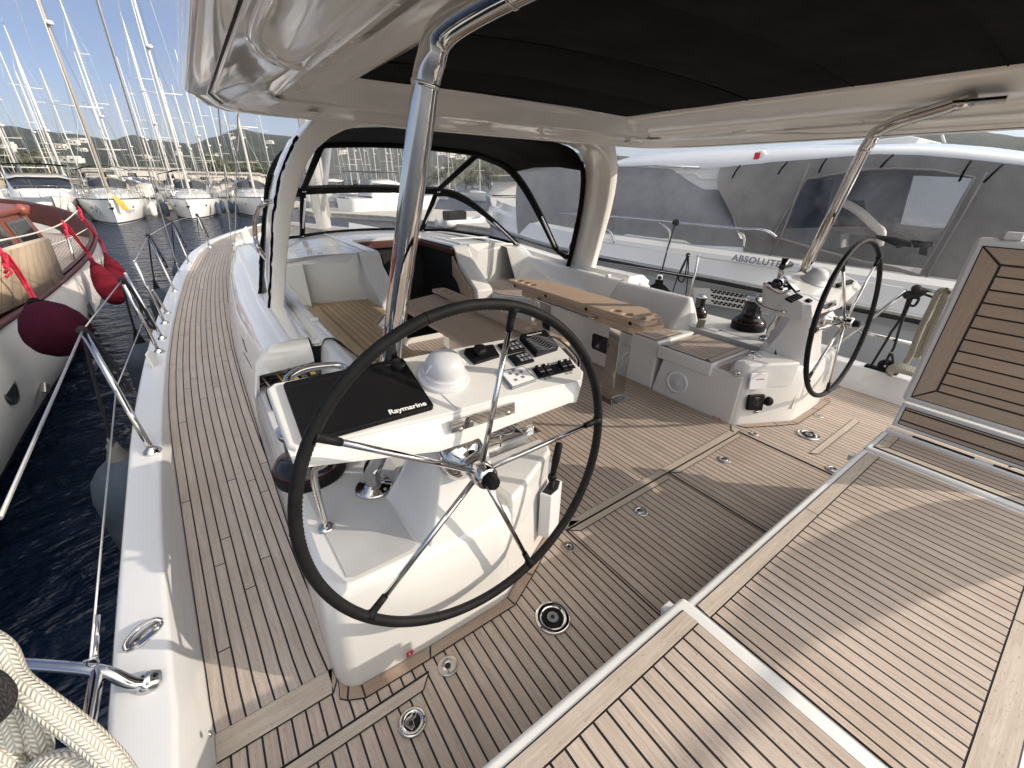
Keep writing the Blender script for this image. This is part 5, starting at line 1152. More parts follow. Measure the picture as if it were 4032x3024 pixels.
# coaming lettering on the port cabin side, and starboard rope hank
s_=PX(r2(1468,812),.05); e=PX(r2(1492,885),.045)
tag(text('model_lettering','JEANNEAU',PX(r2(1466,808),.06)+V((-.012,0,0)),(PX(r2(1490,885),.06)-PX(r2(1466,808),.06)),(-.15,.1,1),.03,M['grey_print'],None,.001,fit=((PX(r2(1490,885),.06)-PX(r2(1466,808),.06)).length,.03)),'small grey builder lettering on the port cabin side','lettering')
tag(text('number_lettering','60',PX(r2(1485,925),.055)+V((-.012,0,0)),V((.1,-1,-.25)),(-.15,.1,1),.09,M['grey_print'],None,.001),'grey number lettering below the builder name','lettering')
g=Geo(); base_=PX(c8(490,470),3.74)
for k in range(3): g.tube(smooth_path([base_+V((-.01-.012*k,.02*k-.02,.10)),base_+V((-.03-.01*k,.02*k-.02,.0)),base_+V((-.01-.01*k,.02*k-.02,-.06))],4),.013,7)
tag(g.build('rope_hank',M['rope_tan']),'short hank of tan and black rope at the end of the starboard coaming','rope')
# ------------------------------------------------------------------ port rail: stanchions, wires, cleats
SG='steel stanchions along the port rail'
def stan(pb,ptop,zb,h,label,r=.0135,legs=None):
    t=thing('stanchion',label,'stanchion',SG); a=PZ(pb,zb); b=PZ(ptop,zb+h)
    if (b-a).length>h*1.5: b=a+V((-.06,0,h))
    g=Geo(); g.tube([a,a.lerp(b,.5),b],r,12); g.ball(b,r*1.15,6); g.build('post',M['steel'],t)
    g=Geo(); g.lathe([(r,.03),(r*1.7,.022),(r*2.6,.010),(r*2.8,0)],a,n=18); g.build('foot',M['steel'],t)
    settle(t,a); return a,b
A0,A1=stan(r2(905,1475),r2(490,757),.268,.62,'nearest leaning steel stanchion on the port rail',.0165)
B0,B1=stan(r2(945,885),r2(728,368),.335,.62,'aft post of the nearer boarding gate pair',.0145)
B2,B3=stan(r2(965,805),r2(745,420),.34,.56,'brace post of the nearer boarding gate pair')
C0_,C1_=stan(r2(980,715),r2(785,292),.345,.62,'aft post of the farther boarding gate pair',.0145)
C2_,C3_=stan(r2(995,655),r2(905,520),.35,.30,'short brace of the farther boarding gate pair')
D0,D1=stan(r2(1040,525),r2(880,195),.36,.62,'single stanchion beyond the boarding gate')
E0,E1=stan(r2(1125,360),r2(1020,112),.375,.62,'stanchion abeam of the shrouds'); F0,F1=stan(r2(1245,260),r2(1185,100),.39,.62,'farthest visible stanchion near the bow')
def wire(name,pts,r,m,label,cat,grp=None):
    g=Geo(); g.tube(pts,r,7); return tag(g.build(name,M[m]),label,cat,grp)
P1=PZ((0,2040),.93)
wire('lifeline',[A1,P1],.0055,'wire','white coated lifeline from the nearest stanchion to the frame edge','lifeline','port lifelines')
Am=A0.lerp(A1,.52); Bm=B0.lerp(B1,.45)
J=PX(c3(505,1110),-.58)
wire('lifeline',[Am,J+V((0,0,.03))],.0038,'wire','lower lifeline running down to the steel pushpit rail','lifeline','port lifelines')
wire('lifeline',[A1,B1],.0042,'wire','upper lifeline between the nearest stanchion and the gate','lifeline','port lifelines'); wire('lifeline',[Am,Bm],.0035,'wire','lower lifeline between the nearest stanchion and the gate','lifeline','port lifelines')
wire('lifeline',[D1,E1,F1],.004,'wire','upper lifeline running forward to the bow','lifeline','port lifelines'); wire('lifeline',[C1_,D1],.004,'wire','upper lifeline forward of the gate','lifeline','port lifelines')
t=thing('turnbuckle','steel turnbuckle joining the lower lifeline to the pushpit','turnbuckle'); dq=(Am-J).normalized()
g=Geo(); g.tube([J+dq*.03,J+dq*.10],.007,8); g.tube([J+dq*.10,J+dq*.18],.0055,8); g.build('body',M['steel'],t); g=Geo(); g.tube([J+V((.012*math.cos(k*PI/6),0,.014+.016*math.sin(k*PI/6))) for k in range(12)],.0035,6,close=True); g.tube([J+V((-.016,0,.03)),J+V((.018,0,.03))],.0045,6); g.build('shackle',M['steel'],t); settle(t,J)
t=thing('pushpit_rail','thick polished steel pushpit rail joining the bulwark at lower left','rail')
fq=PZ(c3(805,1205),.222); e1=PX(c3(520,1140),-.585); e2=PX(c3(60,1100),-.80)
g=Geo(); g.tube(smooth_path([fq+V((.02,0,-.01)),fq+V((-.03,-.002,.03)),e1,e2,e2+(e2-e1)*.8],5),.0185,16); g.build('cross_tube',M['steel'],t)
g=Geo(); g.tube([e1+V((0,-.0,0)),e1+V((0,-.5,.0)),e1+V((0,-1.0,.02))],.0185,16); g.build('aft_tube',M['steel'],t)
g=Geo(); g.lathe([(.0185,.035),(.030,.026),(.036,.012),(.038,-.004)],fq,(-.55,-.05,.8),22); g.build('flange',M['steel'],t); settle(t,fq)
t=thing('folding_cleat','polished folding mooring cleat on the port bulwark','cleat'); q=PZ(c3(778,958),.226); ang=.62
u=V((math.cos(ang),math.sin(ang)*1.0,0)); w=V((-u.y,u.x,0))
g=Geo(); n=28; g.prism([q+u*.062*math.cos(2*PI*k/n)*(1 if abs(math.cos(2*PI*k/n))<.9 else .97)+w*.026*math.sin(2*PI*k/n) for k in range(n)],(0,0,.007)); g.build('base_plate',M['steel'],t,bevel=.002)
g=Geo(); g.tube(smooth_path([q+u*-.058+V((0,0,.008)),q+u*-.045+w*.020+V((0,0,.020)),q+w*.030+V((0,0,.026)),q+u*.045+w*.020+V((0,0,.020)),q+u*.058+V((0,0,.008))],5),.0085,10); g.build('horn',M['steel'],t)
g=Geo()
for e in (-.034,.034): g.lathe([(.013,.007),(.012,.011),(.005,.011),(.0045,.008),(0,.008)],q+u*e-w*.004,n=14)
g.build('bolt',M['steel_dull'],t); settle(t,q)
g=Geo(); g.lathe([(0,.005),(.0085,.0048),(.010,.002),(.010,0)],PX(c3(1118,1477),-.352),(1,0,.1),14); tag(g.build('bulwark_screw',M['steel_dull']),'round screw head on the inner face of the port bulwark','screw')
t=thing('rail_fairlead','white upright fairlead blade on the bulwark by the gate','fairlead'); q=PZ(r2(935,985),.315); g=Geo(); g.prism([q+V((-.03,.0,0)),q+V((-.012,.05,0)),q+V((-.0,.11,.10)),q+V((-.035,.10,.13)),q+V((-.05,.04,.12))],(.018,0,0)); g.build('blade',M['gel'],t,bevel=.006); g=Geo(); g.prism([q+V((-.05,-.02,-.002)),q+V((.03,-.02,-.002)),q+V((.03,.05,-.002)),q+V((-.05,.05,-.002))],(0,0,.012)); g.build('foot',M['gel'],t,bevel=.004); settle(t,q)
# shrouds
t=thing('shroud','pair of steel shrouds running up from the port side deck','shrouds'); b_=PZ(r2(1062,402),.38); tp=PX(r2(940,0),b_.x+.15)
dirv=(tp-b_).normalized(); g=Geo(); g.tube([b_,b_+dirv*9],.0048,6); g.build('wire',M['mast_white'],t); g=Geo(); g.tube([b_,b_+dirv*.55],.010,8); g.build('turnbuckle',M['steel'],t)
b2=PZ(r2(1392,345),.40); t2=PX(r2(1400,0),b2.x-.0); dirv=(t2-b2).normalized(); g=Geo(); g.tube([b2,b2+dirv*7],.0042,6); g.tube([b2+V((0,.3,0)),b2+V((-.1,.5,0))+dirv*7],.0042,6); g.build('wire',M['wire'],t); g=Geo(); g.tube([b2,b2+dirv*.45],.012,8); g.build('turnbuckle',M['steel'],t); settle(t,b_)
# side grab handle outside the arch
g=Geo(); hpts=[PX(c4(a,b),x) for a,b,x in ((103,622,.40),(70,632,.345),(25,675,.315),(5,760,.30),(10,850,.29),(30,915,.285),(70,972,.33))]
g.tube(smooth_path(hpts,6),.0135,12); tag(g.build('cabin_handle',M['steel']),'curved steel grab handle outside the port leg of the arch','grab handle')
# ------------------------------------------------------------------ navy fenders hung over the port side
FG='navy fenders hanging along the port side'
def fender(ptop,x,r,L,label,m='navy',grp=FG,rope_to=None,tilt=0,top=None):
    t=thing('fender',label,'fender',grp); T=V(top) if top else PX(ptop,x); dn=V((tilt,0,-1)).normalized()
    prof=[(.0,0),(r*.20,.0),(r*.24,.03),(r*.30,.10),(r*.62,.16),(r*.88,.24),(r,.36),(r,L*.55),(r*.96,L*.72),(r*.78,L*.86),(r*.4,L*.97),(0,L)]
    g=Geo(); g.lathe([(a,b) for a,b in prof[3:]],T,dn,28); g.build('cover',M[m],t)
    g=Geo(); g.lathe([(0,-.01),(r*.15,-.01),(r*.18,.03),(r*.31,.11)],T,dn,18); g.tube([T+V((0,r*.12*math.cos(k*PI/6),.02+r*.16*math.sin(k*PI/6))) for k in range(12)],.014,6,close=True); g.build('cap',M['fender_cap'] if m=='navy' and r>.2 else M['black'],t)
    settle(t,T)
    if rope_to is not None:
        q=V(rope_to); g=Geo(); g.tube(smooth_path([T,T.lerp(q,.5)+V((-.01,.02,-.02)),q],5),.010,7); 
        for k in range(3): g.tube(smooth_path([q+V((0,.01*k,0)),q+V((.03,.015*k,-.06)),q+V((.05+.02*k,.03,-.22-.1*k)),q+V((.02,.03*k,-.30)),q+V((.01,.02*k,-.05))],5),.009,6)
        g.ball(q,.028,6); tag(g.build('fender_line',M['rope_black']),'black line tying the '+label.split(' ')[0]+' navy fender to its stanchion','rope','fender lines')
    return T
fender(r2(668,1440),-.82,.215,1.15,'nearest navy fender with grey cap',rope_to=A1); fender(r2(808,775),-.80,.185,1.2,'second navy fender below the boarding gate',rope_to=B1); fender(r2(918,470),-.76,.16,1.15,'third navy fender outside the gate',rope_to=D1)
fender(r2(1040,345),-.70,.16,1.1,'fourth navy fender near the shrouds',rope_to=E1); fender(r2(1185,238),-.52,.17,1.1,'farthest navy fender by the bow stanchion',rope_to=F1)
# ------------------------------------------------------------------ coiled white dock line at the lower left corner
t=thing('rope_coil','thick white braided dock line hanging in loops at lower left','rope')
def strand(pts,r,m,nm='loop'):
    P=smooth_path([PD(c3(a,b),d_) for a,b,d_ in pts],8); g=Geo(); n=14; rows=[]; uvs=[]; prev=None; L=0
    for i,p in enumerate(P):
        tg=(P[min(i+1,len(P)-1)]-P[max(i-1,0)]).normalized()
        if prev is None: u=tg.orthogonal().normalized()
        else: u=(prev-tg*prev.dot(tg)).normalized(); L+=(p-P[i-1]).length
        prev=u; w=tg.cross(u); rows.append([p+(u*math.cos(2*PI*k/n)+w*math.sin(2*PI*k/n))*r for k in range(n+1)]); uvs.append([(k/n,L) for k in range(n+1)])
    g.grid(rows,uvs=uvs); return g.build(nm,m,t,weld=False)
def braid(name,a,b):
    m=NT(name); uv=m.uv(); sp=m.n('ShaderNodeSeparateXYZ',Vector=uv); u=sp.outputs[0]; v=sp.outputs[1]
    s1=m.math('MULTIPLY',m.math('ADD',m.math('MULTIPLY',v,105.0),m.math('MULTIPLY',m.math('PINGPONG',m.math('MULTIPLY',u,12.0),1.0),.8)),2*PI)
    wv=m.math('MULTIPLY_ADD',m.math('SINE',s1),.5,.5); cols=m.math('POWER',m.math('ABSOLUTE',m.math('SINE',m.math('MULTIPLY',u,12*PI))),.35)
    h=m.math('MULTIPLY',m.math('POWER',wv,.6),cols); nz=m.noise(m.obj(),90,5,.7)
    m.put(m.b.inputs['Base Color'],m.mix(m.math('MULTIPLY_ADD',nz,.25,m.math('MULTIPLY',h,.75)),rgb(a),rgb(b))); m.b.inputs['Roughness'].default_value=.92; m.bump(m.math('ADD',h,m.math('MULTIPLY',nz,.4)),.9,.004); return m.m
BR=braid('braided_white_rope',(.36,.34,.28),(.74,.71,.63)); BRT=braid('braided_tan_rope',(.20,.19,.145),(.42,.395,.32)); BRB=braid('braided_black_rope',(.006,.006,.007),(.035,.034,.033))
strand([(-120,960,.80),(0,1040,.79),(70,1190,.78),(190,1290,.78),(340,1400,.79),(480,1510,.80),(600,1630,.81),(680,1740,.83)],.0225,BR)
strand([(-60,1180,.85),(10,1330,.84),(60,1440,.84),(85,1560,.84),(40,1640,.85),(-60,1670,.86)],.022,BR)
strand([(30,1250,.86),(120,1370,.86),(185,1460,.86),(215,1560,.86),(190,1650,.87),(130,1720,.88)],.021,BR)
strand([(150,1720,.82),(230,1650,.81),(350,1625,.81),(470,1640,.82),(560,1700,.83)],.0215,BR)
strand([(-80,1560,.83),(-20,1600,.82),(60,1660,.82),(110,1740,.82)],.021,BR)
strand([(-60,1160,.74),(0,1200,.73),(40,1260,.73),(30,1330,.73),(-20,1390,.74),(-70,1400,.75)],.012,BRB,'black_tail'); settle(t,PD(c3(200,1500),.82))
# ------------------------------------------------------------------ starboard rail gear
t=thing('stanchion','slim steel stanchion on the starboard rail before the motor yacht','stanchion'); b_=PX(c5(527,1058),4.72); tp=PX(c5(577,838),4.74); g=Geo(); g.tube([b_-V((0,0,.1)),tp],.0135,10); g.ball(tp,.017,6); g.build('post',M['steel'],t); g=Geo(); g.lathe([(.014,.03),(.03,.01),(.036,0)],b_-V((0,0,.05)),n=14); g.build('foot',M['steel'],t); settle(t,b_)
wp=[PX(c5(a,b),x) for a,b,x in ((100,772,4.5),(575,845,4.74),(1600,1000,4.78))]
wire('lifeline',wp[1:],.004,'wire','thin lifeline running aft along the starboard rail','lifeline','starboard lifelines'); wire('lifeline',wp[:2],.004,'wire','thin lifeline running forward along the starboard rail','lifeline','starboard lifelines')
w2=[PX(c5(100,870),4.5),PX(c5(555,945),4.73)]; wire('lifeline',w2,.0035,'wire','lower lifeline forward of the starboard stanchion','lifeline','starboard lifelines')
def blackline(pts,x,label,r=.008):
    g=Geo(); g.tube(smooth_path([PX(c5(a,b),x) for a,b in pts],6),r,7); return g,label
g=Geo(); g.tube([PX(c5(461,668),6-.16),PX(c5(420,800),5.5),PX(c5(380,960),4.95)],.011,7); g.ball(PX(c5(461,672),5.84),.05,6); g.ball(PX(c5(380,950),4.95),.028,6); tag(g.build('fender_line',M['rope_black']),'black line from the motor yacht rail down to its black topped fender','rope')
t=thing('fender','black topped fender between the yacht and the motor yacht','fender'); T=PX(c5(378,965),4.98); g=Geo(); g.lathe([(0,.02),(.05,.02),(.055,-.04),(.10,-.07),(.165,-.13),(.18,-.30),(.18,-.9),(.1,-1.05),(0,-1.1)],T,n=26); g.build('cover',M['canvas_black'],t); g=Geo(); g.lathe([(.0,.05),(.035,.05),(.04,.0),(.05,-.035)],T+V((0,0,.03)),n=14); g.build('cap',M['white_plastic'],t); settle(t,T)
for pts,l in ((((520,838),(490,900),(465,960),(445,1020)),'black line end hanging left of the loop on the starboard lifeline'),(((522,838),(505,880),(475,950),(490,972),(505,950),(520,860),(523,835)),'black rope loop hanging from the starboard lifeline'),(((524,838),(524,900),(516,1000),(510,1050)),'black line end hanging right of the loop on the starboard lifeline')):
    g,_=blackline(pts,4.735,''); 
    if 'loop' in l and 'left' not in l and 'right' not in l: g.ball(PX(c5(522,836),4.735),.028,6)
    tag(g.build('hanging_line',M['rope_black']),l,'rope','black lines on the starboard lifeline')
# starboard pushpit and its black lines, tan rope
SX=4.74
def QX(a,b,x=SX): return PX(c8(a,b),x)
t=thing('pushpit_rail','angled steel pushpit tubes behind the far wheel','rail')
for pts in (((1585,262),(1320,478),(1125,605)),((1310,475),(1400,498),(1620,548)),((1640,255),(1760,268),(1900,300))):
    g=Geo(); g.tube([QX(*p) for p in pts],.0165,12); g.build('tube',M['steel'],t)
settle(t,QX(1310,475))
g=Geo(); k0=QX(1622,262,SX-.03)
for pts in (((1600,290),(1560,400),(1500,490),(1490,510),(1395,665)),((1615,300),(1560,430),(1520,560),(1505,590)),((1500,595),(1480,640),(1490,690),(1512,650),(1508,600)),((1610,290),(1595,330),(1625,345),(1650,310),(1640,280)),((1650,270),(1700,290),(1760,310))): g.tube(smooth_path([QX(*p,SX-.03) for p in pts],5),.010,7)
for a in range(5): g.ball(k0+V((random.uniform(-.03,.03),random.uniform(-.05,.05),random.uniform(-.05,.03))),.036,6)
tag(g.build('mooring_lashing',M['rope_black']),'black lashing and lines tied round the starboard pushpit','rope')
t=thing('mooring_block','black pulley block lying on the starboard bulwark','pulley block'); q=QX(1470,675,SX); g=Geo(); g.lathe([(.0,-.02),(.05,-.02),(.06,-.01),(.06,.01),(.05,.02),(0,.02)],q+V((0,0,.02)),(1,.2,.1),20); g.obox(q-V((.03,.10,.05)),(.06,0,0),(0,.24,0),(0,0,.04)); g.build('cheek',M['black'],t,bevel=.01); g=Geo(); g.lathe([(0,.024),(.012,.024),(.014,.02)],q+V((-.0,0,.02)),(-1,-.2,.1),12); g.build('sheave_pin',M['steel'],t); settle(t,q)
t=thing('rope_coil','tan braided dock line draped over the starboard pushpit','rope')
def strand2(pts,r,m): 
    P=[QX(a,b,x) for a,b,x in pts]; P=smooth_path(P,8); g=Geo(); n=12; rows=[];uvs=[];L=0;prev=None
    for i,p in enumerate(P):
        tg=(P[min(i+1,len(P)-1)]-P[max(i-1,0)]).normalized(); u=tg.orthogonal().normalized() if prev is None else (prev-tg*prev.dot(tg)).normalized()
        if prev is not None: L+=(p-P[i-1]).length
        prev=u; w=tg.cross(u); rows.append([p+(u*math.cos(2*PI*k/n)+w*math.sin(2*PI*k/n))*r for k in range(n+1)]); uvs.append([(k/n,L*.5) for k in range(n+1)])
    g.grid(rows,uvs=uvs); g.build('loop',m,t,weld=False)
strand2(((1800,262,4.50),(1760,270,4.52),(1720,350,4.55),(1660,470,4.56),(1610,600,4.57),(1580,650,4.58)),.022,BRT)
strand2(((1810,270,4.45),(1785,300,4.47),(1740,400,4.5),(1690,500,4.5),(1640,620,4.52)),.022,BRT); strand2(((1830,300,4.42),(1800,340,4.42),(1730,470,4.45),(1670,610,4.5)),.022,BRT); settle(t,QX(1700,450,4.5))
t=thing('rope_coil','small tan coil lying on the starboard bulwark behind the backrest','rope')
for k in range(4): strand2(((1490,695+6*k,4.66-.03*k),(1510,672+8*k,4.68-.03*k),(1560,668+8*k,4.68-.03*k),(1640,690+8*k,4.68-.03*k)),.024,BRT)
settle(t,QX(1560,690,4.66))
# inner face of the starboard bulwark is part of the yacht already; a red ensign lies folded behind the backrest seat
g=Geo(); q=PZ(c8(2190,1225),.452); random.seed(5); rows=[]
for i in range(9): rows.append([q+V((.22*i/8-.02,-.16*j/8+.04,.004+.018*abs(math.sin(i*1.3+j*.8)))) for j in range(9)])
g.grid(rows); tag(g.build('red_flag',M['red_cloth']),'corner of a folded red flag on the seat at the right edge','flag')
# unseen furled flag shape and pole, added out of view to shade the bench
t=thing('shade_ensign','unseen furled red flag on a raked pole, added to shade the bench','flag')
P=[(-.62,.60,.10),(-.78,.78,.15),(-.95,1.02,.14),(-1.23,1.31,.115),(-1.45,1.475,.085),(-1.65,1.61,.05),(-1.83,1.73,.042)]
g=Geo(); rows=[]
for k,(y_,z_,r_) in enumerate(P):
    rows.append([V((3.25+.6*r_*math.cos(a),y_-.70*r_*math.sin(a)*(1+.18*math.sin(3*a+k)),z_-.71*r_*math.sin(a)*(1+.18*math.sin(3*a+k)))) for a in rng(0,2*PI*17/18,18)])
g.grid(rows,close=True,capa=True,capb=True); g.build('shade_flag',M['red_cloth'],t)
g=Geo(); g.tube([(3.25,-.45,.40),(3.25,-.62,.60),(3.25,-1.83,1.75),(3.25,-2.7,2.36)],[.022,.022,.022,.018],10); g.build('shade_staff',M['white_plastic'],t); settle(t,(3.25,-.45,.4))
# ------------------------------------------------------------------ big motor yacht alongside to starboard
MY=thing('motor_yacht','large white motor yacht with grey canvas enclosure alongside to starboard','motor yacht'); MX=6.0
def K(a,b,x=MX): return PX(c5(a,b),x)
rz=.475
def ext(z0,z1,x0,x1,ya,yb,name,m,curve=0,bev=0):
    rows=[]
    for y in rng(yb,ya,30):
        k=max(0,(y-6)/7); dx=2.2*k*k; rows.append([V((x0+dx,y,z0+.15*k)),V((x0*.5+x1*.5+dx,y,(z0+z1)/2+.15*k)),V((x1+dx,y,z1+.2*k))])
    g=Geo(); g.grid(rows); return g.build(name,m,MY)
ext(-1.4,.30,MX+.35,MX+.10,12.5,-4.5,'hull',M['gel_hull']); ext(.30,rz-.03,MX+.10,MX+.02,12.5,-4.5,'hull_flare',M['gel_hull'])
rows=[]
for y in rng(-4.5,12.5,30):
    k=max(0,(y-6)/7); rows.append(V((MX-.01+2.2*k*k,y,rz+.16*k)))
g=Geo(); g.tube(rows,.035,8); g.build('rub_rail',M['steel_dull'],MY); g=Geo(); g.tube([p+V((-.012,0,-.04)) for p in rows],.022,6); g.build('rub_rail_seal',M['caulk'],MY)
ext(rz+.03,.80,MX+.01,MX+.10,12.5,-4.5,'gunwale',M['gel_hull']); ext(.80,.86,MX+.10,MX+.16,12.5,-4.5,'toe_rail',M['gel_warm'])
ext(.86,.875,MX+.16,MX+.75,12.5,-4.5,'walkway',M['gel'])
ext(.87,1.02,MX+.30,MX+.34,12.0,2.9,'cabin_side',M['gel_hull'])
# screen cover forward
XC=MX+.30
def poly(name,pts,x,m,th=.03,sag=0):
    P=[K(a,b,x) for a,b in pts]; g=Geo(); g.prism(P,(th,0,0)); return g.build(name,m,MY)
scr=[(-140,640,0),(-60,480,0)]
def cover(name,top,bot,m,x0=XC,bulge=.05,nx=28,nz=12,inx=.25,hole=None):
    """cloth stretched between a top and bottom edge read at several points, leaning inboard at the top"""
    def samp(L,t):
        n=len(L)-1; i=min(int(t*n),n-1); u=t*n-i; a=L[i];b=L[i+1]; return (a[0]+(b[0]-a[0])*u,a[1]+(b[1]-a[1])*u)
    rows=[]
    for j in range(nz+1):
        v=j/nz; r_=[]
        for i in range(nx+1):
            t=i/nx; B=K(*samp(bot,t),x0); T_=K(*samp(top,t),x0+inx)
            p=B.lerp(T_,v); p.x+= -bulge*math.sin(PI*v)+.018*noise.noise(V((p.y*1.6,p.z*2.2,3.3)))+.010*noise.noise(V((p.y*5,p.z*5,1.3))); r_.append(p)
        rows.append(r_)
    g=Geo()
    if not hole: g.grid(rows)
    else:
        hp=[c5(*q) for q in hole]; fs=[]; n=nx+1; vs=[p for r_ in rows for p in r_]
        for j in range(nz):
            for i in range(nx):
                f4=(j*n+i,j*n+i+1,(j+1)*n+i+1,(j+1)*n+i); cc=sum((vs[q] for q in f4),V((0,0,0)))/4
                if not inside(proj(cc),hp): fs.append(f4)
        g.mesh(vs,fs,0,True)
    return g.build(name,m,MY,weld=False)
cover('windscreen_cover',[(-330,420),(-120,395),(60,398),(200,392),(330,394),(440,402),(520,462),(600,507),(690,508),(735,560)],[(-330,760),(-120,762),(60,768),(200,770),(330,773),(440,777),(560,783),(680,790),(760,794),(805,796)],M['mesh_grey'],XC,.08)
# white brow and roof above the cloth
rows=[]
for a,b,c_,d_ in ((-300,470,-300,430),(-120,430,-120,395),(60,398,40,376),(150,394,140,370),(330,392,260,334),(520,400,480,318),(690,392,700,306),(900,374,960,296),(1110,356,1090,290),(1470,326,1330,292),(1700,330,1560,286),(1950,352,1760,288),(2212,382,1980,306),(2500,420,2330,352)):
    lo=K(a,b,XC+.24); hi=K(c_,d_,XC+.62); rows.append([lo+V((.03,0,-.03)),lo,lo.lerp(hi,.5)+V((-.05,0,.03)),hi,hi+V((.5,0,.05)),hi+V((2.6,0,.06))])
g=Geo(); g.grid(rows); rf=g.build('roof',M['gel_hull'],MY)
poly('wing_panel',[(425,398),(690,398),(700,415),(684,510),(600,507),(520,462)],XC+.26,M['gel_hull'],.05)
poly('wing_groove',[(455,418),(560,420),(590,448),(680,443),(680,450),(586,455),(556,427),(460,424)],XC+.245,M['gel_warm'],.012)
g=Geo(); g.tube([K(150,394,XC+.16),K(350,388,XC+.16),K(582,396,XC+.16)],.016,8); g.build('hand_rail',M['steel'],MY)
# dark grey cockpit enclosure
W=[(1118,455),(1250,432),(1420,408),(1560,402),(1760,410),(1962,446),(1900,560),(1830,690),(1760,810),(1690,936),(1560,900),(1400,868),(1150,800),(945,742),(1000,650),(1060,550)]
cover('cockpit_canvas',[(684,396),(800,384),(950,368),(1110,356),(1290,342),(1470,328),(1700,334),(1950,356),(2212,386),(2500,424)],[(672,505),(735,620),(800,760),(800,825),(950,842),(1300,905),(1700,975),(1950,1120),(2212,1210),(2500,1290)],M['canvas_grey'],XC-.02,.05,190,70,.26,hole=W)
def onC(a,b): 
    return K(a,b,XC-.02+.26*min(1,max(0,(K(a,b).z-.85)/1.15))-.09)
ctr=V((0,0,0))
for p in W: ctr+=onC(*p)/len(W)
g=Geo(); P=[onC(*p) for p in W]; g.mesh(P+[ctr],[(i,(i+1)%len(W),len(W)) for i in range(len(W))]); win=g.build('canvas_window',M['vinyl_dusty'],MY)
g=Geo(); g.tube([p+V((-.006,0,0)) for p in P],.016,6,close=True); g.build('window_hem',M['canvas_grey'],win)
# what shows through the window: dim cockpit with its own pale window, seats and frame
def inner(name,pts,x,m,th=.05):
    P=[K(a,b,x) for a,b in pts]; g=Geo(); g.prism(P,(th,0,0)); return g.build(name,m,MY)
q4=[(900,395),(1990,380),(2010,1000),(900,830)]; w4=[(1655,436),(1958,448),(1830,706),(1592,680)]
g=Geo()
for k in range(4): g.prism([K(*p,8.6) for p in (q4[k],q4[(k+1)%4],w4[(k+1)%4],w4[k])],(.03,0,0))
inr=g.build('cockpit_back',M['mesh_grey'],MY)
g=Geo(); g.face([K(*p,8.61) for p in w4]); g.build('far_window',M['vinyl_dusty'],inr)
inner('cabin_door',[(1118,455),(1250,455),(1190,700),(1010,715)],7.9,M['dark_glass']); inner('cabin_door',[(1275,560),(1400,560),(1440,690),(1245,695)],8.0,M['dark_glass'])
g=Geo(); P=smooth_path([K(a,b,7.6) for a,b in ((1280,560),(1380,615),(1460,690),(1495,725),(1480,790))],5); g.tube(P,.055,8); g.build('cockpit_frame',M['gel_warm'],MY)
inner('sofa_back',[(1000,705),(1140,700),(1290,730),(1290,800),(990,760)],7.3,M['mesh_grey'],.3)
for pts in (((1465,735),(1560,745),(1640,770),(1640,795),(1560,790),(1465,750)),((1570,770),(1600,765),(1590,800),(1565,800)),((1640,760),(1755,770),(1750,795),(1660,800)),((1690,790),(1730,790),(1720,840),(1680,830))): inner('cockpit_chair',pts,7.2,M['canvas_black'],.05)
for a,b,c_,d_ in ((785,385,745,448),(1022,368,975,430),(1220,350,1180,420),(1555,332,1490,395),(1945,362,1885,465),(2105,382,2010,470)):
    g=Geo(); p0=K(a,b,XC+.16);p1=K(c_,d_,XC+.06); g.tube([p0,p0.lerp(p1,.5)+V((-.02,0,0)),p1],.011,6); g.build('canvas_strap',M['canvas_black'],MY)
g=Geo()
for pts in (((1135,375),(1060,560),(990,745),(935,840)),((2025,420),(1900,640),(1780,840),(1700,990)),((940,742),(1150,805),(1400,872),(1690,940))): g.tube([onC(*p)+V((-.012,0,0)) for p in pts],.012,6)
g.build('canvas_seam',M['canvas_grey'],MY)
# rail
g=Geo(); g.tube(smooth_path([K(a,b,MX+.08) for a,b in ((-140,625),(130,641),(370,662),(750,701),(880,708),(930,720),(968,747))],5),.022,10); rl=g.build('side_rail',M['steel'],MY)
for pts in (((115,705),(140,730),(152,775)),((370,662),(415,700),(432,725),(430,782)),((752,701),(795,730),(806,750),(803,797))):
    g=Geo(); g.tube(smooth_path([K(a,b,MX+.09) for a,b in pts],5),.018,8); g.build('rail_post',M['steel'],rl)
q=K(890,338,XC+.36); nl=Geo(); nl.ball(q,.075,10,0,(.6,1,1)); lm_=nl.build('side_light',M['white_plastic'],MY); g=Geo(); g.box((q.x-.06,q.x-.03),(q.y-.005,q.y+.07),(q.z-.045,q.z+.045)); g.build('red_lens',M['red_print'],lm_,bevel=.008)
# lettering
t0=K(745,860,MX+.035); t1=K(992,893,MX+.035); text('hull_lettering','ABSOLUTE',t0+V((-.02,0,0)),(0,-1,0),(.25,0,1),.12,M['grey_print'],MY,.004,bold=.0035,spacing=1.12,fit=((t1-t0).length,.085))
t0=K(1005,905,MX+.035); t1=K(1160,920,MX+.035); text('hull_lettering','53',t0+V((-.02,0,.0)),(0,-1,0),(.25,0,1),.12,M['ltgrey_plastic'],MY,.004,bold=.008,fit=((t1-t0).length,.10))
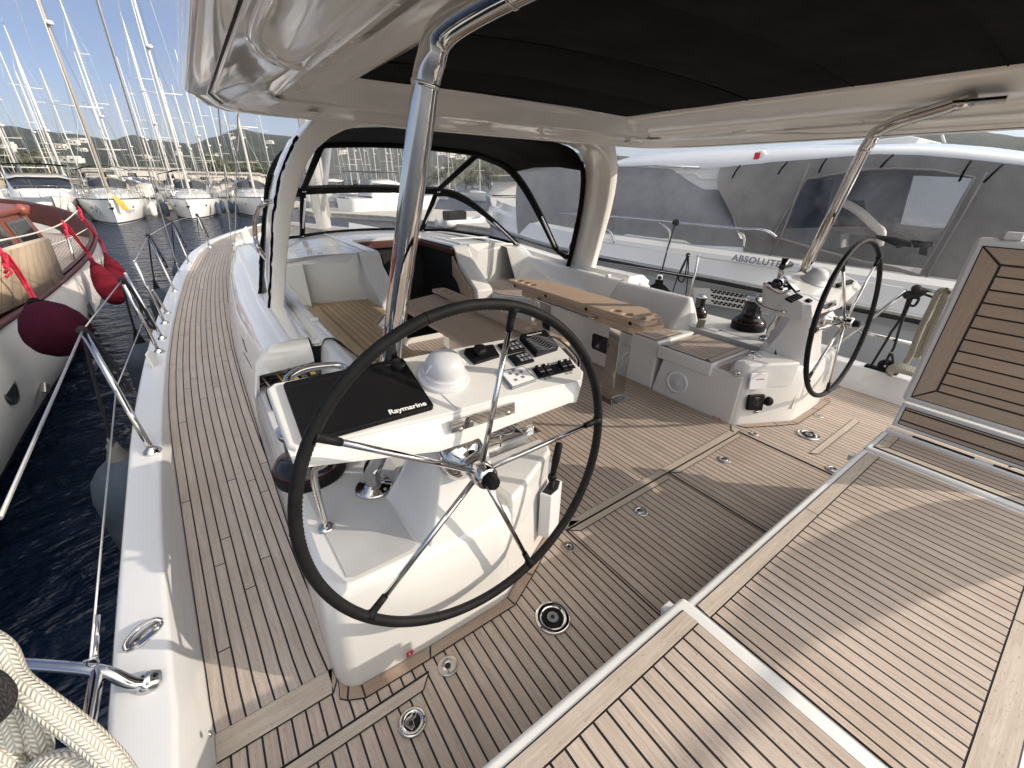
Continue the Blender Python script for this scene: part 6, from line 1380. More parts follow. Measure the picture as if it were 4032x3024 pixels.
# perforated vent panels low on the side
def vent(name,pts,rows_,m_hole):
    a,b,c_,d_=[K(x,y,MX+.02) for x,y in pts]; g=Geo(); g.prism([a,b,c_,d_],(-.012,0,0)); v=g.build(name,M['gel_warm'],MY)
    for rr in range(rows_):
        g=Geo()
        for i in range(11):
            for j in range(2):
                s=(i+.5*(j%2)+.5)/12; t_=(rr+.22+.34*j)/rows_; p=a.lerp(b,s).lerp(d_.lerp(c_,s),t_)
                w=(b-a).length/12*.50; h=(d_-a).length/rows_*.19; g.face([p+V((-.0135,-w*math.cos(k*PI/3),h*math.sin(k*PI/3))) for k in range(6)])
        g.build('vent_holes',m_hole,v,weld=False,fixn=False)
vent('side_vent',[(635,1003),(900,1048),(930,1135),(640,1085)],3,M['tan_dark'])
a=[K(x,y,MX+.03) for x,y in ((545,1000),(640,1003),(640,1085),(560,1080))]; g=Geo(); g.prism(a,(-.02,0,0)); g.build('vent_frame',M['gel_warm'],MY,bevel=.01)
# flybridge moulding glimpsed above the roof
g=Geo(); g.prism([K(a,b,9.0) for a,b in ((1085,292),(1140,278),(1330,268),(1640,236),(1692,246),(1665,280),(1500,292))],(1.2,0,0)); g.build('flybridge',M['gel_hull'],MY,bevel=.05)
g=Geo(); g.tube([K(1800,232,10),K(1815,285,10)],.02,6); g.build('aerial',M['mast_white'],MY); settle(MY,(MX+2,2,WZ))
NY=thing('neighbour_yacht','white side of another yacht glimpsed through the canvas window','motor yacht')
g=Geo(); g.grid([[V((13.3,y,WZ+.1)),V((12.9,y,.4)),V((12.8,y,1.0)),V((12.85,y,2.3)),V((15,y,2.4))] for y in rng(-9,5,8)],sm=False); g.build('hull',M['hull_white'],NY); settle(NY,(13,0,WZ))
# ------------------------------------------------------------------ old wooden motor boat to port
WB=thing('wooden_boat','old white wooden boat with red brown deckhouse and mahogany rail at left','wooden boat')
RT=[(2.0,-1.52,.72),(4.0,-1.53,.62),(5.3,-1.55,.57),(6.3,-1.56,.52),(7.4,-1.57,.49),(8.6,-1.58,.475),(9.6,-1.59,.48),(10.4,-1.60,.505),(11.2,-1.62,.565),(11.9,-1.66,.65),(12.6,-1.77,.78),(13.1,-1.95,.90),(13.9,-2.4,1.03),(14.5,-2.95,1.12),(15.0,-3.55,1.18),(15.2,-3.9,1.18)]
rows=[];rail=[]
for y,x,z in RT:
    k=max(0,(y-9.5)/5.7); wl=x-.34-.10*math.sin(min(1,max(0,(y-2)/8))*PI)-.35*k; 
    yb=y-1.2*k*k
    rows.append([V((x,y,z)),V((x-.01+.05*(1-k),y-.1*k,z-.3)),V((x-.02,y-.3*k*k,z-.65)),V((x*.55+wl*.45,y*.5+yb*.5,-.45)),V((wl,yb,WZ+.14))]); rail.append(V((x,y,z)))
g=Geo(); g.grid(rows); g.build('hull',M['hull_cream'],WB)
g=Geo(); g.grid([[r_[-1],r_[-1]+V((-.05,0,-.10)),r_[-1]+V((-.5,-.2,-.7))] for r_ in rows]); g.build('boot_stripe',M['antifoul'],WB)
g=Geo(); g.tube(smooth_path([p+V((.012,.0,-.02)) for p in rail],4),.032,8); g.build('rub_rail',M['mahogany'],WB)
# far bulwark of varnished mahogany, deck of bare planks
g=Geo(); g.grid([[p+V((0,0,.03)),p+V((-.05,-.01,.035)),p+V((-.065,-.04,.0)),V((p.x-.075,p.y-.07,min(p.z-.08,.48)))] for p in rail]); g.build('inner_bulwark',M['mahogany'],WB)
port=[V((-6.3-(p.x+1.55),p.y,p.z)) for p in rail]
g=Geo(); rws=[];uvs=[]
for p,q in zip(rail,port):
    rws.append([V((p.lerp(q,t).x-(.04 if t==0 else 0),p.y-.05,min(p.z-.06,.50)+.10*math.sin(PI*t))) for t in rng(0,1,15)]); uvs.append([((p-p.lerp(q,t)).length,p.y) for t in rng(0,1,15)])
g.grid(rws,uvs=uvs); g.build('deck',M['teak_side'],WB,weld=False)
g=Geo(); g.grid([[q,q+V((-.05,0,.42)),q+V((-.17,0,.44)),q+V((-.19,0,-.3))] for q in port]); g.build('far_bulwark',M['mahogany'],WB)
# weathered plywood side screen
sc_=[]
for a,b in ((-120,330),(0,292),(130,252),(268,214)): sc_.append(PX(r2(a,b),-1.60))
lo=[PX(r2(a,b),-1.58) for a,b in ((-120,700),(0,648),(180,566),(370,470))]
g=Geo(); g.grid([[l,l.lerp(t_,.5),t_] for l,t_ in zip(lo,sc_)],uvs=[[(l.y,q.z) for q in (l,l.lerp(t_,.5),t_)] for l,t_ in zip(lo,sc_)]); g.build('side_screen',M['ply'],WB,solid=.04)
g=Geo(); g.tube(sc_,.028,8); g.build('screen_cap',M['stone'],WB)
# deckhouse
HX=-2.75
def H(a,b,x=HX): return PX(r2(a,b),x)
dz=.45
y0,y1=6.9,9.3
g=Geo()
pl=[(-4.6,6.4),(-2.2,6.4),(-2.2,11.35),(-2.5,11.65),(-4.6,11.65)]
CT=(-3.4,8.4); SH=.10
def shr(x,y,t): return (x*(1-t*SH*.35)+CT[0]*t*SH*.35, y-t*(.62 if y>9 else -.1))
rws=[[V((*shr(x,y,s_),z)) for x,y in pl] for z,s_ in ((.42,0),(1.14,1))]
g.grid(rws,close=True,sm=False); dh=g.build('deckhouse',M['mahog_red'],WB,bevel=.02)
def fr(k,s,z):   # point on a deckhouse wall
    a,b=pl[k],pl[(k+1)%5]; t=(z-.42)/.72; A=shr(*a,t); B=shr(*b,t); return V((A[0]+(B[0]-A[0])*s,A[1]+(B[1]-A[1])*s,z))
for k,ss in ((1,((.08,.36),(.42,.64),(.70,.94))),(2,((.12,.88),)),(3,((.06,.32),(.38,.64)))):
    a,b=pl[k],pl[(k+1)%5]; n=V((b[1]-a[1],-(b[0]-a[0]),0)).normalized()
    for s0,s1_ in ss:
        g=Geo(); g.prism([fr(k,s0,.58)+n*.001,fr(k,s1_,.58)+n*.001,fr(k,s1_,1.06)+n*.001,fr(k,s0,1.06)+n*.001],n*.02); w_=g.build('window_frame',M['steel_dull'],dh,bevel=.005)
        e=(s1_-s0)*.1; g=Geo(); g.prism([fr(k,s0+e,.62)+n*.02,fr(k,s1_-e,.62)+n*.02,fr(k,s1_-e,1.02)+n*.02,fr(k,s0+e,1.02)+n*.02],n*.004); g.build('window_pane',M['dark_glass'],w_)
tp_=[shr(x,y,1) for x,y in pl]
g=Geo(); g.prism([V((x+(.07 if x>-4 else -.06),y+(.14 if y>9 else -.06),1.14)) for x,y in tp_],(0,0,.09)); g.build('roof_edge',M['mahog_red'],dh,bevel=.03)
rws=[]
for t_ in (0,.35,.7,.9,1): rws.append([V((CT[0]+(x-CT[0])*(1-t_*.9),CT[1]+(y-CT[1])*(1-t_*.75),1.23+.20*math.sin(t_*PI/2))) for x,y in tp_])
g=Geo(); g.grid(rws,close=True,capb=True); g.build('roof',M['mahog_red'],dh)
g=Geo(); q=fr(1,.9,1.12); g.ball(q+V((.06,.02,.06)),.09,8); g.build('navigation_lamp',M['mahog_red'],dh)
# fittings
g=Geo(); q=PZ(c1(352,1560),.66); g.lathe([(.20,0),(.20,.05),(.13,.08),(.12,.22),(.17,.26),(.17,.32),(.0,.34)],q,n=20); g.build('capstan',M['gel_warm'],WB)
def portlight(p,x,r,label=None):
    q=PX(p,x); n=V((1,.0,.05)); g=Geo(); g.lathe([(r,0),(r,.03),(r*.82,.035)],q,n,24); f_=g.build('porthole',M['steel_dull'],WB); g=Geo(); g.lathe([(r*.83,.03),(0,.03)],q,n,24); g.build('porthole_glass',M['dark_glass'],f_)
portlight(r2(8,1080),-1.56,.17); portlight(r2(520,632),-1.60,.15)
q=PX(r2(255,1105),-1.60); g=Geo(); g.prism([q+V((0,a,b)) for a,b in ((-.10,0),(0,-.05),(.10,0),(0,.07))],(.04,0,0)); g.build('rudder_fitting',M['steel_dull'],WB,bevel=.01)
q=PX(r2(545,968),-1.68); g=Geo(); g.box((q.x,q.x+.05),(q.y-.12,q.y+.12),(q.z-.05,q.z+.06)); g.build('step_bracket',M['steel_dull'],WB,bevel=.01)
for pa,pb in ((r2(440,345),r2(385,140)),(r2(365,470),r2(275,250))): 
    a_=PX(pa,-1.75); b_=PX(pb,-1.75); g=Geo(); g.tube([a_,b_],.02,8); g.build('rail_post',M['steel_dull'],WB)
a_=PX(r2(415,650),-1.60); b_=PX(r2(355,490),-1.60); g=Geo(); g.tube([a_,b_],.02,8); g.build('vent_pipe',M['grey_plastic'],WB); g=Geo(); g.tube([PX(r2(545,965),-1.66),PX(r2(515,870),-1.66)],.018,8); g.build('vent_pipe',M['grey_plastic'],WB)
settle(WB,(-3.6,8,WZ))
for pts,r,m,l in (([(0,222),(200,180),(365,122),(465,40)],.010,'rope_white','cream rope rail running forward along the wooden boat'),([(280,255),(400,215),(520,150)],.008,'rope_white','lower cream rope on the wooden boat bow')):
    g=Geo(); g.tube(smooth_path([PX(r2(a,b),-1.78) for a,b in pts],4),r,6); tag(g.build('rope_rail',M[m]),l,'rope','cream ropes on the wooden boat')
# red and maroon ball fenders on the wooden boat
RG='red fenders on the wooden boat'
def ball_fender(pa,pb,x,r,m,label,rope):
    t=thing('ball_fender',label,'fender',RG); A=PX(pa,x); B=PD(pb,(A-CC).dot(CAMR[2])*.97); L=(B-A).length; d_=(B-A).normalized()
    g=Geo(); rows_=[(r*.10,0),(r*.17,L*.05),(r*.32,L*.12),(r*.58,L*.23),(r*.82,L*.38),(r*.97,L*.55),(r,L*.67),(r*.93,L*.80),(r*.72,L*.92),(r*.4,L*.98),(0,L)]
    g.lathe(rows_,A,d_,30); g.build('cover',M[m],t)
    g=Geo(); g.lathe([(r*.07,-L*.05),(r*.19,-L*.03),(r*.21,L*.05),(r*.37,L*.12),(r*.50,L*.175)],A,d_,16); g.build('neck',M['canvas_black'] if m=='maroon_cloth' else M[m],t); settle(t,A)
    g=Geo(); P=smooth_path([A]+[PX(q,x-.12) for q in rope],6); g.tube(P,.013,7); g.tube([p+V((.02,0,.012)) for p in P],.010,6); e=P[-1]
    for k in range(4): g.tube([e+V((.03*math.sin(k),.05*math.cos(k),.05-.04*k)),e+V((.02,.04*math.sin(k*2),-.05*k)),e+V((-.02,.05*math.cos(k),-.09-.03*k))],.012,6)
    tag(g.build('fender_line',M['rope_red']),'red line holding the '+label,'rope','red fender lines')
ball_fender(r2(205,590),r2(415,850),-1.28,.215,'maroon_cloth','large maroon fender nearest on the white hull',[(v) for v in (r2(160,510),r2(90,400),r2(30,320),r2(0,305))])
ball_fender(r2(545,342),r2(705,590),-1.40,.155,'red_cloth','middle red fender near the bow',[r2(520,300),r2(440,200),r2(400,145),r2(372,125)])
ball_fender(r2(628,305),r2(728,488),-1.50,.145,'red_cloth','farthest red fender at the bow',[r2(600,240),r2(540,160),r2(490,90),r2(466,38)])
# ------------------------------------------------------------------ moored sailing boats
BG='sailing boats moored bow out across the basin'
def hullrows(Lh,B,fb,n=22,stem=.5):
    R=[]
    for i in range(n+1):
        t=i/n; b=B/2*min(1,(math.sin(min(t*1.55,1)*PI/2))**.75) if t>0 else .02; b*=1-.10*max(0,(t-.6)/.4); z=fb*(1.12-.22*t+.10*t*t); y=Lh*t
        R.append([V((s*b*k1,y+(stem*(1-k2)*(1-t)**3),zz)) for s,k1,k2,zz in ((-1,1,1,z),(-1,.99,.8,z*.72),(-1,.93,.5,z*.40),(-1,.80,.2,.08),(-1,.70,0,-.35),(1,.70,0,-.35),(1,.80,.2,.08),(1,.93,.5,z*.40),(1,.99,.8,z*.72),(1,1,1,z))])
    return R
def sailboat(name,label,Lh=13,B=4.2,fb=1.35,mast=18,mm='mast_white',hood='dodger_tan',bim='canvas_black',blue=False,furl=True,spr=3,detail=True):
    t=thing(name,label,'sailing boat',BG); R=hullrows(Lh,B,fb); hm=M['hull_blue'] if blue else M['hull_white']
    g=Geo(); g.grid(R,sm=True); g.face([p for p in R[-1]]); h=g.build('hull',hm,t)
    g=Geo()
    for s in (3,6): g.tube([r_[s]+V((-.012 if s==3 else .012,0,0)) for r_ in R],.045,5)
    g.tube([r_[0] for r_ in R]+[r_[-1] for r_ in reversed(R)],.03,5); g.build('stripe',M['antifoul'],h)
    g=Geo(); g.grid([[r_[0]+V((0,0,-.01)),(r_[0]+r_[-1])/2+V((0,0,.06)),r_[-1]+V((0,0,-.01))] for r_ in R]); g.build('deck',M['gel'],t)
    zc=fb*1.0; rows_=[]
    for y,w,h_ in ((Lh*.20,.3,.03),(Lh*.25,.85,.16),(Lh*.34,1.2,.32),(Lh*.46,1.35,.42),(Lh*.58,1.4,.50),(Lh*.63,1.4,.50)): rows_.append([V((-w,y,zc-.02)),V((-w*.88,y,zc+h_*.8)),V((-w*.6,y,zc+h_)),V((w*.6,y,zc+h_)),V((w*.88,y,zc+h_*.8)),V((w,y,zc-.02))])
    g=Geo(); g.grid(rows_,capb=True); g.build('coachroof',M['gel'],t)
    for x in (-1,1):
        g=Geo(); y0_=Lh*.07; b0=R[2][0].x*-1*.86
        p0,p1=(R[3][0] if x<0 else R[3][-1]),(R[6][0] if x<0 else R[6][-1]); 
        if detail:
            q0=R[4][1 if x<0 else 8].lerp(R[4][2 if x<0 else 7],.2); q1=R[5][1 if x<0 else 8].lerp(R[5][2 if x<0 else 7],.2); nrm=V((x*.9,-.5,0)).normalized()*.02
            g.prism([q0+nrm+V((0,0,-.06)),q0.lerp(q1,.45)+nrm+V((0,0,-.06)),q0.lerp(q1,.45)+nrm+V((0,0,.06)),q0+nrm+V((0,0,.06))],nrm*.3); g.build('hull_window',M['dark_glass'],h)
    ym=Lh*.40; g=Geo(); g.tube([(0,ym,fb),(0,ym,mast*.5),(0,ym-.0,mast*.8),(0,ym,mast)],[.105,.10,.085,.045],10); ms=g.build('mast',M[mm],t)
    for k in range(spr):
        z=fb+(mast-fb)*(k+1)/(spr+1); w=1.45-.25*k; g=Geo(); g.tube([(-w,ym+.22,z+.03),(0,ym,z),(w,ym+.22,z+.03)],.028,6); g.build('spreader',M['mast_white'],ms)
    g=Geo(); q=V((.12,ym-.18,fb+(mast-fb)*random.uniform(.34,.5))); g.lathe([(0,-.05),(.24,-.05),(.26,.05),(.2,.13),(0,.15)],q,n=14); g.build('radar_dome',M['white_plastic'],ms)
    g=Geo(); g.tube([(0,ym,mast),(0.03,ym-.1,mast+.6)],.012,4); g.tube([(-.15,ym-.2,mast+.05),(.15,ym+.1,mast+.05)],.010,4); g.build('masthead_gear',M['wire'],ms)
    g=Geo(); z1=fb+1.15; g.tube([(0,ym,z1+.05),(0,Lh*.80,z1)],.10,8); bm_=g.build('boom',M[mm],t); g=Geo(); g.tube([(0,ym+.1,z1+.22),(0,Lh*.55,z1+.26),(0,Lh*.80,z1+.12)],[.18,.17,.08],8); g.build('stowed_sail',M['canvas_black' if hood!='mesh_grey' else 'mesh_grey'],bm_)
    g=Geo(); g.tube([(0,.35,fb*1.12),(0,ym-.1,mast*.95)],.035 if furl else .012,6); g.build('furled_headsail' if furl else 'forestay',M['mast_white' if furl else 'wire'],t)
    g=Geo()
    for s in (-1,1):
        g.tube([(s*B*.46,ym+.3,fb),(s*1.4,ym+.22,fb+(mast-fb)/(spr+1)),(s*.9,ym+.22,fb+(mast-fb)*spr/(spr+1)),(0,ym,mast*.97)],.016,4); g.tube([(s*B*.44,ym-.2,fb),(0,ym,fb+(mast-fb)/(spr+1))],.014,4)
        g.tube([(s*B*.30,Lh,fb),(0,Lh*.72,mast*.5),(0,ym,mast)],.013,4)
    g.build('rigging',M['wire'],t)
    # sprayhood and bimini
    def arcx(w,z0,z1_,y): return [V((w*math.cos(a),y,z0+(z1_-z0)*math.sin(a)**.7)) for a in rng(PI,0,13)]
    g=Geo(); g.grid([[p.lerp(V((0,Lh*.55,zc+.5)),.0)+V((0,0,-.0)) for p in arcx(1.35,zc+.40,zc+.60,Lh*.57)],arcx(1.42,zc+.40,zc+1.25,Lh*.64),arcx(1.42,zc+.40,zc+1.30,Lh*.70)]); sh=g.build('sprayhood',M[hood],t,solid=.01)
    g=Geo(); A_=arcx(1.37,zc+.42,zc+.64,Lh*.57); B_=arcx(1.44,zc+.42,zc+1.20,Lh*.635)
    for i0,i1 in ((2,6),(6,10)): g.grid([[a+V((0,-.03,.02)) for a in A_[i0:i1+1]],[b+V((0,-.03,.02)) for b in B_[i0:i1+1]]]); 
    g.build('sprayhood_window',M['dark_glass'],sh,weld=False)
    if bim:
        g=Geo(); g.grid([[V((x,y,zc+1.95-.13*(x/1.8)**2*2)) for x in rng(-1.85,1.85,9)] for y in rng(Lh*.72,Lh*.93,4)]); bb=g.build('bimini',M[bim],t,solid=.02)
        g=Geo()
        for y in (Lh*.74,Lh*.92):
            for s in (-1,1): g.tube([(s*1.8,Lh*.83,zc+.2),(s*1.85,y,zc+1.72)],.02,5)
        g.build('bimini_frame',M['steel_dull'],bb)
    # pulpit, rails and anchor
    g=Geo()
    for s in (0,-1):
        pts=[R[k][s]+V((0,0,.62)) for k in (0,2,4)]; g.tube([V((0,.05,fb*1.12+.62))]+pts,.018,5)
        for k in (1,2,4,8,12,16,20): g.tube([R[k][s],R[k][s]+V((0,0,.62))],.015,5)
        g.tube([R[k][s]+V((0,0,.62)) for k in range(4,22)],.007,4); g.tube([R[k][s]+V((0,0,.32)) for k in range(4,22)],.006,4)
    g.build('guard_rail',M['steel_dull'],t)
    g=Geo(); g.tube([(0,.5,fb*1.13),(0,-.25,fb*1.10),(0,-.2,fb*.80)],.045,6); g.prism([(-.18,-.24,fb*.78),(.18,-.24,fb*.78),(0,.0,fb*.62)],(0,.04,.03)); g.build('anchor',M['steel_dull'],t)
    return t
def place(t,p,Y,rot,mast_y,sc=1):
    d_=ray(p); x=CC.x+d_.x*Y/d_.y; my=V((0,mast_y*sc,0)); my.rotate(Matrix.Rotation(rot,3,'Z')); t.location=V((x-my.x,Y-my.y,WZ)); t.rotation_euler=(0,0,rot); t.scale=(sc,sc,sc)
b1=sailboat('moored_sailboat','white sailing boat with tan mast and cream bow fenders',13.5,4.5,1.22,21,'mast_tan',spr=3,furl=True); place(b1,c1(800,1420),38.2,rad(4),5.4,.78); b1.scale=(.78,.78,1)
text('bow_lettering','Ceyar',V((.66,1.35,.62)),V((.80,.62,0)),(0.05,-.1,1),.30,M['grey_print'],b1,.004,shear=.3)
g=Geo(); e=[]
for k in range(8):
    a0_=k*PI/4; g.tube(smooth_path([V((-.95+.0,1.42,.72))+V((-.15,.10,0))*0,V((-.95,1.40,.72))+V((.16*math.cos(a0_),-.16*math.cos(a0_)*.7,.22*math.sin(a0_))),V((-.95,1.40,.72))+V((.20*math.cos(a0_+.5),-.2*math.cos(a0_+.5)*.7,.30*math.sin(a0_+.5)))],3),.022,5)
g.build('bow_emblem',M['grey_print'],b1)
b2=sailboat('moored_sailboat','white sailing boat with black bimini and navy fenders on both bows',12.2,4.1,1.15,20,'mast_white','mesh_grey',spr=2); place(b2,c1(1395,1455),39.8,rad(-5),4.88,.78); b2.scale=(.78,.78,1)
b3=sailboat('moored_sailboat','white sailing boat half hidden by the arch',12.6,4.2,1.2,20,'mast_white','mesh_grey',spr=3,furl=False); place(b3,c1(1850,1400),40.2,rad(-2),5.04,.8); b3.scale=(.8,.8,1)
# fenders on those boats
random.seed(11)
def small_fender(x,y,z,label,m): 
    t=thing('bow_fender',label,'fender','fenders on the moored boats'); g=Geo(); o=V((x,y,z)); g.lathe([(0,.0),(.05,0),(.10,-.10),(.165,-.2),(.165,-.75),(.10,-.88),(0,-.92)],o,n=14); g.build('body',M[m],t); g=Geo(); g.tube([o,o+V((0,.1,.45))],.012,4); g.build('line',M['rope_white'],t); settle(t,o)
def bpt(b,lx,ly,lz): return b.matrix_basis @ V((lx,ly,lz*.85))
for b,lst in ((b1,((2.42,4.6,1.25,'cream fender on the right bow of the tan masted boat','gel_warm'),(2.46,5.3,1.2,'second cream fender aft on the right bow of the tan masted boat','gel_warm'),(-2.42,4.4,1.25,'cream fender on the left bow of the tan masted boat','gel_warm'))),(b2,((-1.9,2.9,1.2,'navy fender forward on the left bow of the black bimini boat','navy'),(-2.25,4.2,1.35,'navy fender aft on the left bow of the black bimini boat','navy'),(1.9,2.9,1.2,'pale navy fender forward on the right bow of the black bimini boat','navy'),(2.25,4.2,1.3,'navy fender aft on the right bow of the black bimini boat','navy'))),(b3,((-1.95,3.0,1.2,'dark fender forward on the boat half hidden by the arch','navy'),(-2.3,4.4,1.25,'dark fender aft on the boat half hidden by the arch','navy')))):
    for lx,ly,lz,l,m in lst: q=bpt(b,lx,ly,lz); small_fender(q.x,q.y,q.z,l,m)
# yellow lines coiled on the first bow
q=bpt(b1,.25,.35,1.75); g=Geo()
for k in range(5): g.tube(smooth_path([q+V((.05*k,0,0)),q+V((.12+.05*k,-.1,-.25)),q+V((.30+.06*k,-.12,-.7)),q+V((.18+.05*k,-.05,-.2))],4),.028,5)
tag(g.build('bow_line',M['yellow']),'yellow rope hanging over the bow of the tan masted boat','rope')
# the fleet behind: copies, each with its own place and mast height
protos=[sailboat('moored_sailboat','proto a',12,4,1.4,17,'mast_white','dodger_tan','canvas_black',spr=2,detail=False),sailboat('moored_sailboat','proto b',12.5,4.1,1.45,18,'mast_white','mesh_grey',None,spr=3,furl=False,detail=False),sailboat('moored_sailboat','proto c',11.5,3.9,1.35,16,'mast_alu','mesh_grey','mesh_grey',spr=2,detail=False),sailboat('moored_sailboat','proto d',12,4,1.4,17,'mast_white','canvas_black','canvas_black',blue=True,spr=2,detail=False)]
pm=(4.8,5.0,4.6,4.8); pmast=(17,18,16,17); used=[0]*4
FL=[ # base pixel, top pixel, distance, proto, label ; the top fixes the mast height
(c1,(905,1330),(405,0),56,1,'sailing boat whose tall white mast crosses behind the tan mast'),(c1,(870,1310),(550,455),60,0,'sailing boat with a shorter mast right of the tan mast'),(c1,(1250,1310),(845,100),58,0,'sailing boat whose masthead shows a pale dome near the top'),(c1,(1140,1330),(900,570),64,1,'left boat of the twin thin masts in mid picture'),(c1,(1165,1340),(935,590),67,2,'right boat of the twin thin masts in mid picture'),(c1,(1420,1250),(1250,665),72,0,'sailing boat with mast just right of the black bimini mast'),(c1,(1530,1320),(1380,690),57,1,'sailing boat with broad mast below the hardtop corner'),(c1,(1585,1330),(1432,740),63,0,'sailing boat with slim mast right of the broad one'),(c1,(1385,1350),(1225,780),68,3,'dark hulled boat with dark mast between two white masts'),(c1,(1720,1240),(1605,800),78,2,'distant sailing boat under the hardtop lip'),(c1,(1830,1330),(1690,790),56,1,'sailing boat with mast beside the shroud'),(c1,(1955,1200),(1895,880),70,2,'sailing boat nearest to the arch at right of the fleet'),
(c1,(500,1350),(0,190),54,0,'sailing boat at left with mast reaching the left edge'),(c1,(380,1290),(0,330),66,1,'sailing boat behind the olive tree with mast leaving the left edge'),(c1,(490,1340),(100,370),60,2,'sailing boat with wind vane at its masthead at left'),(c1,(430,1280),(120,700),74,0,'far sailing boat with short mast at left'),(c1,(580,1230),(365,710),76,1,'far sailing boat left of the motor yacht behind the wall'),(c1,(225,1400),(0,750),47,0,'near sailing boat at far left above the red deckhouse'),(c1,(190,1300),(-40,700),58,2,'sailing boat at far left edge with low spreaders'),(c1,(60,1280),(-60,900),62,1,'sailing boat at the very left edge'),(c1,(1040,1320),(880,620),82,3,'dark hulled boat far back in mid fleet'),(c1,(1660,1330),(1500,600),88,0,'far sailing boat behind the slim mast'),(c1,(1265,1320),(1110,650),90,1,'far sailing boat behind the masthead dome boat'),(c1,(1500,1290),(1300,800),84,2,'far sailing boat behind the bimini'),
(c4,(600,505),(560,215),52,1,'sailing boat seen leftmost through the windscreen'),(c4,(640,512),(592,200),58,0,'second sailing boat through the windscreen'),(c4,(700,505),(662,230),66,2,'third sailing boat through the windscreen'),(c4,(757,500),(733,240),74,1,'fourth sailing boat through the windscreen'),(c4,(830,505),(778,220),60,0,'sailing boat beside the steel pole in the windscreen'),(c4,(902,505),(884,230),70,2,'sailing boat hidden behind the steel pole'),(c4,(1140,500),(1118,260),64,1,'sailing boat right of the steel pole in the windscreen'),(c4,(1207,500),(1195,280),76,0,'sailing boat right of centre in the windscreen'),(c4,(1392,515),(1383,300),58,1,'sailing boat at the windscreen diagonal'),(c4,(540,500),(505,240),80,2,'distant sailing boat at the left windscreen corner'),(c4,(860,500),(835,300),86,1,'distant sailing boat left of the pole in the windscreen')]
for sh_,pb,ptp,Yd,k,lab in FL:
    o=protos[k] if not used[k] else copy_tree(protos[k]); used[k]=1
    base_=ray(sh_(*pb)); tp=ray(sh_(*ptp)); H=CC.z+tp.z/tp.y*Yd-WZ; H=min(max(H,9),24); sc=min(max(H/pmast[k],.72),1.12)
    place(o,sh_(*pb),Yd,rad(random.uniform(-7,7)),pm[k],sc); o['label']=lab; o['group']=BG
    o.scale=(min(sc,1.0)*.85,min(sc,1.0)*.85,sc)
# two or three motor boats among them
def motorboat(p,Y,rot,Lh,label,dark=True,sc=1):
    t=thing('moored_motorboat',label,'motor boat','motor boats in the marina'); R=hullrows(Lh,Lh*.31,1.25,18,.9)
    g=Geo(); g.grid(R); g.face(R[-1]); h=g.build('hull',M['hull_white'],t); g=Geo(); g.grid([[r_[0],(r_[0]+r_[-1])/2+V((0,0,.08)),r_[-1]] for r_ in R]); g.build('deck',M['gel'],t)
    w=Lh*.12; rows_=[]
    for y,ww,h_ in ((Lh*.28,.5,.05),(Lh*.36,.9,.45),(Lh*.50,1.0,1.25),(Lh*.60,1.0,1.45),(Lh*.78,1.0,1.4),(Lh*.80,1.0,.2)): rows_.append([V((s*w*1.1*ww,y,1.2+hh)) for s,hh in ((-1,0),(-.9,h_*.9),(-.6,h_),(.6,h_),(.9,h_*.9),(1,0))])
    g=Geo(); g.grid(rows_); g.build('cabin',M['gel'],t)
    g=Geo(); 
    g.grid([[rows_[1][i].lerp(rows_[2][i],.15)+V((0,-.03,.04)) for i in (1,2,3,4)],[rows_[2][i].lerp(rows_[1][i],.1)+V((0,-.04,.04)) for i in (1,2,3,4)]]); 
    for i,j in ((0,1),(5,4)): g.face([rows_[2][i].lerp(rows_[2][j],.45)+V((-.03 if i==0 else .03,0,0)),rows_[4][i].lerp(rows_[4][j],.45)+V((-.03 if i==0 else .03,0,0)),rows_[4][i].lerp(rows_[4][j],.92)+V((-.03 if i==0 else .03,0,0)),rows_[2][i].lerp(rows_[2][j],.92)+V((-.03 if i==0 else .03,0,0))])
    g.build('cabin_window',M['dark_glass'],t,weld=False)
    g=Geo(); g.grid([[V((x,y,1.2+2.0-.06*(x/w)**2)) for x in rng(-w*1.1,w*1.1,7)] for y in (Lh*.52,Lh*.7,Lh*.92)]); bb=g.build('bimini',M['canvas_black' if dark else 'gel'],t,solid=.03)
    g=Geo()
    for y in (Lh*.55,Lh*.9):
        for s in (-1,1): g.tube([(s*w*1.05,y,1.3),(s*w*1.05,y,3.1)],.03,5)
    g.build('bimini_frame',M['steel_dull'],bb)
    g=Geo()
    for s in (0,-1): g.tube([R[k][s]+V((0,0,.6)) for k in range(0,11)],.018,5); [g.tube([R[k][s],R[k][s]+V((0,0,.6))],.014,4) for k in (1,4,7,10)]
    g.build('guard_rail',M['steel_dull'],t)
    d_=ray(p); t.location=V((d_.x/d_.y*Y,Y,WZ)); t.rotation_euler=(0,0,rot); t.scale=(sc,sc,sc)
motorboat(c1(420,1540),36,rad(12),12,'white motor boat with dark windows and black bimini left of the tan masted boat'); motorboat(c1(1130,1440),49,rad(174),8,'small white motor boat stern out between the two nearest sailing boats',True,.8); motorboat(c1(1620,1440),50,rad(178),8,'small white motor boat between the black bimini boat and the arch',True,.8)
motorboat(c1(600,1310),100,rad(95),21,'large white motor yacht behind the tan sea wall',False,1.0); motorboat(c1(1470,1330),62,rad(80),12,'white motor boat with pale bimini among the masts',False); motorboat(c1(980,1340),66,rad(100),12,'long low white motor boat behind the tan masted boat',False); motorboat(c1(280,1400),58,rad(85),12,'white motor boat with awning at left behind the wooden boat',False)
motorboat(c4(1545,610),50,rad(150),17,'large white motor yacht with dark windows seen through the starboard windscreen',False); motorboat(c4(1150,650),38,rad(100),9,'white motor boat moored at the quay in the windscreen',True); motorboat(c4(1660,600),70,rad(165),18,'white motor yacht behind the large one in the windscreen',False); motorboat(c4(790,600),62,rad(90),10,'white motor boat left of the steel pole beyond the quay',True)
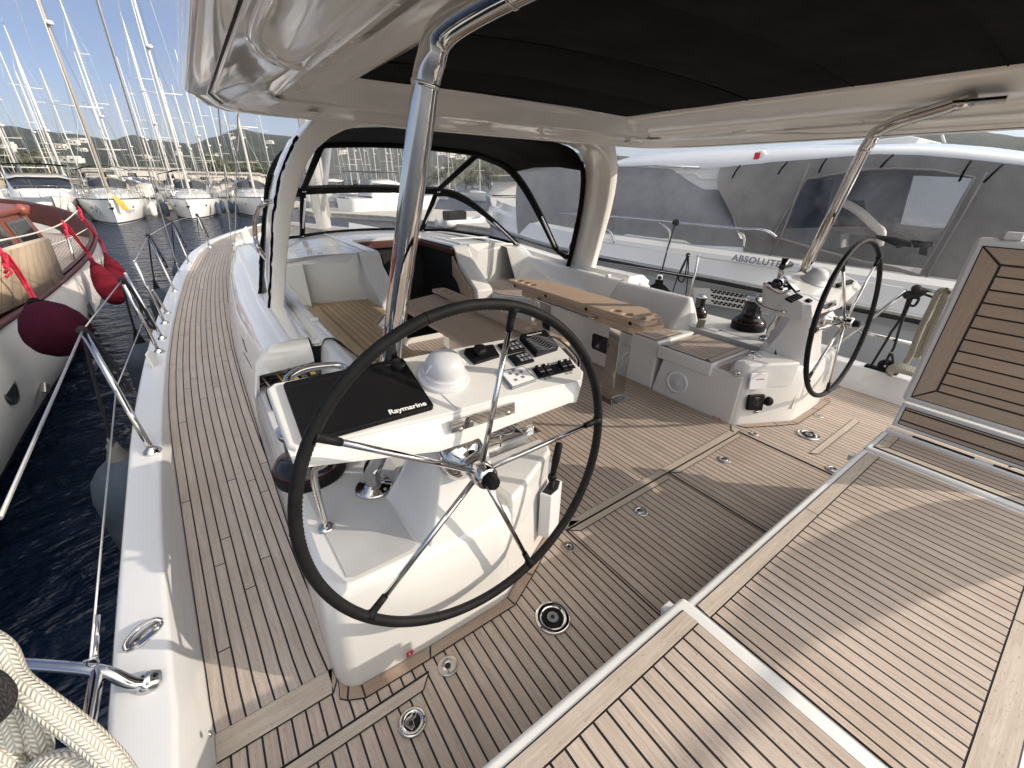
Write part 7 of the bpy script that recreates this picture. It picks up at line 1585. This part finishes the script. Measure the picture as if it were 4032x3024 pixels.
# quay furniture glimpsed through the windscreen
def qbox(p,w,h,m,label): 
    q=PZ(p,-.55); t=thing('quay_locker',label,'locker','lockers on the quay'); g=Geo(); g.box((q.x-w/2,q.x+w/2),(q.y-w/2,q.y+w/2),(-.552,h-.55)); g.build('body',M[m],t,bevel=.02); g=Geo(); g.box((q.x-w/2-.03,q.x+w/2+.03),(q.y-w/2-.03,q.y+w/2+.03),(h-.548,h-.47)); g.build('lid',M['grey_plastic'],t,bevel=.02); settle(t,q)
qbox(c4(605,665),.62,1.0,'white_plastic','tall pale cabinet on the quay'); qbox(c4(655,662),.5,.7,'grey_plastic','grey bin on the quay beside the cabinet'); qbox(c4(730,668),.5,.7,'navy','blue bin on the quay near the pole')
# dinghy with black outboard at the quay
t=thing('dinghy','small grey dinghy with black outboard at the quay','dinghy'); q=PZ(c4(1300,775),WZ+.1); g=Geo(); g.tube(smooth_path([q+V((-1.5,-.6,.2)),q+V((.6,-.65,.25)),q+V((1.3,0,.4)),q+V((.6,.65,.25)),q+V((-1.5,.6,.2))],6),.22,10); g.build('tube',M['gel'],t); g=Geo(); g.box((q.x-1.5,q.x+.7),(q.y-.5,q.y+.5),(q.z,q.z+.1)); g.build('floor',M['grey_plastic'],t); g=Geo(); g.obox(q+V((-1.2,-.4,.35)),(1.3,0,0),(0,.8,0),(0,0,.55)); g.build('covered_outboard',M['canvas_black'],t,bevel=.12,seg=4); settle(t,q)
# our own mast, vang and lines ahead of the windscreen
t=thing('yacht_mast','white mast foot with vang of our own yacht seen through the windscreen','mast'); g=Geo(); g.tube([(2.14,9.6,.8),(2.14,9.6,12)],.14,14); mo=g.build('tube',M['mast_white'],t); g=Geo(); g.tube([(2.14,9.45,1.15),(2.14,8.1,2.35)],.045,8); g.build('vang',M['mast_alu'],t); g=Geo(); g.tube([(2.14,9.5,2.5),(2.14,4.5,2.62)],.13,12); g.build('boom',M['mast_white'],t)
g=Geo()
for k in range(7): a=k*.9; g.tube([(2.14+.16*math.cos(a),9.6+.16*math.sin(a),1.0),(2.14+.13*math.cos(a),9.6+.13*math.sin(a),3.2)],.010,5)
g.build('halyards',M['rope_white'],t); settle(t,(2.14,9.6,.8))
# ------------------------------------------------------------------ the hazy air over the bay
g=Geo(); g.box((-1700,1900),(-900,1900),(WZ-3,190)); hz=g.build('haze',None)
t=NT('sea_haze'); t.t.nodes.remove(t.b); pv=t.n('ShaderNodeVolumePrincipled'); pv.inputs['Color'].default_value=(.88,.93,1,1); pv.inputs['Density'].default_value=.00026; pv.inputs['Anisotropy'].default_value=.2
t.t.links.new(pv.outputs[0],t.out.inputs['Volume']); t.m.node_tree.links; hz.data.materials.clear(); hz.data.materials.append(t.m); tag(hz,kind='stuff')
SC.cycles.volume_bounces=0
